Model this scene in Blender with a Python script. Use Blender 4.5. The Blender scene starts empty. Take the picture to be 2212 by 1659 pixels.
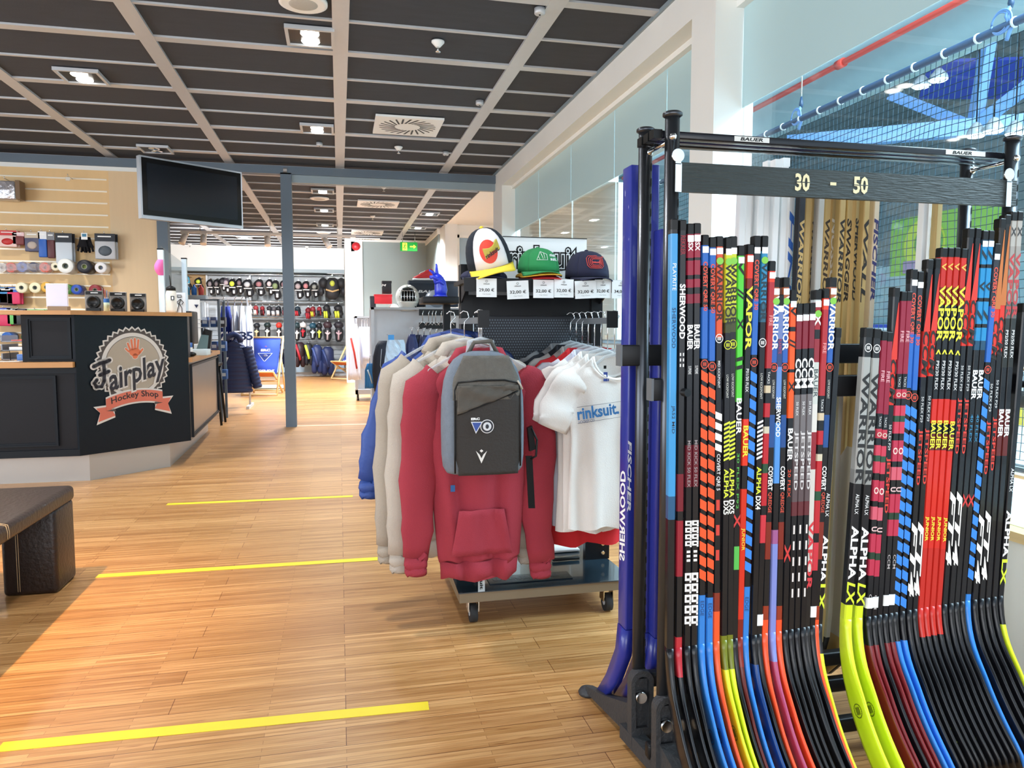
import bpy, bmesh, math, random
from mathutils import Vector, Matrix, noise
C = bpy.context.scene.collection
S = bpy.context.scene
rnd = random.Random(7)
PI = math.pi
# ---------------- camera ----------------
F, EYE = 1600.0, 1.15
PS, TH = math.radians(13.1), math.atan(121.5/1600)
R_ = Vector((math.cos(PS), -math.sin(PS), 0))
F_ = Vector((math.sin(PS)*math.cos(TH), math.cos(PS)*math.cos(TH), -math.sin(TH)))
U_ = R_.cross(F_)
cd = bpy.data.cameras.new('camera'); cam = bpy.data.objects.new('camera', cd); C.objects.link(cam)
cd.sensor_width = 36; cd.lens = 36*F/2212; cd.clip_start = .05; cd.clip_end = 200
cam.matrix_world = Matrix.Translation((0, 0, EYE)) @ Matrix((R_, U_, -F_)).transposed().to_4x4()
S.camera = cam
# ---------------- world, daylight, exposure ----------------
S.view_settings.view_transform = 'Standard'; S.view_settings.look = 'None'
S.view_settings.gamma = 1; S.view_settings.use_curve_mapping = False
S.view_settings.exposure = 0.6
W = bpy.data.worlds.new('sky'); S.world = W; W.use_nodes = True
bg = W.node_tree.nodes['Background']; bg.inputs[0].default_value = (.74, .86, 1, 1); bg.inputs[1].default_value = 1.25
def area_light(name, loc, size, sizey, power, col, target):
    l = bpy.data.lights.new(name, 'AREA'); l.shape = 'RECTANGLE'; l.size = size; l.size_y = sizey
    l.energy = power; l.color = col
    o = bpy.data.objects.new(name, l); C.objects.link(o); o.location = loc
    o.rotation_euler = (Vector(target)-Vector(loc)).to_track_quat('-Z', 'Y').to_euler()
    return o
# daylight from the shop's front windows, behind and to the left of the camera
area_light('front_window_daylight', (-1.5, -3.9, 1.7), 7, 2.4, 110, (1, .97, .93), (-.5, 6, 1.6))
# added cool fill from the left, out of frame, for ceiling and counter
area_light('side_fill_light', (-6.8, 2.2, 1.5), 2.6, 7, 230, (.86, .93, 1), (0, 3.5, 1.6)).rotation_euler = (0, -PI/2, 0)
# added fill below the rink hall's roof, out of view, to brighten the hall
area_light('hall_fill_light', (7, 1.5, 7.2), 8, 7, 3000, (.78, .9, 1), (8, 9, 0))

# ---------------- helpers ----------------
def at(px, py, Y=None, X=None, z=None):
    d = F_ + R_*((px-1106)/F) + U_*((829.5-py)/F)
    if Y is not None: t = Y/d.y
    elif X is not None: t = X/d.x
    else: t = (z-EYE)/d.z
    return Vector((0, 0, EYE)) + d*t
def lin(h):
    h = h.lstrip('#'); v = [int(h[i:i+2], 16)/255 for i in (0, 2, 4)]
    return tuple(x/12.92 if x <= .04045 else ((x+.055)/1.055)**2.4 for x in v)+(1,)
_M = {}
def mat(name, col=None, rough=.5, metal=0, bump=0, bscale=60, var=0, vscale=8, emit=0, alpha=1, coat=0, stretch=None, spec=.5):
    if name in _M: return _M[name]
    m = bpy.data.materials.new(name); m.use_nodes = True; _M[name] = m
    nt = m.node_tree; b = nt.nodes['Principled BSDF']; c = lin(col)
    b.inputs['Base Color'].default_value = c; b.inputs['Roughness'].default_value = rough
    b.inputs['Metallic'].default_value = metal; b.inputs['Alpha'].default_value = alpha
    b.inputs['Coat Weight'].default_value = coat; b.inputs['Specular IOR Level'].default_value = spec
    if emit:
        b.inputs['Emission Color'].default_value = c; b.inputs['Emission Strength'].default_value = emit
    if var or bump:
        tc = nt.nodes.new('ShaderNodeTexCoord'); mp = nt.nodes.new('ShaderNodeMapping')
        nt.links.new(tc.outputs['Object'], mp.inputs[0])
        if stretch: mp.inputs['Scale'].default_value = stretch
    if var:
        n = nt.nodes.new('ShaderNodeTexNoise'); n.inputs['Scale'].default_value = vscale; n.inputs['Detail'].default_value = 5
        nt.links.new(mp.outputs[0], n.inputs[0])
        mx = nt.nodes.new('ShaderNodeMix'); mx.data_type = 'RGBA'
        mx.inputs[6].default_value = tuple(x*(1-var) for x in c[:3])+(1,)
        mx.inputs[7].default_value = tuple(min(1, x*(1+var)) for x in c[:3])+(1,)
        nt.links.new(n.outputs['Fac'], mx.inputs[0]); nt.links.new(mx.outputs[2], b.inputs['Base Color'])
    if bump:
        n = nt.nodes.new('ShaderNodeTexNoise'); n.inputs['Scale'].default_value = bscale; n.inputs['Detail'].default_value = 3
        nt.links.new(mp.outputs[0], n.inputs[0])
        bp = nt.nodes.new('ShaderNodeBump'); bp.inputs['Strength'].default_value = bump; bp.inputs['Distance'].default_value = .01
        nt.links.new(n.outputs['Fac'], bp.inputs['Height']); nt.links.new(bp.outputs[0], b.inputs['Normal'])
    return m
def hexm(h, kind='p'):
    """a plain coloured finish: p = satin plastic, g = glossy lacquer, f = fabric, m = metal, e = printed ink"""
    k = dict(p=dict(rough=.42, var=.04, vscale=12, spec=.35), g=dict(rough=.22, coat=.12, var=.03, spec=.3), f=dict(rough=.92, spec=.2, bump=.25, bscale=220, var=.08, vscale=14),
             m=dict(rough=.3, metal=.9, var=.05), e=dict(rough=.6, var=.03))[kind]
    return mat({'p': 'plastic ', 'g': 'lacquer ', 'f': 'cloth ', 'm': 'metal ', 'e': 'print '}[kind]+h, h, **k)
ROOT = {}
_TXT = {}
def text_mesh(s, bold=0, shear=0):
    k = (s, bold, shear)
    if k not in _TXT:
        cu = bpy.data.curves.new('t', 'FONT'); cu.body = s; cu.size = 1; cu.offset = bold; cu.shear = shear; cu.resolution_u = 2
        o = bpy.data.objects.new('t', cu); C.objects.link(o)
        dg = bpy.context.evaluated_depsgraph_get(); me = bpy.data.meshes.new_from_object(o.evaluated_get(dg))
        vs = [v.co.copy() for v in me.vertices]; fs = [tuple(p.vertices) for p in me.polygons]
        x0 = min(v.x for v in vs); x1 = max(v.x for v in vs); y0 = min(v.y for v in vs); y1 = max(v.y for v in vs)
        vs = [((v.x-x0)/(x1-x0)-.5, (v.y-y0)/(y1-y0)-.5) for v in vs]
        _TXT[k] = (vs, fs, (x1-x0)/(y1-y0))
        bpy.data.objects.remove(o); bpy.data.curves.remove(cu); bpy.data.meshes.remove(me)
    return _TXT[k]
class MB:
    def __init__(s): s.bm = bmesh.new(); s.ms = []
    def mi(s, m):
        if isinstance(m, str): m = hexm(m) if m.startswith('#') else _M[m]
        if m not in s.ms: s.ms.append(m)
        return s.ms.index(m)
    def face(s, pts, m, sm=False):
        vs = [s.bm.verts.new(p) for p in pts]
        try: f = s.bm.faces.new(vs)
        except ValueError: return
        f.material_index = s.mi(m); f.smooth = sm; return f
    def box(s, a, b, m, rz=0, mtx=None):
        i = s.mi(m); x0, y0, z0 = a; x1, y1, z1 = b
        P = [Vector((x, y, z)) for z in (z0, z1) for y in (y0, y1) for x in (x0, x1)]
        if rz:
            c = Vector(((x0+x1)/2, (y0+y1)/2, 0)); r = Matrix.Rotation(rz, 3, 'Z'); P = [r @ (p-c)+c for p in P]
        if mtx is not None: P = [mtx @ p for p in P]
        v = [s.bm.verts.new(p) for p in P]
        for q in ((0, 2, 3, 1), (4, 5, 7, 6), (0, 1, 5, 4), (2, 6, 7, 3), (0, 4, 6, 2), (1, 3, 7, 5)):
            f = s.bm.faces.new([v[k] for k in q]); f.material_index = i
        return s
    def bbox(s, a, b, m, r=.004, seg=2):
        """bevelled box"""
        t = bmesh.new(); bmesh.ops.create_cube(t, size=1)
        for v in t.verts: v.co = Vector([(a[k]+b[k])/2+v.co[k]*(b[k]-a[k]) for k in range(3)])
        bmesh.ops.bevel(t, geom=list(t.edges), offset=r, segments=seg, affect='EDGES', profile=.5)
        return s.merge(t, m, True)
    def merge(s, t, m, sm=False, mtx=None):
        i = s.mi(m); mp = {}
        for v in t.verts: mp[v] = s.bm.verts.new(mtx @ v.co if mtx is not None else v.co)
        for f in t.faces:
            try: g = s.bm.faces.new([mp[v] for v in f.verts]); g.material_index = i; g.smooth = sm
            except ValueError: pass
        t.free(); return s
    def prism(s, pts, vec, m, sm=False, cap=None):
        """closed outline pushed along a vector"""
        vec = Vector(vec); i = s.mi(m); a = [s.bm.verts.new(p) for p in pts]; b = [s.bm.verts.new(Vector(p)+vec) for p in pts]
        n = len(pts)
        for k in range(n):
            f = s.bm.faces.new((a[k], a[(k+1) % n], b[(k+1) % n], b[k])); f.material_index = i; f.smooth = sm
        f = s.bm.faces.new(a[::-1]); f.material_index = i
        f = s.bm.faces.new(b); f.material_index = s.mi(cap) if cap else i
        return s
    def loft(s, rings, m, closed=True, caps=True, sm=True, mf=None):
        """rings of equal point counts; mf(k) picks the material of the band between ring k and k+1"""
        V = [[s.bm.verts.new(p) for p in r] for r in rings]; n = len(rings[0]); i = s.mi(m)
        for k in range(len(V)-1):
            j = s.mi(mf(k)) if mf else i
            for q in range(n if closed else n-1):
                f = s.bm.faces.new((V[k][q], V[k][(q+1) % n], V[k+1][(q+1) % n], V[k+1][q])); f.material_index = j; f.smooth = sm
        if caps and closed:
            f = s.bm.faces.new(V[0][::-1]); f.material_index = i
            f = s.bm.faces.new(V[-1]); f.material_index = s.mi(mf(len(V)-2)) if mf else i
        return s
    def cyl(s, p0, p1, r, m, r1=None, seg=16, caps=True, sm=True):
        p0, p1 = Vector(p0), Vector(p1); d = (p1-p0).normalized()
        a = d.orthogonal().normalized(); b = d.cross(a); r1 = r if r1 is None else r1
        rg = [[p+(a*math.cos(t)+b*math.sin(t))*q for t in (2*PI*k/seg for k in range(seg))] for p, q in ((p0, r), (p1, r1))]
        return s.loft(rg, m, caps=caps, sm=sm)
    def tube(s, pts, r, m, seg=8, caps=True, flat=1):
        pts = [Vector(p) for p in pts]; rg = []; a = None
        for k, p in enumerate(pts):
            d = (pts[min(k+1, len(pts)-1)]-pts[max(k-1, 0)]).normalized()
            a = d.orthogonal().normalized() if a is None else (a-d*a.dot(d)).normalized()
            b = d.cross(a); q = r[k] if isinstance(r, (list, tuple)) else r
            rg.append([p+(a*math.cos(t)+b*math.sin(t)*flat)*q for t in (2*PI*j/seg for j in range(seg))])
        return s.loft(rg, m, caps=caps)
    def lathe(s, prof, m, c=(0, 0, 0), seg=24, axis='Z', mf=None, caps=True):
        c = Vector(c); rg = []
        for r, h in prof:
            ring = []
            for k in range(seg):
                t = 2*PI*k/seg; x, y = r*math.cos(t), r*math.sin(t)
                ring.append(c+(Vector((x, y, h)) if axis == 'Z' else Vector((x, h, y)) if axis == 'Y' else Vector((h, x, y))))
            rg.append(ring)
        return s.loft(rg, m, mf=mf, caps=caps)
    def ball(s, c, r, m, seg=12, rings=8):
        r = (r, r, r) if not isinstance(r, (tuple, list)) else r; rg = []
        for k in range(rings+1):
            t = PI*(.02+.96*k/rings); z = math.cos(t)
            rg.append([Vector((c[0]+r[0]*math.sin(t)*math.cos(u), c[1]+r[1]*math.sin(t)*math.sin(u), c[2]+r[2]*z)) for u in (2*PI*j/seg for j in range(seg))])
        return s.loft(rg, m)
    def text(s, t, c, xd, yd, L, h, m, bold=0, shear=0, curve=0):
        vs, fs, asp = text_mesh(t, bold, shear); c, xd, yd = Vector(c), Vector(xd), Vector(yd); i = s.mi(m)
        if L is None: L = h*asp
        if h is None: h = L/asp
        V = [s.bm.verts.new(c+xd*(x*L)+yd*(y*h-curve*4*x*x)) for x, y in vs]
        for f in fs:
            try: g = s.bm.faces.new([V[k] for k in f]); g.material_index = i
            except ValueError: pass
        return s
    def build(s, name, parent=None, smooth_angle=None, fix=True):
        if fix: bmesh.ops.recalc_face_normals(s.bm, faces=[f for f in s.bm.faces])
        me = bpy.data.meshes.new(name); o = bpy.data.objects.new(name, me); C.objects.link(o)
        if parent is not None:
            org = ROOT.get(parent.name, Vector((0, 0, 0))); ROOT[o.name] = org; o.parent = parent
        else:
            vs = [v.co for v in s.bm.verts]
            org = Vector([(min(v[k] for v in vs)+max(v[k] for v in vs))/2 for k in (0, 1)]+[min(v.z for v in vs)])
            o.location = org; ROOT[o.name] = org.copy()
        for v in s.bm.verts: v.co -= org
        s.bm.to_mesh(me); s.bm.free()
        for m in s.ms: me.materials.append(m)
        return o
def tag(o, label, cat=None, group=None, kind=None):
    if label: o['label'] = label
    if cat: o['category'] = cat
    if group: o['group'] = group
    if kind: o['kind'] = kind
    return o
def thing(name, loc, label, cat, group=None):
    o = bpy.data.objects.new(name, None); C.objects.link(o); o.location = loc; o.empty_display_size = .05
    ROOT[o.name] = Vector(loc); return tag(o, label, cat, group)
def copy_tree(o, loc=None, label=None, rz=None, sc=None, parent=None, swap=None):
    c = o.copy(); C.objects.link(c)
    if parent is not None: c.parent = parent
    if loc is not None: c.location = loc
    if label: c['label'] = label
    if rz is not None: c.rotation_euler = (0, 0, rz)
    if sc is not None: c.scale = sc if isinstance(sc, (tuple, list)) else (sc, sc, sc)
    for ch in list(o.children): copy_tree(ch, parent=c)
    return c
def struct(mb, name): return tag(mb.build(name), None, kind='structure')

# ---------------- shared materials ----------------
mat('alu', '#c3c7cc', .42, .25, var=.04, vscale=20)
mat('white paint', '#e9ebe8', .6, var=.02, vscale=6)
mat('grey paint', '#8a9aa2', .45, var=.03)
mat('slate paint', '#5b6a78', .45, var=.04)
mat('chrome', '#dfe3e6', .12, 1, var=.03)
mat('black metal', '#15171a', .4, .1, var=.1, vscale=30, spec=.3)
mat('gunmetal', '#4c4f54', .3, .8, var=.06, vscale=30)
mat('black plastic', '#0f1011', .4, var=.1, spec=.3)
mat('rubber', '#222325', .75, var=.1)
mat('white plastic', '#eef0f0', .4, var=.02)
mat('clear plastic', '#e6f1f6', .12, alpha=.32, var=.03)
mat('lamp glow', '#fffaf0', .4, emit=9)
mat('hall lamp glow', '#f2fbff', .4, emit=6)
mat('pine', '#e0c48f', .5, var=.12, vscale=4, stretch=(1, 1, 12))

def floor_material():
    m = bpy.data.materials.new('bamboo planks'); m.use_nodes = True; _M['bamboo planks'] = m
    nt = m.node_tree; N = nt.nodes.new; Lk = nt.links.new; b = nt.nodes['Principled BSDF']
    g = N('ShaderNodeNewGeometry')
    def brick(w, h, off, c1, c2, cm, ms, bias=0):
        t = N('ShaderNodeTexBrick'); Lk(g.outputs['Position'], t.inputs[0]); t.offset = off; t.offset_frequency = 2; t.squash = 1
        t.inputs['Scale'].default_value = 1; t.inputs['Brick Width'].default_value = w; t.inputs['Row Height'].default_value = h
        t.inputs['Mortar Size'].default_value = ms; t.inputs['Mortar Smooth'].default_value = 0; t.inputs['Bias'].default_value = bias
        t.inputs['Color1'].default_value = lin(c1); t.inputs['Color2'].default_value = lin(c2); t.inputs['Mortar'].default_value = lin(cm); return t
    strip = brick(.61, .0192, .37, '#deb077', '#be8f57', '#9a7044', .0006)
    plank = brick(1.2, .096, .43, '#ffffff', '#e3dad0', '#94755a', .0011)
    mx = N('ShaderNodeMix'); mx.data_type = 'RGBA'; mx.blend_type = 'MULTIPLY'; mx.inputs[0].default_value = 1
    Lk(strip.outputs['Color'], mx.inputs[6]); Lk(plank.outputs['Color'], mx.inputs[7])
    mp = N('ShaderNodeMapping'); mp.inputs['Scale'].default_value = (3, 60, 1); Lk(g.outputs['Position'], mp.inputs[0])
    n = N('ShaderNodeTexNoise'); n.inputs['Scale'].default_value = 1.6; n.inputs['Detail'].default_value = 6; Lk(mp.outputs[0], n.inputs[0])
    rp = N('ShaderNodeValToRGB'); rp.color_ramp.elements[0].position = .3; rp.color_ramp.elements[0].color = lin('#dccbb8'); rp.color_ramp.elements[1].position = .65; rp.color_ramp.elements[1].color = (1, 1, 1, 1)
    Lk(n.outputs['Fac'], rp.inputs[0])
    m2 = N('ShaderNodeMix'); m2.data_type = 'RGBA'; m2.blend_type = 'MULTIPLY'; m2.inputs[0].default_value = 1
    Lk(mx.outputs[2], m2.inputs[6]); Lk(rp.outputs[0], m2.inputs[7])
    # bamboo knuckles
    mp2 = N('ShaderNodeMapping'); mp2.inputs['Scale'].default_value = (5.5, 52, 1); Lk(g.outputs['Position'], mp2.inputs[0])
    v = N('ShaderNodeTexVoronoi'); v.inputs['Scale'].default_value = 1; v.inputs['Randomness'].default_value = .9; Lk(mp2.outputs[0], v.inputs[0])
    r2 = N('ShaderNodeValToRGB'); r2.color_ramp.elements[0].position = .05; r2.color_ramp.elements[0].color = lin('#b39372'); r2.color_ramp.elements[1].position = .16; r2.color_ramp.elements[1].color = (1, 1, 1, 1)
    Lk(v.outputs['Distance'], r2.inputs[0])
    m3 = N('ShaderNodeMix'); m3.data_type = 'RGBA'; m3.blend_type = 'MULTIPLY'; m3.inputs[0].default_value = .8
    Lk(m2.outputs[2], m3.inputs[6]); Lk(r2.outputs[0], m3.inputs[7])
    Lk(m3.outputs[2], b.inputs['Base Color']); b.inputs['Roughness'].default_value = .34
    b.inputs['Specular IOR Level'].default_value = .45
    bp = N('ShaderNodeBump'); bp.inputs['Strength'].default_value = .12; bp.inputs['Distance'].default_value = .002
    Lk(plank.outputs['Fac'], bp.inputs['Height']); bp.invert = True; Lk(bp.outputs[0], b.inputs['Normal'])
    return m
floor_material()
def glass_material(name, tint, refl):
    m = bpy.data.materials.new(name); m.use_nodes = True; _M[name] = m; nt = m.node_tree; nt.nodes.clear()
    o = nt.nodes.new('ShaderNodeOutputMaterial'); t = nt.nodes.new('ShaderNodeBsdfTransparent'); t.inputs[0].default_value = tint
    g = nt.nodes.new('ShaderNodeBsdfGlossy'); g.inputs['Roughness'].default_value = .02
    lw = nt.nodes.new('ShaderNodeLayerWeight'); lw.inputs[0].default_value = .5
    pw = nt.nodes.new('ShaderNodeMath'); pw.operation = 'POWER'; pw.inputs[1].default_value = 4; nt.links.new(lw.outputs['Facing'], pw.inputs[0])
    ma = nt.nodes.new('ShaderNodeMath'); ma.operation = 'MULTIPLY_ADD'; ma.inputs[1].default_value = refl; ma.inputs[2].default_value = .05
    mx = nt.nodes.new('ShaderNodeMixShader'); nt.links.new(pw.outputs[0], ma.inputs[0]); nt.links.new(ma.outputs[0], mx.inputs[0])
    nt.links.new(t.outputs[0], mx.inputs[1]); nt.links.new(g.outputs[0], mx.inputs[2]); nt.links.new(mx.outputs[0], o.inputs[0])
    return m
glass_material('clear glass', (.88, .96, .98, 1), .5)
glass_material('acrylic', (.96, .98, 1, 1), .5)
mat('frosted film', '#b7d6dc', .3, var=.03, vscale=1.5)
mat('ceiling tile', '#393e47', .85, var=.18, vscale=5, bump=.2, bscale=90, stretch=(1, 4, 1))
# ---------------- the setting ----------------
CZ = 3.0
struct(MB().box((-7, -4, -.06), (3.6, 19, 0), 'bamboo planks'), 'floor')
m = MB().box((-7, -1.2, CZ+.012), (1.9, 18.7, CZ+.1), 'ceiling tile'); struct(m, 'ceiling')
n = 0
for k in range(-4, 1):                                   # wide metal rails running away
    x = 1.25+1.21*k
    n += 1; struct(MB().box((x-.05, -1.2, CZ-.004), (x+.05, 18.6, CZ+.02), 'alu'), 'trim_%d' % n)
y = .98-1.08
while y < 18.5:                                          # cross rails, broad and narrow in turn
    n += 1; struct(MB().box((-7, y-.04, CZ-.001), (1.88, y+.04, CZ+.02), 'alu'), 'trim_%d' % n)
    n += 1; struct(MB().box((-7, y+.54-.013, CZ), (1.88, y+.54+.013, CZ+.02), 'alu'), 'trim_%d' % n)
    y += 1.08
# glazed right-hand wall
WX = 1.87
m = MB().box((WX, -1, 2.8), (2.12, 9.05, 3.06), 'white paint').box((WX-.012, -1, 2.985), (WX+.02, 9.05, 3.012), 'grey paint')
m.box((1.985, -1, 2.765), (2.03, 8.6, 2.8), 'white paint')
struct(m, 'trim_60')
struct(MB().box((WX, 3.52, 0), (2.09, 3.78, 2.8), 'white paint'), 'trim_61')
struct(MB().box((WX, 8.55, 0), (2.09, 9.05, 2.8), 'white paint'), 'trim_62')
struct(MB().box((1.975, -1, .505), (2.12, 8.55, .535), 'pine').box((1.99, -1, 0), (2.1, 8.55, .505), 'white paint'), 'wall_right')
struct(MB().box((2.0, -1, .06), (1.965, 8.55, 0), 'alu'), 'baseboard_right')
ys = [-1, 3.52]; ys2 = [3.78, 4.42, 5.33, 6.4, 7.5, 8.55]
k = 0
for a, b in list(zip(ys, ys[1:]))+list(zip(ys2, ys2[1:])):
    k += 1
    m = MB().box((2.035, a+.004, .535), (2.045, b-.004, 2.8), 'clear glass')
    o = struct(m, 'window_%d' % k)
    f = MB().box((2.026, a+.004, 2.27), (2.032, b-.004, 2.79), 'frosted film').build('frosted_film', o)
    fr = MB().box((2.036, b-.004, .535), (2.044, b-.003, 2.8), 'white plastic').build('window_seal', o)
# recess beyond the far column with a blue-grey door front
struct(MB().box((1.9, 9.05, CZ), (3.5, 13.5, CZ+.1), 'white paint'), 'trim_63')
struct(MB().box((2.09, 13.4, 2.82), (3.5, 13.5, 3.0), 'white paint').box((3.5, 9.05, 0), (3.6, 13.5, 3.0), 'white paint'), 'wall_recess')
o = struct(MB().box((2.09, 13.42, .05), (3.5, 13.47, 2.82), mat('door blue', '#9bb3c4', .25, var=.03)), 'door_1')
MB().box((2.09, 13.38, .0), (2.14, 13.42, 2.82), 'white paint').box((2.09, 13.38, 2.77), (3.5, 13.42, 2.82), 'white paint').build('door_frame', o)
struct(MB().box((WX, 13.3, 0), (2.09, 14.0, 3.0), 'white paint'), 'trim_64')
mat('green grey wall', '#8c9a9b', .6, var=.03, vscale=3)
struct(MB().box((.5, 16, 0), (2.4, 16.1, 2.95), 'green grey wall').box((.5, 15.97, 2.95), (2.4, 16.1, 3.0), 'white paint'), 'wall_back_right')
struct(MB().box((1.84, 14.0, 0), (1.95, 16, 2.9), 'green grey wall').box((1.82, 14.0, 2.9), (1.97, 16, 3.0), 'white paint'), 'wall_side')
struct(MB().box((.14, 15.9, 0), (.34, 18.7, 3.0), 'white paint').box((.34, 15.93, 0), (.5, 16.2, 3.0), 'white paint'), 'trim_65')
struct(MB().box((-7, 18.6, 0), (.14, 18.7, 3.0), mat('slat grey', '#a9afb3', .5, var=.04)), 'wall_back')
struct(MB().box((-7, 17.9, 2.5), (.14, 18.6, 3.0), 'white paint').box((-7, 17.88, 2.42), (.14, 18.3, 2.5), 'grey paint'), 'trim_66')
struct(MB().box((-7, 18.3, 0), (.14, 18.6, .1), 'alu'), 'baseboard_back')
struct(MB().box((-7, -4, 0), (-6.9, 18.7, 3.0), 'white paint'), 'wall_left')

# portal of slate posts and beam
t = thing('partition_frame', (-.56, 8.96, 0), 'slate grey steel post and ceiling beam framing the passage to the back room', 'frame')
MB().box((-.62, 8.9, 0), (-.5, 9.02, 2.9), 'slate paint').build('post', t)
MB().box((-1.93, 8.9, 0), (-1.82, 9.02, 2.9), 'slate paint').build('post', t)
MB().box((-7, 8.9, 2.885), (1.87, 9.02, 2.975), 'slate paint').build('beam', t)
MB().box((-.5, 8.93, 2.80), (1.87, 9.0, 2.885), 'grey paint').box((-6.9, 8.93, 2.84), (-1.93, 9.0, 2.885), 'white paint').build('track', t)
MB().box((-.585, 8.892, 2.9), (-.545, 8.9, 2.95), 'chrome').build('bracket', t)

# ceiling fittings
def downlight(x, y, lab, power=26, on=True, col=(.98, .98, 1)):
    t = thing('ceiling_light', (x, y, CZ-.02), lab, 'light', 'recessed twin ceiling lights')
    s = .15
    m = MB()
    for a, b in (((-s, -s), (s, -s+.02)), ((-s, s-.02), (s, s)), ((-s, -s+.02), (-s+.02, s-.02)), ((s-.02, -s+.02), (s, s-.02))):
        m.box((x+a[0], y+a[1], CZ-.02), (x+b[0], y+b[1], CZ+.005), 'alu')
    m.build('frame', t)
    MB().box((x-s+.02, y-s+.02, CZ-.008), (x+s-.02, y+s-.02, CZ-.004), 'black plastic').build('recess', t)
    for q in (-.062, .062):
        MB().lathe([(.058, CZ-.014), (.052, CZ-.02), (.03, CZ-.024), (.004, CZ-.025)], 'lamp glow' if on else 'chrome', (x, y+q, 0), 20).build('lamp', t)
    if on:
        l = bpy.data.lights.new('downlight', 'SPOT'); l.energy = power; l.spot_size = 2.5; l.spot_blend = .9; l.color = col; l.shadow_soft_size = .1
        lo = bpy.data.objects.new('downlight', l); C.objects.link(lo); lo.location = (x, y, CZ-.04)
    return t
L1 = [(177, 163, 'lit twin ceiling light farthest left, nearest the camera'), (670, 77, 'lit twin ceiling light nearest the camera beside the central rail'),
      (685, 277, 'lit twin ceiling light second along the central rail'), (697, 412, 'lit twin ceiling light just beyond the slate beam'),
      (700, 453, 'lit twin ceiling light second beyond the slate beam'), (702, 485, 'lit twin ceiling light third beyond the slate beam'),
      (928, 461, 'lit twin ceiling light above the passage on the right, nearer of two'), (903, 491, 'lit twin ceiling light above the passage on the right, farther of two'),
      (528, 512, 'lit twin ceiling light left of the slate post, nearer of two'), (551, 535, 'lit twin ceiling light left of the slate post close to the white fascia'),
      (391, 532, 'lit twin ceiling light far left near the white fascia'), (705, 538, 'lit twin ceiling light close to the white fascia beside the central rail')]
for px, py, lab in L1:
    p = at(px, py, z=CZ); downlight(p.x, p.y, lab, 430 if p.y > 12.5 else 330 if p.y > 9 else 105)
downlight(-3.05, 7.2, 'added twin ceiling light brightening the maple slat wall, out of frame', 170, col=(1, .95, .86)); downlight(-3.05, 4.9, 'added twin ceiling light above the counter run, out of frame', 110, col=(1, .96, .9))  # both lamps added out of view to brighten the slat wall side
downlight(-.17, 2.75, 'added twin ceiling light over the walkway beside the stick rack, out of frame', 95); p = at(336, 321, z=CZ); downlight(p.x, p.y, 'unlit twin ceiling light above the television', on=False)  # the walkway lamp is added, unseen, to lift the foreground floor
for px, py, lab in ((880, 271, 'large white square swirl ceiling vent nearest the camera'), (816, 440, 'white square swirl ceiling vent beyond the slate beam'),
                    (793, 502, 'white square swirl ceiling vent nearer of the far pair'), (788, 518, 'white square swirl ceiling vent farthest from the camera')):
    p = at(px, py, z=CZ); x, y = p.x, p.y
    t = thing('ceiling_vent', (x, y, CZ-.01), lab, 'vent', 'swirl ceiling vents')
    MB().box((x-.3, y-.3, CZ-.015), (x+.3, y+.3, CZ+.004), 'white plastic').build('plate', t)
    for k in range(24):
        a = 2*PI*k/24; d = Vector((math.cos(a), math.sin(a), 0)); w = Vector((-d.y, d.x, 0)); e = (d*.86+w*.5).normalized()
        q = Vector((x, y, CZ-.0165))+d*.115; r2 = q+e*.15; s2 = w*.009
        MB().prism([q-s2, q+s2, r2+s2*1.1, r2-s2*1.1], (0, 0, .001), 'black plastic').build('slot', t)
for px, py, lab in ((655, 4, 'round white ceiling speaker at the top edge near the camera'), (690, 428, 'round white ceiling speaker just beyond the slate beam'), (699, 502, 'round white ceiling speaker far down the central rail')):
    p = at(px, py, z=CZ); t = thing('ceiling_speaker', (p.x, p.y, CZ-.015), lab, 'speaker', 'round ceiling speakers')
    MB().lathe([(.135, CZ+.005), (.135, CZ-.012), (.118, CZ-.018), (.11, CZ-.016)], 'white plastic', (p.x, p.y, 0), 32).build('ring', t)
    MB().lathe([(.11, CZ-.01), (.06, CZ-.02), (.003, CZ-.021)], mat('grille', '#b9b8b2', .7, bump=.4, bscale=400), (p.x, p.y, 0), 32).build('grille', t)
for px, py, lab in ((946, 97, 'white ceiling sprinkler nearest the camera'), (861, 322, 'white ceiling sprinkler beyond the first swirl vent'), (829, 406, 'small white ceiling sprinkler just past the slate beam'),
                    (805, 469, 'small white ceiling sprinkler between far swirl vents'), (663, 534, 'small white ceiling sprinkler near the far fascia'), (410, 529, 'small white ceiling sprinkler at the far left')):
    p = at(px, py, z=CZ-.02); t = thing('sprinkler', (p.x, p.y, CZ-.09), lab, 'sprinkler', 'ceiling sprinklers')
    MB().lathe([(.042, CZ+.003), (.042, CZ-.006), (.016, CZ-.034), (.012, CZ-.036)], 'white plastic', (p.x, p.y, 0), 20).build('rosette', t)
    MB().cyl((p.x, p.y, CZ-.036), (p.x, p.y, CZ-.062), .007, 'chrome').lathe([(.018, CZ-.062), (.018, CZ-.066), (.004, CZ-.067)], 'chrome', (p.x, p.y, 0), 12).build('nozzle', t)
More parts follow.
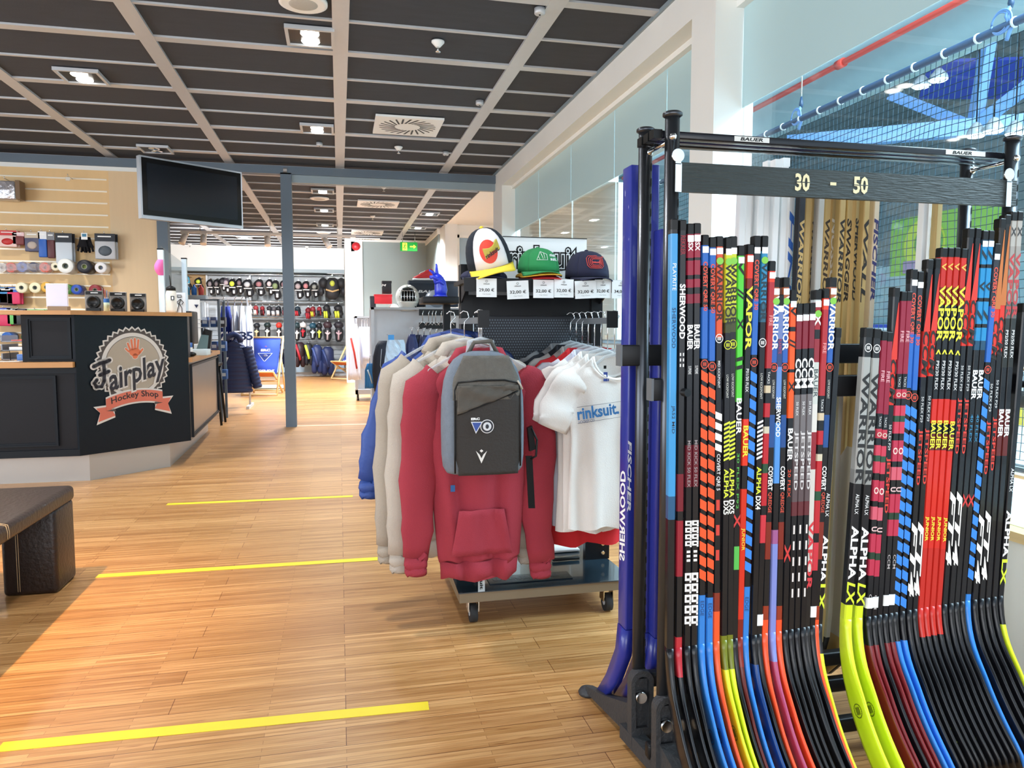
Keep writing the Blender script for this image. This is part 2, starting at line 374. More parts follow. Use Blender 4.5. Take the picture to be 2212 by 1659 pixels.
for px, py, lab in ((1166, 27, 'small grey ceiling sensor at the rail nearest the camera'), (1036, 224, 'small grey ceiling sensor at the rail above the first swirl vent'), (963, 333, 'small grey ceiling sensor at the rail just before the slate beam'),
                    (690, 313, 'tiny white ceiling sensor beside the central rail')):
    p = at(px, py, z=CZ-.02); t = thing('ceiling_sensor', (p.x, p.y, CZ-.04), lab, 'sensor', 'ceiling sensors')
    MB().lathe([(.032, CZ+.003), (.032, CZ-.026), (.027, CZ-.032), (.004, CZ-.033)], 'alu', (p.x, p.y, 0), 20).build('body', t)
    MB().lathe([(.006, CZ-.032), (.006, CZ-.036), (.001, CZ-.037)], 'black plastic', (p.x, p.y, 0), 8).build('lens', t)
# spotlight track in the back room
a, b = at(390, 500, Y=13.2), at(768, 511, Y=13.2); zt = (a.z+b.z)/2
t = thing('light_track', (a.x, 13.2, zt), 'long white spotlight rail hung below the far ceiling', 'light rail')
MB().box((a.x, 13.17, zt-.02), (b.x, 13.23, zt+.02), 'white plastic').build('rail', t)
for x in (a.x+.3, (a.x+b.x)/2, b.x-.3): MB().cyl((x, 13.2, zt+.02), (x, 13.2, CZ), .006, 'chrome').build('suspension', t)
for px, dx, lab in ((440, 0, 'white track spotlight left of the slate post, pointing down'), (577, .01, 'white track spotlight in the middle of the rail'), (700, .09, 'white track spotlight right of the slate post, tilted aside'), (400, -.05, 'white track spotlight at the rail end behind the television')):
    x = at(px, 505, Y=13.2).x
    t = thing('track_spotlight', (x, 13.2, zt-.2), lab, 'spotlight', 'track spotlights')
    MB().box((x-.05, 13.16, zt-.06), (x+.05, 13.24, zt-.02), 'white plastic').build('adapter', t)
    MB().cyl((x, 13.2, zt-.05), (x+dx, 13.14, zt-.2), .045, 'white plastic', .052).build('lamp_head', t)
    l = bpy.data.lights.new('track_spot', 'SPOT'); l.energy = 190; l.spot_size = 1.3; l.spot_blend = .7; l.color = (.97, .98, 1); l.shadow_soft_size = .05
    lo = bpy.data.objects.new('track_spot', l); C.objects.link(lo); lo.location = (x+dx, 13.3, zt-.24); lo.rotation_euler = (Vector((x+dx*4, 18.2, 1.9))-lo.location).to_track_quat('-Z', 'Y').to_euler()
# exit sign and alarm bell
p = at(883, 533, Y=14.6)
t = thing('exit_sign', (p.x, 14.6, p.z-.1), 'lit green exit sign with running figure and arrow hanging from the ceiling', 'exit sign')
MB().bbox((p.x-.165, 14.57, p.z-.085), (p.x+.165, 14.63, p.z+.085), mat('exit green', '#18a03c', .4, emit=.35), .008).build('sign_body', t)
m = MB().box((p.x-.125, 14.566, p.z-.075), (p.x-.035, 14.569, p.z+.07), mat('exit yellow', '#e8e04a', .4, emit=.8))
q = lambda x, z: Vector((p.x+x, 14.565, p.z+z))
m.prism([q(.02, -.012), q(.09, -.012), q(.09, -.04), q(.14, 0), q(.09, .04), q(.09, .012), q(.02, .012)], (0, -.002, 0), 'exit yellow').build('arrow', t)
m = MB().ball((p.x-.072, 14.563, p.z+.045), .012, 'exit green').tube([q(-.075, .03), q(-.085, -.005), q(-.065, -.03), q(-.09, -.055)], .008, 'exit green', 6).tube([q(-.085, -.005), q(-.105, -.03), q(-.118, -.03)], .007, 'exit green', 6).tube([q(-.1, .01), q(-.075, .025), q(-.05, .01)], .006, 'exit green', 6); m.build('running_figure', t)
for s in (-.12, .12): MB().cyl((p.x+s, 14.6, p.z+.08), (p.x+s, 14.6, CZ), .005, 'chrome').build('suspension', t)
p = at(769, 532, Y=15.85)
t = thing('alarm_bell', (p.x, 15.9, p.z), 'round red alarm bell on the white pillar', 'alarm')
MB().lathe([(.085, 15.93), (.085, 15.86), (.06, 15.83), (.005, 15.825)], mat('alarm red', '#c22733', .4, var=.03), (p.x, 0, p.z), 24, axis='Y').build('dome', t)
MB().box((p.x-.1, 15.9, p.z-.1), (p.x+.1, 15.93, p.z+.1), 'white plastic').build('back_plate', t)
# ---------------- rink hall beyond the glass ----------------
mat('hall roof', '#828c8e', .8, var=.25, vscale=2, stretch=(1, 6, 1))
mat('ice', '#dfeff2', .25, var=.03)
mat('hall wall', '#b4cfd6', .6, var=.06, vscale=1)
mat('hall blue', '#2b3f9e', .5, var=.05)
mat('steel blue', '#6f97cc', .45, var=.04)
mat('duct', '#9fb0b4', .35, .4, var=.08)
mat('net cord', '#1f3a46', .8)
mat('red pipe', '#c8463a', .4, var=.05)
mat('foliage green', '#7fae4a', .8, var=.4, vscale=3)
struct(MB().box((2.12, -3, -.08), (17, 30, -.02), 'ice'), 'floor_rink')
struct(MB().box((2.2, 3.5, 7.4), (17, 30, 7.5), 'hall roof'), 'ceiling_rink')
struct(MB().box((16.9, -3, -.02), (17, 30, 3.1), 'hall wall').box((16.9, 12, 3.1), (17, 30, 7.4), 'hall roof').box((2.12, 29.9, -.02), (17, 30, 7.4), 'hall wall'), 'wall_rink')
# blue roof panel
a, b, c, d = at(2005, 135, z=6.6), at(2240, 128, z=6.6), at(2240, 214, z=6.2), at(1985, 214, z=6.2)
t = MB().prism([a, b, c, d], (0, 0, .06), 'hall blue').build('roof_panel'); tag(t, 'deep blue roof panel high up in the rink hall', 'roof panel')
# duct, pipe
p, q = at(1622, 232, X=6.6), at(2140, -25, X=6.6); zc = (p.z+q.z)/2
rg = []
for k in range(120):
    y = 1.0+k*.12; r = .55+(.022 if k % 2 else 0)
    rg.append([Vector((6.6+r*math.cos(2*PI*j/20), y, zc+r*math.sin(2*PI*j/20))) for j in range(20)])
tag(MB().loft(rg, 'duct').build('air_duct'), 'fat corrugated grey air duct running under the hall roof', 'duct')
zp = 4.3
m = MB().cyl((5.9, .5, zp), (5.9, 15, zp), .035, 'red pipe')
for y in (3.2, 5.5, 8, 11): m.cyl((5.9, y-.06, zp), (5.9, y+.06, zp), .055, 'red pipe')
tag(m.build('sprinkler_pipe'), 'long red pipe running beside the air duct in the hall', 'pipe')
# roof truss
t = thing('roof_truss', at(1744, 304, z=4.4), 'pale blue steel roof truss crossing the rink hall', 'truss')
m = MB()
def bar(a, b, w, h, name):
    a, b = Vector(a), Vector(b); dd = (b-a).normalized(); s = dd.cross(Vector((0, 0, 1))).normalized(); u = s.cross(dd).normalized()
    MB().loft([[p+s*i*w+u*j*h for i, j in ((-1, -1), (1, -1), (1, 1), (-1, 1))] for p in (a, b)], 'steel blue', sm=False).build(name, t)
a, b = at(1700, 311, z=4.4), at(2300, 258, z=4.4); bar(a, b, .1, .13, 'bottom_chord')
n0 = a.lerp(b, .70)
for px, py in ((1925, 205), (2141, 60), (2240, 170)):
    e = Vector((n0.x, n0.y, n0.z))
    tgt = at(px, py, Y=n0.y+(.0 if px == 2141 else 1.2 if px < 2000 else -.8)); bar(e, tgt, .07, .09, 'strut')
# hall lamps
for px, py, lab in ((1990, 189, 'lit round hall lamp, left of the pair under the blue roof panel'), (2027, 175, 'lit round hall lamp, right of the pair under the blue roof panel'),
                    (2108, 296, 'lit round hall lamp, leftmost of the three below the truss'), (2146, 286, 'lit round hall lamp, middle one of the three below the truss'), (2192, 292, 'lit round hall lamp, rightmost of the three below the truss')):
    p = at(px, py, z=5.4 if py < 200 else 4.0); t = thing('hall_lamp', p, lab, 'lamp', 'round rink hall lamps')
    r = .15 if py < 200 else .13
    MB().lathe([(.003, p.z), (r*.8, p.z-.005), (r, p.z+.02)], 'hall lamp glow', (p.x, p.y, 0), 20, caps=False).build('diffuser', t)
    MB().lathe([(r*1.05, p.z+.02), (r*.9, p.z+.1), (.05, p.z+.2), (.01, p.z+.22)], 'alu', (p.x, p.y, 0), 20).build('housing', t)
    MB().cyl((p.x, p.y, p.z+.2), (p.x, p.y, 7.4), .01, 'black plastic').build('cable', t)
# safety net with its rail
NX = 4.2
ra, rb = at(1622, 307, X=NX), at(2200, 42, X=NX); zr = (ra.z+rb.z)/2
ny, nz = 190, 50; y0, y1, z0 = 2.6, 12.4, .3
def npt(i, j):
    y = y0+(y1-y0)*i/ny; f = j/nz
    return Vector((NX+.07*math.sin(y*2.1)*(1-f)+.03*math.sin(y*7+f*5)*f*(1-f)*4, y+.03*math.sin(f*6+y), z0+(zr-.02-z0)*f-.03*math.sin(y*5)*f*(1-f)))
m = MB(); g = [[npt(i, j) for j in range(nz+1)] for i in range(ny+1)]; w = .0028
def strand(pts):
    V = []; i = m.mi('net cord')
    for k, p in enumerate(pts):
        dd = (pts[min(k+1, len(pts)-1)]-pts[max(k-1, 0)]).normalized(); a = dd.cross(Vector((1, 0, 0))).normalized()
        V.append([m.bm.verts.new(p+a*w), m.bm.verts.new(p-a*w*.5+Vector((w, 0, 0))), m.bm.verts.new(p-a*w*.5-Vector((w, 0, 0)))])
    for k in range(len(V)-1):
        for q in range(3): f = m.bm.faces.new((V[k][q], V[k][(q+1) % 3], V[k+1][(q+1) % 3], V[k+1][q])); f.material_index = i
for i in range(ny+1): strand(g[i])
for j in range(nz+1): strand([g[i][j] for i in range(ny+1)])
t = thing('safety_net', (NX, 6, z0), 'dark mesh safety net hanging along the rink outside the glass', 'net')
m.build('mesh', t, fix=False)
MB().cyl((NX, y0-.4, zr), (NX, y1, zr), .028, mat('navy steel', '#24405e', .4, var=.05)).build('rail', t)
m = MB()
for k in range(34):
    y = y0+k*.28; m.lathe([(.034, y-.008), (.034, y+.008)], 'white plastic', (NX, 0, zr), 12, axis='Y')
m.build('binding_ring', t)
for px, lab in ((1730, 'left'), (2172, 'right')):
    p = at(px, 250, X=NX); y = p.y
    t = thing('hanging_rope', (NX, y, zr), 'pale blue rope coil and hook holding up the net, %s one of two' % lab, 'rope')
    MB().cyl((NX, y, zr+.12), (NX, y, 7.4), .006, 'chrome').build('wire', t)
    MB().lathe([(.012, zr+.1), (.02, zr+.13), (.008, zr+.2)], 'navy steel', (NX, y, 0), 10).build('turnbuckle', t)
    m = MB()
    for r, dy in ((.07, .05), (.062, .06), (.075, .045)):
        m.tube([(NX-.02, y+dy+r*math.cos(2*PI*k/20), zr+.03+r*math.sin(2*PI*k/20)) for k in range(21)], .006, 'steel blue', 5)
    m.tube([(NX, y, zr+.12), (NX-.02, y+.01, zr+.05), (NX, y-.01, zr-.02), (NX-.02, y, zr-.1)], .014, 'steel blue', 6); m.build('coil', t)
# boards, green advertising panel, railings and view out
for y in range(-1, 26, 3):
    t = thing('rink_board', (8, y+1.5, -.02), 'white rink barrier board with yellow foot strip and blue top rail', 'rink board', 'rink barrier boards')
    MB().box((8, y, .2), (8.1, y+2.98, 1.15), 'white plastic').build('panel', t)
    MB().box((7.97, y, -.02), (8.1, y+2.98, .2), mat('kick yellow', '#e5c53a', .5, var=.03)).build('kick_strip', t)
    MB().box((7.98, y, 1.15), (8.12, y+2.98, 1.2), 'hall blue').build('top_rail', t)
p, q = at(1925, 500, X=13), at(2060, 585, X=13)
t = thing('advertising_panel', ((13, (p.y+q.y)/2, q.z)), 'green advertising panel with yellow and mauve shapes beyond the net', 'advertising panel')
MB().box((13, q.y-1.4, q.z), (13.05, p.y, p.z+.25), mat('ad green', '#8cc152', .6, var=.08, vscale=2)).build('board', t)
m = MB()
cy, cz_ = (p.y+q.y)/2-.1, (p.z+q.z)/2
m.lathe([(.62, 12.985), (.6, 12.99)], '#c9d84a', (0, cy, cz_+.1), 24, axis='X'); m.lathe([(.42, 12.97), (.4, 12.98)], '#5e9e55', (0, cy-.15, cz_+.15), 24, axis='X')
m.box((12.97, cy-.7, cz_-.5), (12.99, cy+.6, cz_-.22), '#a78cb0'); m.build('artwork', t)
m = MB().text('GAI', (12.95, cy+.0, q.z-.35), (0, -1, 0), (0, 0, 1), 1.1, .3, mat('faint lettering', '#8ab0b5', .6)); m.build('lettering', t)
t2 = MB().box((13.2, 1, 0), (13.3, 4.6, 3.2), 'foliage green').build('green_hedge'); 
bpy.data.objects.remove(t2)
for k in range(6):
    y = 1.2+k*1.9; c = Vector((14.5, y, .0)); m = MB(); rr = random.Random(k)
    for j in range(10): m.ball((c.x+rr.uniform(-.4, .4), c.y+rr.uniform(-.4, .4), 1.2+rr.uniform(0, 2.2)), (rr.uniform(.3, .5),)*3, 'foliage green', 9, 6)
    t = thing('tree', c, 'leafy green tree seen through the far side of the hall', 'tree', 'trees beyond the hall')
    m.build('foliage', t); MB().cyl(c, c+Vector((0, 0, 1.6)), .09, '#6b5a45').build('trunk', t)
for py, r, c, lab in ((786, .03, 'chrome', 'upper bright chrome handrail outside the glass'), (862, .035, 'black metal', 'dark middle handrail outside the glass'), (1018, .03, 'chrome', 'lower chrome handrail outside the glass')):
    z = at(2200, py, X=2.7).z
    tag(MB().cyl((2.7, -1, z), (2.7, 8, z), r, c).build('handrail'), lab, 'handrail')
# ---------------- counter ----------------
mat('counter black', '#0a131c', .45, var=.12, vscale=4, spec=.25)
mat('counter panel', '#111218', .5, var=.15, vscale=5, spec=.25)
mat('counter oak', '#b98752', .4, var=.14, vscale=6, stretch=(.6, 8, 1))
mat('counter side', '#6a625c', .32, .3, var=.08)
A, B = Vector((-1.89, 6.03, 0)), Vector((-1.235, 6.66, 0))
Cc = Vector((-1.33, 8.8, 0)); ZL, ZH = .9, 1.245
def zz(v, z): return Vector((v.x, v.y, z))
t = thing('shop_counter', (-3, 6.8, 0), 'dark angled sales counter with oak tops and round shop emblem', 'counter')
kick = [(-6, 6.16), (-1.85, 6.1), (-1.385, 6.567), (-1.45, 8.8)]
m = MB()
for (x0, y0), (x1, y1) in zip(kick, kick[1:]):
    d = Vector((x1-x0, y1-y0, 0)).normalized(); nn = Vector((-d.y, d.x, 0))*.03
    m.prism([(x0, y0, 0), (x1, y1, 0), (x1, y1, .22), (x0, y0, .22)], nn, mat('kick metal', '#b3b1ae', .34, .45, var=.04, vscale=2))
m.build('kickboard', t)
m = MB().prism([(-6, 6.05, .2), (A.x, 6.05, .2), (A.x, A.y+.2, .2), (A.x, 6.6, .2), (-6, 6.6, .2)], (0, 0, ZL-.04-.2), 'counter panel'); m.build('front_panel', t)
# raised mouldings on the front panels
def frame_on(o, u, w, z0, z1, x0, x1, th, parent, name, mt='counter black'):
    """picture-frame moulding on the plane through o along u; w points out of it"""
    m = MB(); P = lambda x, z, e=0: o+u*x+Vector((0, 0, z))+w*e
    for inset, e in ((0, th), (.012, th*.5)):
        r = .012
        a0, a1, b0, b1 = x0+inset, x1-inset, z0+inset, z1-inset
        for q in ((a0, b0, a1, b0+r), (a0, b1-r, a1, b1), (a0, b0+r, a0+r, b1-r), (a1-r, b0+r, a1, b1-r)):
            m.prism([P(q[0], q[1]), P(q[2], q[1]), P(q[2], q[3]), P(q[0], q[3])], w*e, mt)
    return m.build(name, parent)
X_ = Vector((1, 0, 0)); NY = Vector((0, -1, 0))
frame_on(Vector((0, 6.05, 0)), X_, NY, .28, .8, -3.6, -2.03, .02, t, 'moulding')
MB().box((-6, 6.03, .2), (A.x, 6.05, .25), 'counter black').box((-6, 6.035, .815), (A.x, 6.05, .86), 'counter black').build('rail', t)
MB().box((-6, 5.99, .86), (-1.9, 6.75, ZL), 'counter oak').build('worktop', t)
# emblem board between A and B
u = (B-A).normalized(); w = Vector((u.y, -u.x, 0)); L = (B-A).length
MB().prism([zz(A, .2), zz(B, .2), zz(B, ZH), zz(A, ZH)], -w*.04, 'counter black').build('emblem_board', t)
# raised section left of the emblem board
MB().box((-2.26, 6.09, ZL), (-1.9, 6.5, ZH), 'counter panel').build('raised_box', t)
frame_on(Vector((0, 6.09, 0)), X_, NY, ZL+.02, ZH-.02, -2.22, -1.93, .018, t, 'moulding')
n_ = Vector((-u.y, u.x, 0))
MB().prism([Vector((-2.42, 6.03, ZH)), Vector((-1.9, 5.99, ZH)), zz(B+w*.04+u*.02, ZH), zz(B+n_*.3+u*.05, ZH), Vector((-1.55, 7.0, ZH)), Vector((-2.0, 6.5, ZH)), Vector((-2.42, 6.5, ZH))], (0, 0, .03), 'counter oak').build('raised_top', t)
# side run towards the back room
sd = (Cc-B).normalized(); sw = Vector((sd.y, -sd.x, 0))
MB().prism([zz(B, .2), zz(Cc, .2), zz(Cc, ZL-.04), zz(B, ZL-.04)], -sw*.04, 'counter side').build('side_panel', t)
frame_on(B, sd, sw, .22, .84, .05, 2.05, .02, t, 'moulding')
MB().prism([zz(B+sw*.03, ZL-.04), zz(Cc+sw*.03, ZL-.04), zz(Cc-sw*.6, ZL-.04), zz(B-sw*.6+sd*.1, ZL-.04)], (0, 0, .04), 'counter oak').build('side_worktop', t)
MB().box((B.x-.06, B.y+.02, ZL), (B.x-.005, B.y+.12, ZH), 'black metal').build('edge_strip', t)
# --- emblem, layer by layer ---
E0 = A+u*(L*.475)+Vector((0, 0, .835))
EK = 1.24
def ep(x, z, e): return E0+u*x*EK+Vector((0, 0, z*EK))+w*e
RB = .235
mat('badge cream', '#cfcac4', .6); mat('badge taupe', '#a59a8a', .6); mat('badge brown', '#4a4340', .6); mat('badge orange', '#d2704a', .6); mat('badge rust', '#c96a55', .6); mat('badge ink', '#26222b', .5)
CY = .02
em = MB()
def disc(r, e, mt, wave=0, nw=36, cz=CY):
    n = 144 if wave else 64
    em.prism([ep((r+wave*math.cos(nw*2*PI*k/n))*math.cos(2*PI*k/n), cz+(r+wave*math.cos(nw*2*PI*k/n))*math.sin(2*PI*k/n), e) for k in range(n)], w*.0012, mt)
disc(RB, .001, 'badge cream', .009); disc(RB-.012, .0025, 'badge brown', .009); disc(RB-.032, .004, 'badge cream'); disc(RB-.056, .0055, 'badge brown'); disc(RB-.0585, .0065, 'badge taupe')
em.build('badge', t)
# hand print
m = MB()
def hand(sc, e, mt):
    H0 = (0.01, .105)
    def blob(pts, r):
        for k in range(len(pts)-1):
            (x0, z0), (x1, z1) = pts[k], pts[k+1]; dx, dz = x1-x0, z1-z0; l = math.hypot(dx, dz); nx, nz = -dz/l, dx/l; P = []
            for s_, (cx, cz) in ((1, (x1, z1)), (-1, (x0, z0))):
                for q in range(9):
                    a = PI/2-PI*q/8
                    P.append(ep(H0[0]+cx+s_*(dx/l*math.cos(a)*r)+s_*nx*math.sin(a)*r, H0[1]+cz+s_*(dz/l*math.cos(a)*r)+s_*nz*math.sin(a)*r, e))
            m.prism(P, w*.001, mt)
    o = sc
    for x, b_, l in ((-.038, -.022, .03), (-.018, -.01, .052), (.002, .0, .058), (.022, .008, .05)):
        blob([(x*.8, .012), (x*1.15, .02+l)], .0065+o)
    blob([(.03, -.012), (.05, .012)], .0065+o)
    blob([(-.04, .0), (-.058, .018)], .0055+o)
    blob([(-.012, -.005), (.012, -.004)], .024+o); blob([(0, -.03), (.002, -.03+.001)], .017+o)
hand(.0035, .0078, 'badge cream'); hand(0, .0092, 'badge orange'); m.build('hand_print', t)
# ribbon and its lettering
m = MB()
def rib(o, e, mt, tail):
    n = 16; top = []; bot = []
    for k in range(n+1):
        x = -.185+.37*k/n; y = -.178-.9*(x*x)+.17*x*.35+.0
        top.append(ep(x, y+.036+o, e)); bot.append(ep(x, y-.036-o, e))
    m.prism(top+bot[::-1], w*.001, mt)
def tails(o, e, mt):
    for s in (-1, 1):
        yb = -.178-.9*.034+s*.011; x = .16*s
        m.prism([ep(x-o*s*2, yb-.01+o, e), ep(x+s*(.085+o*1.5), yb-.012+s*.004+o, e), ep(x+s*(.062), yb-.045, e), ep(x+s*(.075+o), yb-.1-o*1.6, e), ep(x-s*.03, yb-.07-o, e)], w*.001, mt)
tails(.011, .0072, 'badge cream'); rib(.011, .0072, 'badge cream', 0); tails(0, .0084, 'badge rust')
for s in (-1, 1):
    yb = -.178-.9*.034+s*.011; m.prism([ep(s*.185, yb-.036, .0095), ep(s*.125, yb-.045, .0095), ep(s*.13, yb-.028, .0095)], w*.001, 'badge brown')
rib(0, .0102, 'badge rust', 0)
tilt = Vector(u)*.998+Vector((0, 0, .06)); m.text('Hockey Shop', ep(0, -.172, .0118), tilt, Vector((0, 0, 1))-u*.05, .31*EK, .05*EK, mat('ribbon ink', '#2c2426', .6), bold=.02, curve=.022*EK)
m.build('ribbon', t)
# script name
m = MB(); xd = (u*math.cos(.26)+Vector((0, 0, 1))*math.sin(.26)); yd = (Vector((0, 0, 1))*math.cos(.26)-u*math.sin(.26))
def script(e, b_, mt):
    m.text('airplay', ep(.025, -.04, e), xd, yd, (.40+b_*.02)*EK, (.18+b_*.02)*EK, mt, bold=.02+b_*.055, shear=.35)
    q = lambda x, y: ep(-.215, -.045, e)+xd*x*EK+yd*y*EK
    r = (.0105+b_*.0105)*EK
    for pts in ([(-.02, .072), (.02, .08), (.06, .078), (.085, .082)], [(.045, .08), (.035, .03), (.015, -.03), (-.01, -.058), (-.04, -.05), (-.045, -.025), (-.025, -.01)], [(.0, .012), (.03, .014), (.06, .018)]):
        P = [q(*p_) for p_ in pts]; up = []; dn = []
        for k, p_ in enumerate(P):
            d_ = (P[min(k+1, len(P)-1)]-P[max(k-1, 0)]).normalized(); sv = w.cross(d_)*r; up.append(p_+sv); dn.append(p_-sv)
        for k in range(len(P)-1): m.prism([up[k], up[k+1], dn[k+1], dn[k]], w*.0008, mt)
        for p_ in P: m.prism([p_+(u*math.cos(a)+Vector((0, 0, 1))*math.sin(a))*r for a in (2*PI*j/12 for j in range(12))], w*.0008, mt)
script(.0125, 1, 'badge cream'); script(.015, 0, 'badge ink'); m.build('shop_name', t)

# ---------------- things on the counter ----------------
def on(px, zt, Y): return at(px, 700, Y=Y).x
ZT = ZH+.03
p = at(127, 660, Y=6.2); x = p.x
t = thing('sign_holder', (x, 6.2, ZT), 'blank white card in a small brown wooden stand on the raised counter top', 'sign holder')
MB().box((x-.075, 6.18, ZT+.03), (x+.065, 6.19, ZT+.2), mat('card lilac', '#d6d6ea', .6)).box((x-.079, 6.19, ZT+.026), (x+.069, 6.194, ZT+.204), 'white plastic').build('card', t)
MB().box((x-.06, 6.15, ZT), (x+.07, 6.23, ZT+.035), '#8d7a62').build('base', t)
for px, Y, lab in ((203, 6.12, 'leftmost'), (255, 6.3, 'middle'), (298, 6.5, 'rightmost')):
    x = at(px, 650, Y=Y).x; lab = 'grey blister pack with round black insert on the counter, %s of three' % lab
    t = thing('blister_pack', (x, Y, ZT), lab, 'packet', 'blister packs on the counter')
    MB().bbox((x-.062, Y, ZT), (x+.062, Y+.012, ZT+.15), mat('blister grey', '#6c6863', .3, var=.1), .005).build('backing_card', t)
    MB().box((x-.055, Y-.003, ZT+.125), (x+.055, Y, ZT+.147), 'black plastic').text('#', (x, Y-.004, ZT+.136), X_, (0, 0, 1), .05, .012, 'white plastic').build('header', t) if False else MB().box((x-.055, Y-.003, ZT+.122), (x+.055, Y, ZT+.147), 'black plastic').box((x-.02, Y-.005, ZT+.132), (x+.03, Y-.003, ZT+.138), 'white plastic').build('header', t)
    MB().lathe([(.048, Y), (.046, Y-.02), (.036, Y-.026), (.034, Y-.018), (.002, Y-.016)], 'black plastic', (x, 0, ZT+.065), 24, axis='Y').build('insert', t)
    MB().box((x-.045, Y-.03, ZT), (x+.045, Y-.001, ZT+.022), 'black plastic').build('foot', t)
x = at(230, 650, Y=6.35).x
t = thing('marker_cup', (x, 6.35, ZT), 'slim pale green cup holding coloured pens on the counter', 'cup')
MB().lathe([(.018, ZT), (.022, ZT+.1), (.019, ZT+.1), (.016, ZT+.01)], mat('cup green', '#cfe3c8', .4), (x, 6.35, 0), 16).build('body', t)
MB().lathe([(.0225, ZT+.07), (.023, ZT+.1)], '#3d78c8', (x, 6.35, 0), 16, caps=False).build('band', t)
for k, c in enumerate(('#3b2a2a', '#7a3034', '#2c3b6b', '#232323')):
    tag(MB().cyl((x-.012+.008*k, 6.35, ZT+.02), (x-.03+.016*k, 6.35+.01, ZT+.185-.01*k), .0035, c, seg=8).build('marker_pen'), 'thin %s pen standing in the pale green cup' % ('dark brown', 'dark red', 'navy', 'black')[k], 'pen', 'pens in the cup')
x = at(366, 650, Y=6.55).x; Y = 6.62
t = thing('drinking_bottle', (x, Y, ZT), 'white sports bottle with black straw cap on the counter end', 'bottle')
MB().lathe([(.04, ZT), (.042, ZT+.02), (.042, ZT+.15), (.036, ZT+.175), (.034, ZT+.18)], mat('bottle cream', '#e7e3d8', .35), (x, Y, 0), 24).build('body', t)
MB().lathe([(.037, ZT+.18), (.037, ZT+.205), (.02, ZT+.215), (.008, ZT+.22)], 'black plastic', (x, Y, 0), 24).build('cap', t)
MB().tube([(x, Y, ZT+.215), (x-.004, Y, ZT+.27), (x-.008, Y, ZT+.305)], .0045, 'black plastic').build('straw', t)
MB().box((x+.005, Y-.0445, ZT+.1), (x+.032, Y-.038, ZT+.135), '#3b4148').box((x+.013, Y-.0455, ZT+.107), (x+.025, Y-.044, ZT+.128), 'white plastic').build('emblem', t)
x0 = at(384, 650, Y=6.75).x
t = thing('cut_out_display', (x0, 6.72, ZT), 'small outlined hockey player figure on a card beside the white bottle', 'figure')
MB().box((x0-.04, 6.755, ZT), (x0+.06, 6.76, ZT+.17), mat('card white', '#dfe6ec', .5)).build('card', t)
q = lambda x, z: Vector((x0+.01+x, 6.75, ZT+z)); m = MB()
for pts in ([(-.02, .0), (-.01, .04), (.0, .075)], [(.02, .0), (.02, .04), (.005, .075)], [(.0, .075), (.012, .115)], [(.012, .115), (-.018, .09), (.0, .07)], [(.012, .115), (.034, .09), (.02, .07)], [(-.012, .13), (-.012, .15), (.018, .15), (.018, .13), (-.012, .13)]):
    m.tube([q(*a_) for a_ in pts], .003, 'black plastic', 6)
m.build('outline', t)
# acrylic sneeze guard with light posts and the pink mask
t = thing('sneeze_guard', (-1.6, 6.9, ZL), 'clear acrylic screen between two light aluminium posts on the counter', 'screen')
pa, pb = at(349, 600, Y=6.75), at(399, 600, Y=7.6)
for p_, zt_ in ((pa, at(349, 540, Y=6.75).z), (pb, at(399, 560, Y=7.6).z)):
    MB().box((p_.x-.022, p_.y-.02, ZL), (p_.x+.022, p_.y+.02, zt_), mat('pale alu', '#cfe0ea', .35, .3)).build('post', t)
    MB().box((p_.x-.024, p_.y-.022, zt_), (p_.x+.024, p_.y+.022, zt_+.012), 'black plastic').build('cap', t)
MB().prism([(pa.x, pa.y, ZL+.25), (pb.x, pb.y, ZL+.25), (pb.x, pb.y, 1.75), (pa.x, pa.y, 1.83)], (.004, -.003, 0), 'acrylic').build('pane', t)
p = at(347, 578, Y=6.72)
t = thing('face_mask', (p.x, 6.71, p.z-.07), 'pink pleated face mask hanging on the left screen post', 'mask')
m = MB(); rg = []
for k in range(9):
    z = p.z+.065-.13*k/8; b_ = math.sin(PI*(k+.5)/9); rg.append([Vector((p.x-.035*b_-.01+(.07*j/8)*(.5+.5*b_), 6.72-.02-.03*b_*math.sin(PI*j/8)-(.003 if k % 2 else 0), z)) for j in range(9)])
m.loft(rg, mat('mask pink', '#ef6fb0', .8), closed=False); m.build('pleated_cloth', t)
MB().tube([(p.x-.02, 6.7, p.z+.06), (p.x, 6.69, p.z+.1), (p.x+.02, 6.7, p.z+.06)], .002, 'white plastic', 5).build('ear_loop', t)
# till area
x = at(419, 660, Y=7.9).x
t = thing('notice_frame', (x, 7.9, ZL), 'white framed notice with small crest standing at the till', 'notice')
p, q_ = at(399, 647, Y=7.9), at(421, 745, Y=7.9)
MB().box((p.x, 7.88, q_.z), (q_.x+.06, 7.9, p.z), 'white plastic').build('sheet', t)
MB().prism([(p.x+.09, 7.876, p.z-.05), (p.x+.13, 7.876, p.z-.05), (p.x+.11, 7.876, p.z-.085)], (0, .002, 0), '#26304f').box((p.x+.05, 7.876, p.z-.2), (p.x+.15, 7.878, p.z-.193), 'alu').box((p.x+.05, 7.876, p.z-.24), (p.x+.15, 7.878, p.z-.233), 'alu').box((p.x+.04, 7.876, p.z-.28), (p.x+.16, 7.878, p.z-.273), 'alu').build('printing', t)
MB().box((p.x-.01, 7.87, ZL), (q_.x+.07, 7.92, q_.z), 'pale alu').build('stand', t)
x = at(412, 715, Y=7.3).x
t = thing('till_monitor', (x, 7.3, ZL), 'black till monitor seen from the side behind the emblem board', 'monitor')
MB().bbox((x-.03, 7.2, ZL+.1), (x+.03, 7.5, ZL+.4), 'black plastic', .012).build('screen', t)
MB().box((x-.012, 7.33, ZL), (x+.012, 7.37, ZL+.15), 'black metal').bbox((x-.07, 7.25, ZL), (x+.07, 7.45, ZL+.02), 'black plastic', .006).build('stand', t)
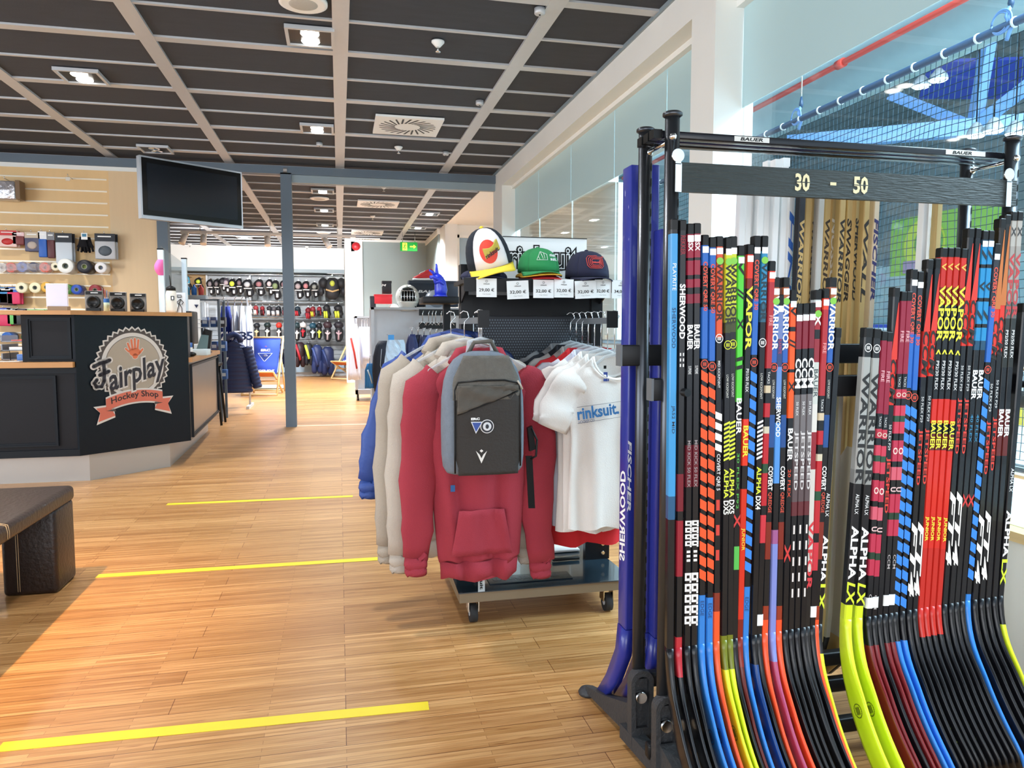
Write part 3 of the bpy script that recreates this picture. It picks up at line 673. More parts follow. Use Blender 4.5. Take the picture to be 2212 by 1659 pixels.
MB().box((x-.034, 7.22, ZL+.12), (x-.031, 7.48, ZL+.38), 'pale alu').build('display', t)
x = at(440, 735, Y=7.9).x
t = thing('card_terminal', (x, 7.9, ZL), 'black card terminal tilted on its stand on the side counter', 'card terminal')
MB().prism([(x-.07, 7.8, ZL+.0), (x+.07, 7.8, ZL), (x+.07, 7.95, ZL+.22), (x-.0, 7.95, ZL+.24)], (.0, .05, -.0), 'black plastic').build('body', t)
MB().prism([(x-.05, 7.795, ZL+.04), (x+.05, 7.795, ZL+.04), (x+.05, 7.9, ZL+.17), (x-.02, 7.9, ZL+.18)], (0, -.006, .004), mat('screen teal', '#56696b', .2)).build('display', t)
MB().box((x-.06, 7.8, ZL), (x+.06, 8, ZL+.012), 'black plastic').build('foot', t)
x = at(406, 755, Y=6.95).x
t = thing('blue_tin', (x, 6.95, ZL), 'blue and white tin cup near the counter corner', 'tin')
MB().lathe([(.036, ZL), (.038, ZL+.12), (.034, ZL+.12), (.032, ZL+.01)], '#2c5a9c', (x, 6.95, 0), 20).build('body', t); MB().lathe([(.0385, ZL+.04), (.039, ZL+.08)], 'white plastic', (x, 6.95, 0), 20, caps=False).build('label_band', t)
x = at(431, 752, Y=7.2).x
tag(MB().bbox((x-.09, 7.15, ZL), (x+.07, 7.35, ZL+.055), mat('box pale', '#cfe0e6', .4), .004).build('paper_tray'), 'pale low paper tray on the side counter', 'tray')
x = at(411, 765, Y=6.85).x
tag(MB().ball((x, 6.85, ZL+.022), (.05, .035, .022), 'black plastic').build('computer_mouse'), 'black computer mouse at the counter corner', 'mouse')
# black packs and stationery on the lower worktop
x = at(80, 760, Y=6.3).x
t = thing('stapler', (x, 6.35, ZL), 'blue and black desk tape cutter on the lower worktop', 'tape cutter')
MB().bbox((x-.14, 6.3, ZL), (x-.06, 6.4, ZL+.05), '#5277b8', .006).build('front_block', t)
MB().prism([(x-.06, 6.3, ZL), (x+.12, 6.3, ZL), (x+.13, 6.3, ZL+.11), (x+.1, 6.3, ZL+.12), (x-.08, 6.3, ZL+.06)], (0, .06, 0), 'black plastic').build('arm', t)
MB().prism([(x-.03, 6.297, ZL+.02), (x+.1, 6.297, ZL+.02), (x+.1, 6.297, ZL+.07), (x-.0, 6.297, ZL+.04)], (0, .002, 0), '#6f8fbf').build('side_plate', t)
x = at(60, 750, Y=6.6).x
t = thing('document_tray', (x, 6.6, ZL), 'grey translucent letter tray with papers on the lower worktop', 'tray')
m = MB()
for z in (0, .07, .14): m.box((x-.17, 6.55, ZL+z), (x+.2, 6.85, ZL+z+.006), mat('tray grey', '#8d97a5', .3, alpha=.8)); m.box((x-.17, 6.55, ZL+z), (x-.16, 6.85, ZL+z+.05), 'tray grey')
m.build('tray', t); MB().box((x-.1, 6.56, ZL+.147), (x+.14, 6.8, ZL+.155), '#c65c58').box((x-.12, 6.57, ZL+.077), (x+.14, 6.8, ZL+.1), 'white plastic').build('paper', t)
x = at(8, 765, Y=6.3).x
m = MB().tube([(x-.06, 6.3, ZL+.006), (x-.06, 6.3, ZL+.075), (x+.04, 6.3, ZL+.075), (x+.045, 6.3, ZL+.006)], .003, 'black metal', 6)
tag(m.box((x-.07, 6.25, ZL), (x+.05, 6.35, ZL+.004), 'black metal').build('card_rack'), 'thin black wire rack on the lower worktop at the left edge', 'rack')
tag(MB().bbox((x-.3, 6.15, ZL), (x+.16, 6.28, ZL+.003), 'white plastic', .001).build('paper_sheet'), 'white paper sheets lying on the lower worktop', 'paper')
x = at(94, 735, Y=6.85).x
tag(MB().bbox((x-.04, 6.85, ZL), (x+.06, 6.95, ZL+.21), '#8aa6dd', .004).build('small_box'), 'small pale blue box behind the tape cutter', 'box')

# ---------------- slat wall ----------------
mat('slat maple', '#e3c08a', .45, var=.05, vscale=2, stretch=(6, 1, .4))
SY = 8.93
t = thing('slat_wall', (-4.4, SY, 0), 'maple slat wall panel with pale metal grooves behind the counter', 'display wall')
MB().box((-6.9, SY, 0), (-1.93, SY+.03, 2.84), 'slat maple').build('board', t)
MB().box((-2.4, SY-.008, 0), (-1.93, SY, 2.84), mat('maple plain', '#dcc098', .45, var=.05, vscale=3, stretch=(8, 1, .5))).build('side_board', t)
m = MB(); zs0 = at(100, 383, Y=SY).z; pit = .1268
for k in range(19): z = zs0-pit*k; m.box((-6.9, SY-.004, z-.009), (-2.42, SY+.001, z+.007), mat('slat strip', '#f4ead6', .25, .2))
m.build('groove_strip', t)
def hook(x, z, l=.16):
    return MB().tube([(x, SY, z+.005), (x, SY-l, z+.012), (x, SY-l-.005, z+.03)], .004, 'chrome', 6)
def peg(px, py): q = at(px, py, Y=SY-.12); return q.x, q.z
def pack(px, py, w_, h_, cols, lab, nm='hanging_pack', cat='packet', grp='packs on the slat wall', d=.03, bot=None, n=2):
    """card-topped packet hanging on a hook; cols = header, body"""
    x, z = peg(px, py)
    t = thing(nm, (x, SY-.12, z-h_), lab, cat, grp)
    for k in range(n):
        yy = SY-.13+.045*k; dx = .012*k
        MB().bbox((x-w_/2+dx, yy-d/2, z-h_), (x+w_/2+dx, yy+d/2, z-h_*.3), cols[1], .008).build('pouch', t)
        h_b = MB().box((x-w_/2+dx, yy-.006, z-h_*.33), (x+w_/2+dx, yy+.006, z), cols[0])
        if k == 0:
            h_b.box((x-w_*.35, yy-.0075, z-h_*.14), (x+w_*.3, yy-.006, z-h_*.09), 'white plastic')
            if len(cols) > 2: h_b.ball((x, yy-d/2, z-h_*.68), (w_*.33, .012, h_*.2), cols[2])
        h_b.build('header_card', t)
    hook(x, z-.01).build('hook', t)
    return t
PK = [(17, 498, .17, .17, ('#cf3a3c', '#e9c9c4', '#c03030'), 'red and white packet, second from left in the top hanging row'),
      (40, 502, .11, .13, ('#e9c5c9', '#7b3a3c'), 'small brown and pink packet partly behind the red one'),
      (70, 502, .14, .2, ('#c9b9a4', '#55566f', '#b7a9a0'), 'grey and gold clamshell packet beside the blue sleeves'),
      (92, 500, .08, .27, ('#e6e9ee', '#2f62b8'), 'tall blue and white sleeve packet in the top row'),
      (110, 502, .07, .27, ('#7d7f86', '#5b2f35'), 'tall brown and grey sleeve packet beside the blue one'),
      (138, 504, .16, .32, ('#1d222c', '#c3ccd6'), 'long silver packet with black header card'),
      (227, 505, .2, .27, ('#1d222c', '#b9bcc2', '#4a545e'), 'grey packet with black header card, rightmost on the wall'),
      (4, 620, .12, .17, ('#5b9fd8', '#4b8fc8'), 'light blue packet cut by the left photo edge'),
      (14, 622, .13, .18, ('#3c3234', '#4a3c3c'), 'dark brown strap packet in the middle row'),
      (30, 620, .12, .18, ('#3f6fc4', '#d8406b'), 'blue and pink packet in the middle row'),
      (10, 665, .12, .19, ('#4a62c0', '#d83f68'), 'blue and crimson packet in the lower row'),
      (27, 666, .1, .17, ('#cfd8d8', '#6fbf6a'), 'white packet with green band in the lower row'),
      (42, 667, .12, .17, ('#45484f', '#3a3c42'), 'dark grey packet in the lower row'),
      (78, 668, .16, .17, ('#9fc98a', '#b8dcd8', '#3d4f55'), 'green and aqua packet with round coil')]
for a_ in PK: pack(a_[0], a_[1], a_[2], a_[3], a_[4], a_[5], n=2 if a_[2] > .1 else 1)
x, z = peg(184, 506)
t = thing('knit_gloves', (x, SY-.12, z-.2), 'pair of small black knitted gloves hanging on the slat wall', 'gloves')
for s in (-1, 1):
    m = MB(); rg = []
    for k in range(7): f = k/6; rg.append([Vector((x+s*.02+(.028+.024*f)*math.cos(2*PI*j/12), SY-.13+s*.012+.012*math.sin(2*PI*j/12), z-.03-.11*f)) for j in range(12)])
    m.loft(rg, hexm('#1b1b1f', 'f'))
    for j in range(4): xx = x+s*.02-.036+.024*j; m.tube([(xx, SY-.13+s*.012, z-.12), (xx+(j-1.5)*.01, SY-.13+s*.012, z-.2+abs(j-1.5)*.012)], .011, hexm('#1b1b1f', 'f'), 8)
    m.tube([(x+s*.045, SY-.13, z-.08), (x+s*.075, SY-.13, z-.14)], .011, hexm('#1b1b1f', 'f'), 8); m.build('glove', t)
MB().box((x-.03, SY-.155, z-.06), (x+.03, SY-.15, z+.01), 'white plastic').box((x-.02, SY-.157, z-.03), (x+.02, SY-.155, z), '#3f7fa0').build('header_card', t); hook(x, z).build('hook', t)
for px, py, c, lab in ((5, 578, '#e6e3dc', 'white wrapped tape roll at the left photo edge'), (25, 578, '#d8665c', 'red tape roll in a clear bag'), (49, 577, '#5f7fc8', 'blue and white tape roll in a clear bag'), (74, 577, '#2f3a5c', 'navy and white tape roll in a clear bag'), (98, 578, '#e0604a', 'orange red tape roll in a clear bag')):
    x, z = peg(px, py); t = thing('wrapped_tape_roll', (x, SY-.1, z-.05), lab, 'tape roll', 'wrapped tape rolls')
    MB().lathe([(.05, SY-.14), (.05, SY-.06), (.02, SY-.06), (.02, SY-.14), (.05, SY-.14)], c, (x, 0, z), 20, axis='Y', caps=False).build('roll', t)
    m = MB(); rr = random.Random(px); rg = []
    for k in range(7):
        f = k/6; rg.append([Vector((x+(-.09+.18*f), SY-.1+(.055*(.35+math.sin(PI*f)))*math.cos(2*PI*j/10)*rr.uniform(.75, 1.1), z+(.06*(.45+.6*math.sin(PI*f)))*math.sin(2*PI*j/10)*rr.uniform(.75, 1.1))) for j in range(10)])
    m.loft(rg, mat('cellophane', '#e8e4ea', .15, alpha=.35), sm=False).build('wrapping', t)
def roll(px, py, r, l, c, core, lab, dx=.0):
    x, z = peg(px, py); x0_ = x; t = thing('tape_roll', (x, SY-.1, z-r), lab, 'tape roll', 'rolls of stick tape on hooks')
    y0_ = SY-.02-l
    MB().lathe([(r*.36, y0_+.004), (r*.94, y0_), (r, y0_+.006), (r, SY-.02), (r*.4, SY-.02)], c, (x, 0, z), 28, axis='Y', caps=False).build('roll', t)
    MB().lathe([(r*.4, y0_+.002), (r*.3, y0_+.004), (r*.3, SY-.02)], '#8a8f80', (x, 0, z), 20, axis='Y', caps=False).build('core', t)
    MB().lathe([(r*.28, y0_+.03), (.003, y0_+.031)], core, (x, 0, z), 16, axis='Y').build('core_end', t)
for a_ in ((121, 576, .045, .12, '#e9e2c8', '#4d5530', 'small cream tape roll beside the large white roll'), (148, 576, .077, .2, '#e8ebea', '#2c3a38', 'largest white tape roll on the wall'),
           (187, 577, .072, .18, '#20222c', '#6f8030', 'large black tape roll'), (221, 579, .058, .16, '#e6e6ea', '#70789a', 'white roll with grey core, rightmost of its row'),
           (50, 622, .056, .15, '#ece7c9', '#44484a', 'cream tape roll, left of the matching pair'), (79, 622, .056, .15, '#efe9c6', '#44484a', 'cream tape roll, right of the matching pair'),
           (103, 621, .055, .14, '#e2b04a', '#44403a', 'yellow tape roll half behind the white card'), (147, 625, .053, .13, '#4a7f3a', '#6a8040', 'dark green tape roll right of the white card'),
           (169, 626, .053, .16, '#2c4fae', '#4c6f50', 'blue tape roll beside the green one'), (206, 627, .06, .12, '#8f2f38', '#3c2f2a', 'dark red tape roll behind a blister pack'),
           (20, 728, .052, .16, '#3467b8', '#3467b8', 'blue round tin near the worktop'), (55, 728, .044, .1, '#1e6b44', '#2f8a5c', 'dark green round tin near the worktop'), (81, 727, .046, .12, '#45b85c', '#5cd070', 'bright green round tin near the worktop'), (0, 727, .035, .1, '#c9cfc8', '#9aa09a', 'grey round tin at the left photo edge')):
    roll(*a_)
p = at(18, 410, Y=SY-.12)
t = thing('silver_box_pack', (p.x, SY-.1, p.z-.1), 'shiny silver bagged box high on the slat wall at the left edge', 'packet')
MB().bbox((p.x-.13, SY-.2, p.z-.11), (p.x+.09, SY-.04, p.z+.08), mat('foil', '#c9c9cf', .22, .7, var=.3, vscale=20, bump=1, bscale=18), .012).build('bag', t)
MB().box((p.x+.09, SY-.19, p.z-.1), (p.x+.13, SY-.05, p.z+.09), '#7b6247').build('carton_side', t); hook(p.x, p.z+.09, .2).build('hook', t)
p = at(153, 386, Y=SY-.05); t = hook(p.x, p.z, .14); t.box((p.x-.02, SY-.145, p.z-.04), (p.x+.02, SY-.143, p.z+.0), 'clear plastic'); tag(t.build('empty_wall_hook'), 'single empty metal hook high on the slat wall', 'hook')

# ---------------- television ----------------
c = [at(301, 341, Y=6.9), at(522, 366, Y=7.45), at(515, 487, Y=7.45), at(299, 479, Y=6.9)]
du = (c[1]-c[0]); du.z = 0; wd = du.length; du.normalize(); nn = Vector((du.y, -du.x, 0)); zt, zb = (c[0].z+c[1].z)/2, (c[3].z+c[2].z)/2
o_ = Vector((c[0].x, c[0].y, 0))
t = thing('television', (o_.x+du.x*wd/2, o_.y+du.y*wd/2, zb), 'large flat television with silver bezel hanging under the ceiling', 'television')
def tp(x, z, e): return o_+du*x+Vector((0, 0, z))+nn*e
MB().prism([tp(0, zb, 0), tp(wd, zb, 0), tp(wd, zt, 0), tp(0, zt, 0)], -nn*.06, mat('tv silver', '#a9b0b8', .35, .4)).build('housing', t)
MB().prism([tp(.014, zb+.03, .003), tp(wd-.014, zb+.03, .003), tp(wd-.014, zt-.014, .003), tp(.014, zt-.014, .003)], -nn*.004, mat('gloss black', '#07080b', .12)).build('bezel', t)
MB().prism([tp(.055, zb+.075, .0045), tp(wd-.055, zb+.075, .0045), tp(wd-.055, zt-.055, .0045), tp(.055, zt-.055, .0045)], -nn*.002, mat('screen', '#0c131c', .16)).build('screen', t)
MB().tube([tp(wd*.5, (zb+zt)/2, -.06), (-1.87, 8.3, (zb+zt)/2), (-1.87, 8.85, (zb+zt)/2)], .03, 'black metal').build('wall_arm', t)

# ---------------- leather bench ----------------
mat('leather', '#241a18', .38, bump=.25, bscale=60, var=.15, vscale=10)
t = thing('leather_bench', (-1.7, 3.0, 0), 'dark brown leather bench with stitched seams at the left edge', 'bench')
MB().bbox((-2.5, 1.9, .36), (-1.2, 3.74, .43), 'leather', .022, 4).build('seat', t)
MB().bbox((-1.42, 3.5, 0), (-1.205, 3.735, .37), 'leather', .02, 3).build('leg', t)
MB().bbox((-2.49, 3.5, 0), (-2.27, 3.735, .37), 'leather', .02, 3).build('leg', t)
mat('thread', '#c9b08a', .8)
m = MB()
for y in (3.02, 3.035): m.tube([(-2.4, y, .4315), (-1.23, y, .4315), (-1.203, y, .425), (-1.1985, y, .4), (-1.199, y, .375)], .0016, 'thread', 5)
for x in (-1.36, -1.352): m.tube([(x, 3.4985, .36), (x, 3.4985, .02)], .0012, 'thread', 5)
m.build('stitching', t)
t = thing('white_plinth', (-1.72, 2.9, 0), 'white rounded display plinth beneath the leather bench', 'plinth')
MB().bbox((-2.2, 2.2, 0), (-1.43, 3.3, .345), 'white plastic', .05, 4).build('body', t)
MB().box((-2.1, 2.3, 0), (-1.5, 3.2, .02), 'black plastic').build('base', t)
# warm downlight left of the walkway, out of frame above the bench
dl = downlight(-1.78, 2.95, 'warm lit twin ceiling light above the leather bench', on=False)
l = bpy.data.lights.new('warm_downlight', 'SPOT'); l.energy = 420; l.spot_size = 1.2; l.spot_blend = 1; l.color = (1, .6, .25); l.shadow_soft_size = .03
lo = bpy.data.objects.new('warm_downlight', l); C.objects.link(lo); lo.location = (-1.78, 2.95, CZ-.03)

# ---------------- yellow floor tapes ----------------
mat('tape yellow', '#f2d92e', .5, var=.05, vscale=20)
def tape(a_, b_, w_, lab, mt='tape yellow'):
    a_, b_ = Vector(a_), Vector(b_); d_ = (b_-a_).normalized(); s_ = Vector((-d_.y, d_.x, 0))*w_/2
    tag(MB().prism([a_-s_, b_-s_, b_+s_, a_+s_], (0, 0, .001), mt).build('floor_tape'), lab, 'floor tape', 'distance marks on the floor')
z1 = .0004
tape((-.93, 2.222, z1), (.246, 2.18, z1), .05, 'yellow floor tape nearest the camera')
tape((-1.115, 3.71, z1), (.5, 3.67, z1), .05, 'yellow floor tape that runs behind the hanging hoodies')
tape((-1.115, 5.15, z1), (.071, 5.115, z1), .05, 'yellow floor tape in front of the counter, farthest yellow one')
tape((-.5, 8.985, z1), (.62, 8.96, z1), .05, 'pale floor strip at the foot of the slate post', mat('pale strip', '#e9ddb8', .4))
# ---------------- hockey stick rack ----------------
RF, RB_, XL, XR, RZ = 1.665, 1.812, .778, 1.76, 1.65
t = thing('stick_rack', (1.27, 1.74, 0), 'dark steel stick rack with four round posts and a numbered plank', 'rack')
for (x, y) in ((XL, RF), (XL-.005, RB_), (XR, RF), (XR, RB_)):
    p_ = MB().cyl((x, y, .05), (x, y, RZ), .0175, 'gunmetal', seg=24).build('post', t)
    m = MB()
    for k in range(38):
        z = 1.56-.038*k
        a = (Vector((0, 0, 0))-Vector((x, y, 0))).normalized(); s_ = Vector((-a.y, a.x, 0)); d_ = (a*.35+s_*.94).normalized(); c_ = Vector((x, y, z))+d_*.0168
        e_ = Vector((-d_.y, d_.x, 0))*.0022; m.prism([c_-e_-Vector((0, 0, .009)), c_+e_-Vector((0, 0, .009)), c_+e_+Vector((0, 0, .009)), c_-e_+Vector((0, 0, .009))], d_*.0016, 'black plastic')
    m.build('slot', p_)
    MB().lathe([(.018, RZ-.004), (.0235, RZ), (.0235, RZ+.006), (.02, RZ+.009), (.002, RZ+.01)], 'gunmetal', (x, y, 0), 28).build('post_cap', t)
for x in (XL-.002, XR):
    m = MB().cyl((x, RB_, 1.595), (x, RF, 1.595), .005, 'chrome', seg=12).ball((x-.004, RF-.018, 1.598), .009, 'chrome').ball((x+.002, RB_-.018, 1.595), .009, 'chrome'); m.build('cross_rod', t)
# plank
BY = 1.632
za, zb_ = at(1468, 350, Y=BY).z, at(1462, 413, Y=BY).z
xa, xb = at(1466, 380, Y=BY).x, at(2196, 415, Y=BY).x
mat('plank green black', '#262e2e', .55, bump=.5, bscale=30, var=.15, vscale=8, stretch=(1, 1, 9))
MB().box((xa, BY-.0, zb_), (xb, BY+.014, za), 'plank green black').build('number_plank', t)
for px0, px1, s in ((1717, 1749, '30'), (1793, 1806, '-'), (1843, 1875, '50')):
    m = MB()
    x0, x1 = at(px0, 395, Y=BY).x, at(px1, 395, Y=BY).x
    h = .043 if s != '-' else .0075; m.text(s, ((x0+x1)/2, BY-.0012, (za+zb_)/2+.001), X_, (0, 0, 1), x1-x0, h, mat('stencil cream', '#dcd2a8', .6), bold=.03)
    if s != '-': m.box((x0, BY-.0016, (za+zb_)/2+.0), (x1, BY-.0013, (za+zb_)/2+.002), 'plank green black')
    m.build('stencil_number', t)
for x, s in ((xa-.004, 1), (xb-.03, -1)):
    m = MB().box((x-.006, BY-.004, zb_-.002), (x+.01, BY-.001, za-.004), 'chrome').lathe([(.0155, BY-.005), (.0155, BY-.001)], 'chrome', (x+.0, 0, za+.014), 20, axis='Y')
    m.box((x-.006, BY-.004, za-.006), (x+.008, BY-.001, za+.014), 'chrome').build('plank_bracket', t)
# rear and front rails, pins
for Y, py0, py1, nm, xe in ((RB_+.0, 745, 790, 'rear_rail', 1337), (RF+.01, 818, 866, 'front_rail', 1405)):
    z1, z0 = at(1380, py0, Y=Y).z, at(1380, py1, Y=Y).z; x0 = at(xe, 800, Y=Y).x
    MB().bbox((x0, Y-.012, z0), (XR+.03, Y+.02, z1), 'black metal', .003).build(nm, t)
    MB().box((x0-.002, Y-.013, z0), (x0+.004, Y+.018, z1), mat('end grey', '#6f7478', .5, .3)).build('rail_end', t)
z = at(1440, 847, Y=1.62).z
for x in (XL+.003, XR+.03): MB().cyl((x, RF, z), (x+.012, RF-.075, z), .0095, 'black metal', seg=16).build('pin', t)
for Y, z in ((RB_, .2), (RB_, .12), (RF+.03, .07)): MB().bbox((XL-.03, Y-.015, z-.02), (XR+.03, Y+.015, z+.02), 'black metal', .006).build('lower_rail', t)
# cast feet
mat('cast grey', '#3f4144', .55, .3, bump=.3, bscale=120)
for (x, y) in ((XL, RF), (XL-.005, RB_), (XR, RF), (XR, RB_)):
    s = -1; cx = x+.0; yy = y-.03; m = MB(); out = []; inn = []
    for k in range(17):
        a = PI*k/16; out.append(Vector((cx-.032*math.cos(a), yy, .205+.032*math.sin(a)))); inn.append(Vector((cx-.021*math.cos(a), yy, .2+.021*math.sin(a))))
    out = [Vector((cx-.03, yy, .02))]+out+[Vector((cx+.03, yy, .02))]; inn = [Vector((cx-.017, yy, .08))]+inn+[Vector((cx+.017, yy, .08))]
    for k in range(len(out)-1): m.prism([out[k], out[k+1], inn[k+1], inn[k]], (0, .03, 0), 'cast grey', sm=False)
    m.prism([Vector((cx-.03, yy, .02)), Vector((cx+.03, yy, .02)), Vector((cx+.017, yy, .08)), Vector((cx-.017, yy, .08))], (0, .03, 0), 'cast grey')
    m.box((cx-.019, yy+.012, .06), (cx+.019, yy+.02, .21), 'cast grey'); m.build('foot', t)
    MB().lathe([(.0145, yy-.006), (.016, yy+.004), (.016, yy+.014)], 'chrome', (cx-.004, 0, .165), 20, axis='Y').build('bolt', t)
for x, x2 in ((XL, -.035), (XR, .0)):
    MB().prism([(x-.02, RF-.04, .02), (x+.02, RF-.04, .02), (x+.02+x2*.6, RB_+.04, .02), (x-.02+x2*.6, RB_+.04, .02)], (0, 0, .04), 'cast grey').build('base_beam', t)
    MB().loft([[Vector((x+dx+(w_ if s in (1, 2) else -w_), y, zz_+(h if s > 1 else 0))) for s in range(4)] for dx, y, w_, zz_, h in ((0, RB_+.03, .022, .03, .09), (x2*.6, 2.0, .014, .02, .045), (x2, 2.13, .011, .012, .02))], 'cast grey', sm=False).build('outrigger', t)
    MB().lathe([(.028, 0), (.03, .008), (.024, .018), (.003, .02)], 'cast grey', (x+x2, 2.14, 0), 20).build('pad', t)
    MB().loft([[Vector((x+dx+(w_ if s in (1, 2) else -w_), y, zz_+(h if s > 1 else 0))) for s in range(4)] for dx, y, w_, zz_, h in ((0, RF-.03, .022, .03, .09), (0, 1.42, .014, .01, .045), (0, 1.3, .011, .004, .02))], 'cast grey', sm=False).build('outrigger', t)

# ---------------- hockey sticks ----------------
FH = Vector((F_.x, F_.y, 0)).normalized()
def rotz(v, a): return Matrix.Rotation(a, 3, 'Z') @ v
K = '#15161a'
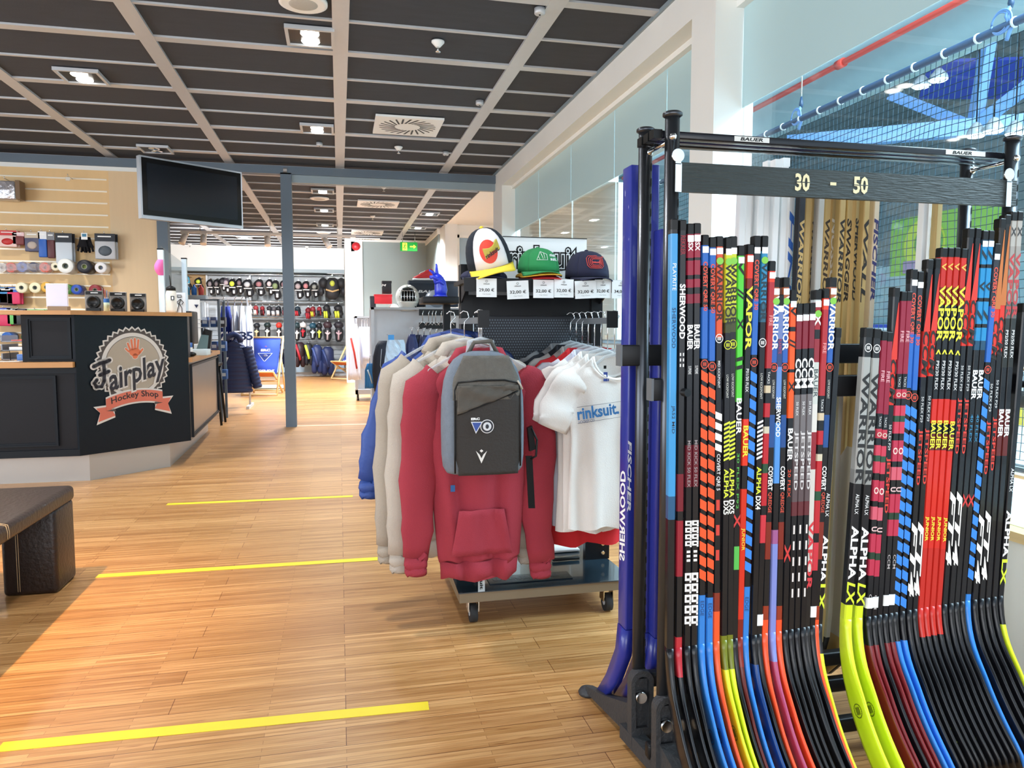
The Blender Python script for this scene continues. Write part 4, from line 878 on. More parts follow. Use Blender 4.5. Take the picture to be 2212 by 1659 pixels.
# style: bands (px below the top, colour), lettering (from, to, text, colour, height), blade colour, label words
ST = {
 'playrite': dict(b=[(0, K), (26, '#3b92cc'), (590, '#26567c'), (640, K)], t=[(90, 148, 'PLAYRITE', '#e8eef2', .6), (185, 272, 'SHERWOOD', '#1a3a62', .6), (395, 455, 'JR52 MID', '#1d2f44', .6), (665, 962, 'SHER-WOOD', '#f6f6f6', 1.05)], k=K),
 'rekker': dict(b=[(0, K), (540, '#701c2a'), (620, K), (640, '#8e2230'), (760, K), (890, '#b02a35')], t=[(28, 70, 'REKKER', '#8a2030', .8), (132, 250, 'SHERWOOD', '#ececec', .95), (280, 310, '= = =', '#dddddd', .7)], k=K),
 'nsx': dict(b=[(0, '#5a1522'), (8, '#8f2036'), (68, '#1b1416'), (74, '#8f2036'), (105, '#1b1416'), (114, '#8f2036'), (132, '#1b1416'), (146, '#7c1c30'), (166, K), (470, '#5e1a26'), (560, K)],
     t=[(24, 54, 'NSX', '#f0e8ea', .8), (212, 266, 'BAUER', '#f2f2f2', .95), (300, 318, 'SUPREME', '#cccccc', .5), (460, 560, 'MID KICK 50 FLEX', '#9a8f92', .5), (632, 690, '=4', '#f0ece8', 1.1), (696, 724, '+3', '#f0ece8', 1.1), (744, 860, '=5', '#f0ece8', 1.1)], k=K, sticker=1),
 'qre50': dict(b=[(0, K), (8, '#2a62b4'), (60, K), (150, '#2a62b4'), (260, K), (745, K), (768, '#2f79c8')],
     t=[(52, 108, 'COVERT', '#e0503a', .75), (112, 158, 'QRE 50', '#e0503a', .75), (284, 740, '#15', '#f2501c', 1.12), (780, 812, 'EDGE', '#1b3d70', .6)], logo=(272, '#e0503a'), k='#2f79c8', sticker=1),
 'orange': dict(b=[(0, K), (14, '#d2502a'), (212, K), (760, '#7c2f22'), (800, '#e8552a')], t=[(50, 178, 'WARRIOR', '#3a1a14', 1), (262, 320, 'MID KICKPOINT', '#dddddd', .4), (370, 460, '#4', '#f0ece6', 1.1), (462, 540, 'COVERT QRE 5', '#f0f0f0', .7), (560, 690, '- - -', '#c7392d', .6)], logo=(214, '#f2f2f2'), k='#ee5326', sticker=1, dot=1),
 'yellow': dict(b=[(0, K), (30, '#c6cf30'), (150, '#8f962c'), (178, '#3e4220'), (200, K), (850, '#6e7522'), (880, '#d0dc2a')], t=[(52, 186, 'WARRIOR', '#23251a', 1.05), (290, 340, 'LOW KICKPOINT', '#c8c8c0', .4), (395, 480, '/9', '#d5e03a', .9), (492, 555, 'ALPHA', '#d5e03a', .8), (560, 590, 'DX5', '#f2f2e8', .9)], logo=(226, '#cfd82e'), k='#d3df28', sticker=1, dot=1),
 'green': dict(b=[(0, '#3a3d3c'), (12, '#52c63c'), (330, K)], t=[(22, 60, 'V', '#12160f', 1), (86, 112, '//', '#12160f', 1.2), (150, 176, 'X', '#12160f', 1), (232, 262, '\\\\', '#12160f', 1.2), (322, 400, 'BAUER', '#f0f0f0', .9), (440, 560, '30 FLEX P92', '#4fae48', .4), (570, 600, 'X', '#c7302e', 1.1), (640, 690, '-', '#4fae48', .9), (700, 905, '=7', '#efebe6', 1.1)], k=K, sticker=1),
 'redvapor': dict(b=[(0, K), (12, '#d5331f'), (68, '#7c1f16'), (90, K), (352, K), (370, '#d8331f'), (470, K), (520, '#c9301f'), (800, '#7c1f16'), (860, K)], t=[(84, 222, 'VAPOR', '#d8d43a', 1.05), (262, 312, 'P01/30 FLEX', '#e8e8e8', .5), (384, 452, 'BAUER', '#e2dc3a', .9), (604, 652, 'JUNIOR', '#e2dc3a', .7)], k='#5a1d18', sticker=1),
 'qre30': dict(b=[(0, K), (26, '#2d3038'), (130, '#2a62b4'), (250, K), (724, K), (748, '#2f79c8')], t=[(46, 104, 'COVERT', '#e0503a', .75), (108, 154, 'QRE 30', '#e0503a', .75), (284, 720, '#15', '#2f7fe0', 1.12), (770, 800, 'EDGE', '#1b3d70', .6)], logo=(266, '#e0503a'), k='#2f79d0', sticker=1),
 'teal': dict(b=[(0, K), (28, '#2f86b2'), (140, '#2b5a70'), (180, K)], t=[(40, 178, 'WARRIOR', '#14303e', 1.05), (290, 345, 'LOW KICKPOINT', '#c8c8c0', .4), (395, 480, '/9', '#e8e8e8', .9), (490, 550, 'ALPHA', '#d5e03a', .8), (553, 582, 'DX4', '#f2f2e8', .9)], logo=(224, '#f2f2f2'), k='#1c3f77', sticker=1, dot=1),
 'fire': dict(b=[(0, K), (8, '#e0432c'), (40, '#a82a30'), (225, K), (262, '#c9b89a'), (278, K), (300, '#b3252f'), (330, K), (350, '#c8bfa8'), (365, '#b3252f'), (430, '#244a34'), (450, '#b3252f'), (520, K), (540, '#c23540'), (600, K)], t=[(112, 134, 'FIRE', '#e8a0a0', .6), (232, 258, 'TACKS', '#dddddd', .4)], k=K, sticker=1, wrap=800),
 'blueW': dict(b=[(0, K), (10, '#a85a34'), (40, '#2c5aa8'), (178, K), (290, '#234a86'), (360, K), (520, '#7a2a20'), (600, K), (700, '#8c3320'), (730, '#f0502a')], t=[(34, 152, 'WARRIOR', '#f0f0e6', 1.05), (215, 255, 'LOW KICKPOINT', '#c8c8c0', .4), (400, 452, 'COVERT', '#f0f0f0', .8), (456, 500, 'QREDGE', '#e0503a', .7), (735, 860, 'COVERT', '#4a1a14', .95)], logo=(188, '#e0503a'), k='#f0502a', sticker=1, dot=1),
 'thinblue': dict(b=[(0, K), (26, '#6a7cb0'), (90, '#31406e'), (150, '#5f86c4'), (240, K), (270, '#4f8ed4'), (400, K), (500, '#9a5a8a'), (530, '#7a86c8'), (800, '#8a5a7a')], t=[(90, 122, 'PLAYRITE', '#b03a5a', .5), (215, 300, 'SHERWOOD', '#e8eef8', .8)], k='#a8486a', sticker=1),
 'orangevapor': dict(b=[(0, K), (24, '#f0561e'), (74, K), (84, '#f0561e'), (165, K), (172, '#f0561e'), (270, K)], t=[(28, 52, 'V', '#1a1210', 1), (100, 120, '//', '#1a1210', 1.1), (190, 215, 'X', '#1a1210', 1), (292, 362, 'BAUER', '#f0f0f0', .9), (380, 440, '20 FLEX', '#e04a2a', .5), (540, 580, 'X', '#c7302e', 1.1), (590, 800, '=7', '#efe9e2', 1.1)], k=K, sticker=1),
 'jet': dict(b=[(0, '#3b3234'), (22, '#7c2030'), (92, K), (172, K), (190, '#6d686a'), (330, '#57494c'), (420, '#5e2a30'), (450, K)], t=[(112, 176, 'CCM', '#f2f2f2', 1.05), (205, 235, '50 FLEX', '#dddddd', .4), (268, 395, 'JETSPEED', '#c9c5c5', .8), (470, 640, '+5', '#d8d0cc', .5)], k='#1c1c1e', sticker=1),
 'whitevapor': dict(b=[(0, '#cfd8d8'), (22, '#9a2430'), (80, K), (100, '#8c2632'), (150, '#c3c8c2'), (240, '#d3d0ca'), (300, '#8c2632'), (380, '#c9c4be'), (600, '#1c1c1e')], t=[(45, 72, 'X', '#e8e8e8', 1), (165, 225, 'BAUER', '#3a4a50', .7), (490, 640, 'VAPOR', '#c8303a', 1.05), (615, 720, 'BAUER', '#e8e4de', 1)], k='#1c1c1e', edge='#d9d6d0', sticker=1, dot=1),
 'crimson': dict(b=[(0, K), (4, '#8c2038'), (172, K), (205, '#b8374a'), (225, K), (240, '#c23a50'), (262, '#2c4a38'), (275, '#c23a50'), (300, K), (315, '#b3304a'), (360, K), (372, '#c8586a'), (400, K), (430, '#b3304a'), (470, '#233a2c'), (485, '#b3304a'), (520, K)], t=[(80, 104, 'FIRE', '#e8b0b8', .6), (178, 200, 'TACKS', '#cccccc', .4), (212, 222, 'O', '#d8c0b0', .9), (330, 345, 'O', '#e8c8c0', .9), (415, 425, 'U', '#e0b8b8', 1), (560, 590, 'CCM', '#b8b0b0', .5)], k='#701c20', wrap=668),
 'lx': dict(b=[(0, '#1a1b1d'), (58, '#9fa19e'), (300, '#8a8c8a'), (330, K), (560, K), (590, '#cfe02e')], t=[(90, 330, 'WARRIOR', '#17181b', 1.1), (352, 395, 'ALPHA LX', '#e8e8e8', .5), (420, 535, 'ALPHA', '#f4f4f4', 1.05), (540, 590, 'LX', '#cfe02e', 1.2)], logo=(38, '#f2f2f2'), k='#d2e42c', wide=1.25),
 'wedge': dict(tri=(28, 150, '#cf2f22'), b=[(0, K), (150, '#cf2f22'), (248, K)], t=[(150, 246, 'CCM', '#17110f', 1.15), (290, 345, '50 FLEX P29', '#d0d0d0', .45), (360, 480, 'JETSPEED', '#d0382c', .85), (560, 720, 'FT4', '#f0ece6', 1.15)], k=K),
 'vapor': dict(b=[(0, '#2c2336'), (8, '#c42a20'), (36, '#b8261e'), (80, '#7c1c16'), (118, K), (320, '#c8281e'), (372, K), (395, '#5a1c18'), (430, '#c8281e'), (640, '#b8261e'), (840, K)], t=[(28, 44, 'V', '#d8b04a', .9), (76, 196, 'VAPOR', '#dcd838', 1.1), (214, 224, '<', '#dcd838', 1), (238, 300, 'P92/30 FLEX', '#e8e8e8', .55), (366, 428, 'BAUER', '#e2dc3a', .9), (572, 625, 'JUNIOR', '#e2dc3a', .75), (650, 810, '=6', '#2a1614', 1.0)], k=K),
 'bluevapor': dict(b=[(0, '#1f3f55'), (26, '#2383b8'), (68, K), (76, '#2383b8'), (140, K), (148, '#2383b8'), (196, K), (204, '#2383b8'), (232, '#1b4560'), (252, K), (700, K)], t=[(36, 60, '/', '#10202c', 1), (104, 126, 'V', '#10202c', 1), (165, 190, '/', '#10202c', 1), (295, 358, 'BAUER', '#eef2f4', .95), (390, 450, '40 FLEX', '#2f7fa8', .5), (560, 590, 'X', '#c7302e', 1), (640, 800, '=6', '#eee8e2', 1.1)], k=K, sticker=1),
 'copper': dict(tri=(20, 190, '#b8682e'), b=[(0, '#1f1a16'), (190, '#cf2f22'), (290, K)], t=[(215, 300, 'CCM', '#17110f', 1.15), (350, 410, '50 FLEX P29', '#d0d0d0', .45), (430, 545, 'JETSPEED', '#d0382c', .85), (630, 780, 'FT4', '#f0ece6', 1.15)], k=K),
 'silver': dict(b=[(0, '#20242c'), (10, '#a7a29c'), (70, '#96908a'), (190, '#5a5a58'), (225, '#262826'), (330, K), (420, '#5c1e1c'), (520, K)], t=[(28, 50, 'X', '#2c2c2e', .8), (84, 225, 'VAPOR', '#b0353a', 1), (250, 310, 'P92/50 FLEX', '#e8e8e8', .55), (420, 480, 'BAUER', '#eef2f4', .95)], k=K, blabel=1),
 'lxdark': dict(b=[(0, K), (560, K), (640, '#cfe02e')], t=[(350, 400, 'ALPHA LX', '#e8e8e8', .6), (440, 540, 'ALPHA', '#f4f4f4', 1), (545, 600, 'LX', '#cfe02e', 1.1)], k='#d2e42c'),
}
STK = [
 (1454, 480, 1445, 1440, 'playrite', 'light blue stick with black end, outermost on the left of the rack'),
 (1472, 482, 1463, 1400, 'rekker', 'black stick with white lettering, just right of the light blue one'),
 (1488, 490, 1481, 1400, 'nsx', 'dark red topped stick with white block pattern, left of a matching pair'),
 (1503, 489, 1496, 1400, 'nsx', 'dark red topped stick with white block pattern, right of a matching pair'),
 (1520, 514, 1512, 1400, 'qre50', 'blue bladed stick with huge orange letters, left of two neighbours'),
 (1536, 519, 1529, 1400, 'qre50', 'blue bladed stick with huge orange letters, right of two neighbours'),
 (1551, 517, 1544, 1400, 'orange', 'orange topped stick with green dot and orange blade, left of the yellow pair'),
 (1570, 519, 1560, 1410, 'yellow', 'yellow topped stick with green dot, left one of the yellow pair'),
 (1581, 517, 1573, 1410, 'yellow', 'yellow topped stick with green dot, right one of the yellow pair'),
 (1597, 537, 1583, 1400, 'green', 'bright green and black patterned stick with black blade'),
 (1617, 534, 1594, 1390, 'redvapor', 'red topped stick with one tall yellow word, right of the bright green stick'),
 (1632, 516, 1606, 1390, 'qre30', 'blue bladed stick with huge blue letters in the left half of the rack'),
 (1648, 516, 1624, 1400, 'teal', 'teal topped stick with green dot and white diagonal dashes'),
 (1664, 570, 1634, 1400, 'fire', 'bright red topped stick with floral pattern, left one in the left half'),
 (1673, 605, 1647, 1400, 'blueW', 'navy stick with white letters and orange blade, leftmost of three'),
 (1682, 642, 1664, 1410, 'thinblue', 'short slim blue and mauve stick between two orange blades'),
 (1694, 605, 1677, 1400, 'blueW', 'navy stick with white letters and orange blade, middle of three'),
 (1709, 632, 1690, 1400, 'orangevapor', 'orange and black patterned stick with black blade'),
 (1722, 662, 1703, 1390, 'jet', 'short dark red and grey stick with white letters, left of three'),
 (1736, 661, 1716, 1390, 'jet', 'short dark red and grey stick with white letters, middle of three'),
 (1750, 660, 1729, 1390, 'jet', 'short dark red and grey stick with white letters, right of three'),
 (1763, 632, 1738, 1380, 'whitevapor', 'silver topped stick with white edged black blade'),
 (1780, 629, 1748, 1400, 'fire', 'red topped stick with barcode sticker, right one in the left half'),
 (1796, 605, 1756, 1380, 'blueW', 'navy stick with white letters, rightmost of three, beside the gap'),
 (1806, 713, 1766, 1340, 'lxdark', 'black stick with yellow blade at the left edge of the gap in the row'),
 (1872, 713, 1829, 1310, 'lx', 'grey stick with round emblem and broad yellow blade, left of a pair'),
 (1890, 715, 1852, 1310, 'lx', 'grey stick with round emblem and broad yellow blade, right of a pair'),
 (1905, 720, 1867, 1400, 'crimson', 'short crimson stick with rose pattern, leftmost of four'),
 (1917, 722, 1879, 1400, 'crimson', 'short crimson stick with rose pattern, second from left of four'),
 (1932, 626, 1891, 1390, 'wedge', 'black stick with red wedge top standing among the crimson ones'),
 (1947, 635, 1902, 1400, 'crimson', 'taller crimson stick with rose pattern, third from left of four'),
 (1959, 635, 1914, 1400, 'crimson', 'taller crimson stick with rose pattern, rightmost of four'),
 (1970, 587, 1926, 1370, 'qre30', 'blue stick with blue letters in the right half, left of two'),
 (1983, 592, 1941, 1370, 'qre30', 'blue stick with blue letters in the right half, right of two'),
 (2004, 566, 1955, 1370, 'wedge', 'black stick with red wedge top left of the four red ones, left of two'),
 (2020, 564, 1967, 1370, 'wedge', 'black stick with red wedge top left of the four red ones, right of two'),
 (2034, 541, 1979, 1370, 'vapor', 'red stick with yellow letters, first from left of the row of four'),
 (2048, 541, 1991, 1370, 'vapor', 'red stick with yellow letters, second from left of the row of four'),
 (2062, 541, 2004, 1370, 'vapor', 'red stick with yellow letters, third from left of the row of four'),
 (2077, 543, 2017, 1370, 'vapor', 'red stick with yellow letters, last on the right of the row of four'),
 (2092, 499, 2030, 1370, 'wedge', 'tall black stick with red wedge top right of the four red ones, left of two'),
 (2107, 499, 2044, 1370, 'wedge', 'tall black stick with red wedge top right of the four red ones, right of two'),
 (2122, 504, 2055, 1370, 'bluevapor', 'bright blue and black patterned stick, left of two'),
 (2135, 504, 2067, 1370, 'bluevapor', 'bright blue and black patterned stick, right of two'),
 (2148, 532, 2080, 1350, 'qre30', 'blue bladed stick farthest right in the row'),
 (2160, 478, 2095, 1360, 'copper', 'tall copper and red stick near the right end, left of two'),
 (2171, 470, 2110, 1360, 'copper', 'tall copper and red stick near the right end, right of two'),
 (2184, 463, 2124, 1350, 'silver', 'silver topped stick at the right end of the row, left of two'),
 (2197, 463, 2138, 1350, 'silver', 'silver topped stick at the right end of the row, right of two'),
 (2210, 660, 2152, 1330, 'lxdark', 'black stick with yellow blade, outermost on the right'),
]
SPY = 1.618
for idx, (tx, ty, lx, ly, sty, lab) in enumerate(STK):
    s = ST[sty]; T = at(tx, ty, Y=SPY); Lw = at(lx, ly, Y=SPY); dn = (Lw-T).normalized()
    fr = (tx-1450)/750.
    phi = .10+.05*rnd.random(); b = rotz(-FH, phi); b = (b-dn*b.dot(dn)).normalized(); tt = dn.cross(b).normalized()
    if tt.dot(R_) < 0: tt = -tt
    dxp = (at(tx+6, ty, Y=SPY)-at(tx-6, ty, Y=SPY)).length
    hw, hd = .0087*s.get('wide', 1), .0125
    zh = .375+.05*fr                                                  # height where the blade bend begins
    L = (T.z-zh)/-dn.z; H = T+dn*L
    def along(py):                                                   # photo row -> distance down the shaft
        q = at(tx+(lx-tx)*(py-ty)/(ly-ty), py, Y=SPY); return (T.z-q.z)/-dn.z
    th = thing('hockey_stick', (H.x, H.y, 0), lab, 'hockey stick', 'hockey sticks in the front row of the rack')
    def sect(P, ax, w_, ay, h_):
        c_ = .72
        return [P+ax*(w_*i)+ay*(h_*j) for i, j in ((-1, -c_), (-c_, -1), (c_, -1), (1, -c_), (1, c_), (c_, 1), (-c_, 1), (-1, c_))]
    bands = [(min(along(ty+d_), L), c) for d_, c in s['b']]; bands[0] = (0, bands[0][1])
    cuts = []; cols = []
    for k, (d_, c) in enumerate(bands):
        if d_ < L-.002: cuts.append(d_); cols.append(c)
    cuts.append(L)
    m = MB(); fin = [hexm(c, 'g') for c in cols]
    m.loft([sect(T+dn*d_, tt, hw, b, hd) for d_ in cuts], fin[0], mf=lambda k: fin[min(k, len(fin)-1)], sm=False).build('shaft', th)
    # blade: bends out of the shaft towards the aisle, widens and curves at the toe
    bh = rotz(-FH, phi); th_ = 0; P = H.copy(); rings = []; N = 16; seg_ = (.385+.03*fr)/N; zax = Vector((0, 0, -1))
    bs = 1.0 if 'wide' not in s else 1.15
    for k in range(N+1):
        f = k/N; ang = math.radians(36)*min(1, (f/.42))**1.3; d_ = (dn*math.cos(ang)+bh*math.sin(ang)).normalized()
        if k: P = P+d_*seg_
        nrm = (bh-d_*bh.dot(d_)).normalized(); side = d_.cross(nrm).normalized()
        if side.dot(R_) < 0: side = -side
        g_ = min(1, f/.5); wn = hd+(.031*bs-hd)*g_; wt = hw+(.0035-hw)*g_
        if f > .9: wn *= 1-.45*((f-.9)/.1)**2
        off = side*(.030*max(0, f-.45)**2/.3)+side*0; rings.append([v+off+side*0 for v in sect(P-nrm*(wn-hd)*.0, side, wt, nrm, wn)])
    low = min(v.z for v in rings[-1]); lift = max(0, .006-low)
    kc = hexm(s['k'], 'g'); m = MB()
    if lift: rings = [[v+Vector((0, 0, lift*(k/N))) for v in r_] for k, r_ in enumerate(rings)]
    m.loft(rings, kc, mf=(lambda k, a_=fin[-1], c_=kc: a_ if k < 3 else c_), sm=True); bl = m.build('blade', th)
    if sty in ('qre50', 'qre30', 'yellow', 'blueW', 'lx', 'lxdark'):
        r_ = rings[9]; c_ = sum(r_, Vector())/8; d_ = (sum(rings[10], Vector())/8-c_).normalized(); nv = (r_[5]-r_[2]).normalized(); fc = d_.cross(nv).normalized()
        if fc.dot(-c_+Vector((0, 0, EYE))) < 0: fc = -fc
        e0 = max(abs((v-c_).dot(fc)) for v in r_)+.0012; m = MB(); ink = hexm('#12214a' if 'q' in sty else '#3c430f' if s['k'].startswith('#d') else '#4a1510', 'e')
        for k in range(20):
            a0, a1 = 2*PI*k/20, 2*PI*(k+.8)/20
            pt = lambda a, r: c_+fc*e0+(d_*math.cos(a)+nv*math.sin(a))*r
            m.face([pt(a0, .017), pt(a1, .017), pt(a1, .0148), pt(a0, .0148)], ink)
        for q in (-.006, 0, .006): m.face([c_+fc*e0+nv*(q-.0015)-d_*.009, c_+fc*e0+nv*(q+.0015)-d_*.009, c_+fc*e0+nv*(q+.0015)+d_*.009, c_+fc*e0+nv*(q-.0015)+d_*.009], ink)
        m.build('emblem', bl, fix=False)
    # butt cap, price sticker, dot, paper wrap
    MB().loft([sect(T-dn*.006, tt, hw*.9, b, hd*.9), sect(T-dn*.004, tt, hw*1.06, b, hd*1.06), sect(T+dn*.018, tt, hw*1.06, b, hd*1.06)], 'black plastic', sm=False).build('end_cap', th)
    fo = b*(hd+.0007)
    def quad(d0, d1, w_, c, nm, up=0, par=None):
        e_ = fo+b*up
        return MB().prism([T+dn*d0-tt*w_+e_, T+dn*d0+tt*w_+e_, T+dn*d1+tt*w_+e_, T+dn*d1-tt*w_+e_], b*.0004, c).build(nm, par or th)
    if s.get('sticker'): quad(.021, .036, hw*.85, 'white plastic', 'price_sticker')
    if s.get('dot'):
        c_ = T+dn*.052+fo+b*.0006; m = MB(); m.prism([c_+(dn*math.cos(a)+tt*math.sin(a))*.0085 for a in (2*PI*k/16 for k in range(16))], b*.0004, '#7fc24a'); m.build('green_dot', th)
    if s.get('wrap'):
        d0 = along(ty+s['wrap']); d0 = min(d0, L-.05)
        MB().loft([sect(T+dn*d0, tt, hw+.0012, b, hd+.0012), sect(T+dn*(d0+.028), tt, hw+.0012, b, hd+.0012)], 'white plastic', sm=False).build('paper_band', th)
    for y0_, y1_, s_, c, hh in s['t']:
        d0, d1 = along(ty+y0_), along(ty+y1_)
        if d1 > L: continue
        if s_[0] in '#=+/' and s_[1:].isdigit():           # block patterns printed on the shaft
            n_ = int(s_[1:]); m = MB(); st_ = (d1-d0)/n_; ink = hexm(c, 'e'); W_ = hw*.93*min(hh, 1)
            Q_ = lambda d_, w__: T+dn*d_+tt*w__+fo
            for q in range(n_):
                a_ = d0+st_*q
                if s_[0] == '#': m.face([Q_(a_, -W_), Q_(a_+st_*.28, W_), Q_(a_+st_*.95, W_), Q_(a_+st_*.67, -W_)], ink)
                elif s_[0] == '/': m.face([Q_(a_, -W_), Q_(a_-st_*.6, W_), Q_(a_-st_*.1, W_), Q_(a_+st_*.5, -W_)], ink)
                elif s_[0] == '+': m.face([Q_(a_, -W_*.5), Q_(a_, W_*.6), Q_(a_+st_*.55, W_*.6), Q_(a_+st_*.55, -W_*.5)], ink)
                else:
                    g0, g1 = (-W_, W_*.15) if q % 2 else (-W_*.15, W_)
                    for u0, u1, v0, v1 in ((-W_, W_, 0, .22), (-W_, W_, .5, .72), (g0 if q % 2 else -W_, -W_*.45, .2, .52), (W_*.45, W_, .2, .9), ): m.face([Q_(a_+st_*v0, u0), Q_(a_+st_*v0, u1), Q_(a_+st_*v1, u1), Q_(a_+st_*v1, u0)], ink)
            m.build('block_pattern', th, fix=False); continue
        MB().text(s_, T+dn*((d0+d1)/2)+fo, dn, tt, d1-d0, 2*hw*.84*hh, hexm(c, 'e'), bold=.03 if hh > .9 else .025 if hh > .7 else .005, shear=.2 if hh > 1.13 else 0).build('lettering', th, fix=False)
    if s.get('tri'):
        d0, d1 = along(ty+s['tri'][0]), along(ty+s['tri'][1]); m = MB(); m.face([T+dn*d0+tt*hw*.5+fo, T+dn*d0+tt*hw*.7+fo, T+dn*d1+tt*hw*.98+fo, T+dn*d1-tt*hw*.98+fo], hexm(s['tri'][2], 'e')); m.build('wedge_print', th, fix=False)
    if s.get('logo'):
        m = MB(); y_, c = s['logo']; c_ = T+dn*along(ty+y_)+fo; r1 = .0095; ink = hexm(c, 'e')
        for k in range(20):
            a0, a1 = 2*PI*k/20, 2*PI*(k+1)/20; pt = lambda a, r: c_+(dn*math.cos(a)*1.15+tt*math.sin(a))*r
            m.face([pt(a0, r1), pt(a1, r1), pt(a1, r1-.0016), pt(a0, r1-.0016)], ink)
        for q in (-.0032, 0, .0032): m.face([c_+tt*(q-.0009)-dn*.004, c_+tt*(q+.0009)-dn*.0045, c_+tt*(q+.0009)+dn*.004, c_+tt*(q-.0009)+dn*.0045], ink)
        m.build('emblem', th, fix=False)
    if s.get('blabel') or (sty in ('vapor', 'wedge', 'silver') and tx > 2030):
        r_ = rings[12]; c_ = sum(r_, Vector())/8; d_ = (sum(rings[13], Vector())/8-c_).normalized(); nv = (r_[5]-r_[2]).normalized(); fc = d_.cross(nv).normalized()
        if fc.dot(-c_+Vector((0, 0, EYE))) < 0: fc = -fc
        e0 = fc*.0048; m = MB(); gc = '#b9b4ae' if sty != 'vapor' else '#b8d23a'
        if sty == 'vapor':
            for q in (-.018, .014): m.prism([c_+e0+nv*.004+d_*q, c_+e0+nv*.014+d_*(q+.012), c_+e0+nv*.004+d_*(q+.024), c_+e0-nv*.006+d_*(q+.012)], fc*.0004, gc)
        else: m.prism([c_+e0+nv*.012-d_*.02, c_+e0+nv*.012+d_*.022, c_+e0-nv*.006+d_*.022, c_+e0-nv*.006-d_*.02], fc*.0004, gc)
        m.build('blade_label', bl)
# goalie sticks behind: shaft, paddle, blade
mat('stick wood', '#c2a468', .5, var=.12, vscale=5, stretch=(6, 6, .5))
GS = [(1600, 499, 1, 'white plastic', None), (1613, 497, 1, 'white plastic', None), (1626, 497, 1, 'white plastic', None), (1639, 498, 1, 'white plastic', None), (1652, 500, 1, 'white plastic', None),
      (1660, 352, 0, 'white plastic', None), (1677, 349, 0, 'white plastic', None), (1694, 346, 0, 'white plastic', None), (1709, 380, 0, 'white plastic', ('HN', '#3a6fc8')),
      (1730, 400, 0, '#2b2c33', ('WARRIOR', '#c2a468')), (1743, 400, 0, 'stick wood', None), (1757, 400, 0, 'stick wood', ('WARRIOR', '#3a2f22')), (1771, 400, 0, '#b9b8b2', None), (1785, 400, 0, 'stick wood', ('WARRIOR', '#3a2f22')),
      (1799, 400, 0, 'stick wood', ('NOSSON', '#e8e0d0')), (1817, 400, 0, 'stick wood', ('WARRIOR', '#221a12')), (1832, 400, 0, 'stick wood', ('SWAGGER', '#221a12')), (1850, 400, 0, 'stick wood', ('SHERWOOD', '#221a12')),
      (1866, 508, 1, 'stick wood', ('WALL', '#221a12')), (1886, 543, 1, '#d6c2a8', ('FISCHER', '#2b2560')), (2012, 400, 0, 'white plastic', ('FISCHER', '#20242a')), (2026, 400, 0, 'stick wood', None), (1992, 541, 1, 'white plastic', None)]
WORDS = {'white plastic': 'white', 'stick wood': 'pale wooden', '#2b2c33': 'black and wooden', '#b9b8b2': 'grey', '#d6c2a8': 'cream'}
for k, (px, py, short, c, tx_) in enumerate(GS):
    Y = 1.885+.02*(k % 3)
    T = at(px, py if short or py < 395 else 430, Y=Y)
    if py >= 395: T.z = at(px, 398, Y=Y).z
    x = T.x; lean = -.03
    base = Vector((x+lean, Y, .02)); side = ('behind the %s' % ('number plank' if py >= 395 else 'white column edge'))
    lab = '%s goalie stick %s in the back row of the rack, %s' % (WORDS[c], ('with %s lettering' % {'#3a6fc8': 'blue', '#c2a468': 'pale', '#3a2f22': 'dark', '#e8e0d0': 'cream', '#221a12': 'dark brown', '#2b2560': 'violet', '#20242a': 'black'}[tx_[1]]) if tx_ else 'without lettering', ['number %d from the left' % (k+1)][0])
    ORD = ['first', 'second', 'third', 'fourth', 'fifth', 'sixth', 'seventh', 'eighth', 'ninth', 'tenth', 'eleventh', 'twelfth', 'thirteenth', 'fourteenth', 'fifteenth', 'sixteenth', 'seventeenth', 'eighteenth', 'nineteenth', 'twentieth', 'second from right', 'rightmost', 'third from right']
    lab = '%s goalie stick in the back row, %s' % (WORDS[c], ORD[k]+(' from the left' if k < 20 else ''))
    th = thing('goalie_stick', (base.x, Y, 0), lab, 'goalie stick', 'goalie sticks in the back row of the rack')
    zp = .98 if not short else .8
    pp = lambda z: Vector((x+lean*(T.z-z)/T.z, Y, z))
    sec = lambda P, w_, h_: [P+Vector((i*w_, j*h_, 0)) for i, j in ((-1, -.8), (-.8, -1), (.8, -1), (1, -.8), (1, .8), (.8, 1), (-.8, 1), (-1, .8))]
    MB().loft([sec(pp(T.z), .0095, .012), sec(pp(zp), .0095, .012)], c, sm=False).build('shaft', th)
    MB().loft([sec(pp(zp), .0095, .012), sec(pp(zp-.04)+Vector((0, .015, 0)), .009, .03), sec(pp(.3)+Vector((0, .025, 0)), .009, .04), sec(pp(.22)+Vector((0, .03, 0)), .008, .04)], c if c != 'stick wood' or k % 2 else '#c9c6bc', sm=False).build('paddle', th)
    MB().loft([sec(pp(.22)+Vector((0, .03, 0)), .008, .04), sec(pp(.13)+Vector((0, .06, 0)), .007, .045), sec(pp(.05)+Vector((0, .13, 0)), .006, .04), sec(pp(.025)+Vector((0, .19, 0)), .005, .02)], '#2a2b2d' if k % 3 else c).build('blade', th)
    MB().box((T.x-.0105, Y-.013, T.z-.02), (T.x+.0105, Y+.013, T.z+.004), 'white plastic' if c == 'white plastic' else 'black plastic').build('end_cap', th)
    if tx_:
        z1_, z0_ = T.z-.08, T.z-.36; u_ = (pp(z0_)-pp(z1_)).normalized()
        m = MB().text(tx_[0], (pp(z1_)+pp(z0_))/2+Vector((0, -.0128, 0)), u_, X_, .24, .015, hexm(tx_[1], 'e'), bold=.03, shear=.15)
        m.build('lettering', th, fix=False)
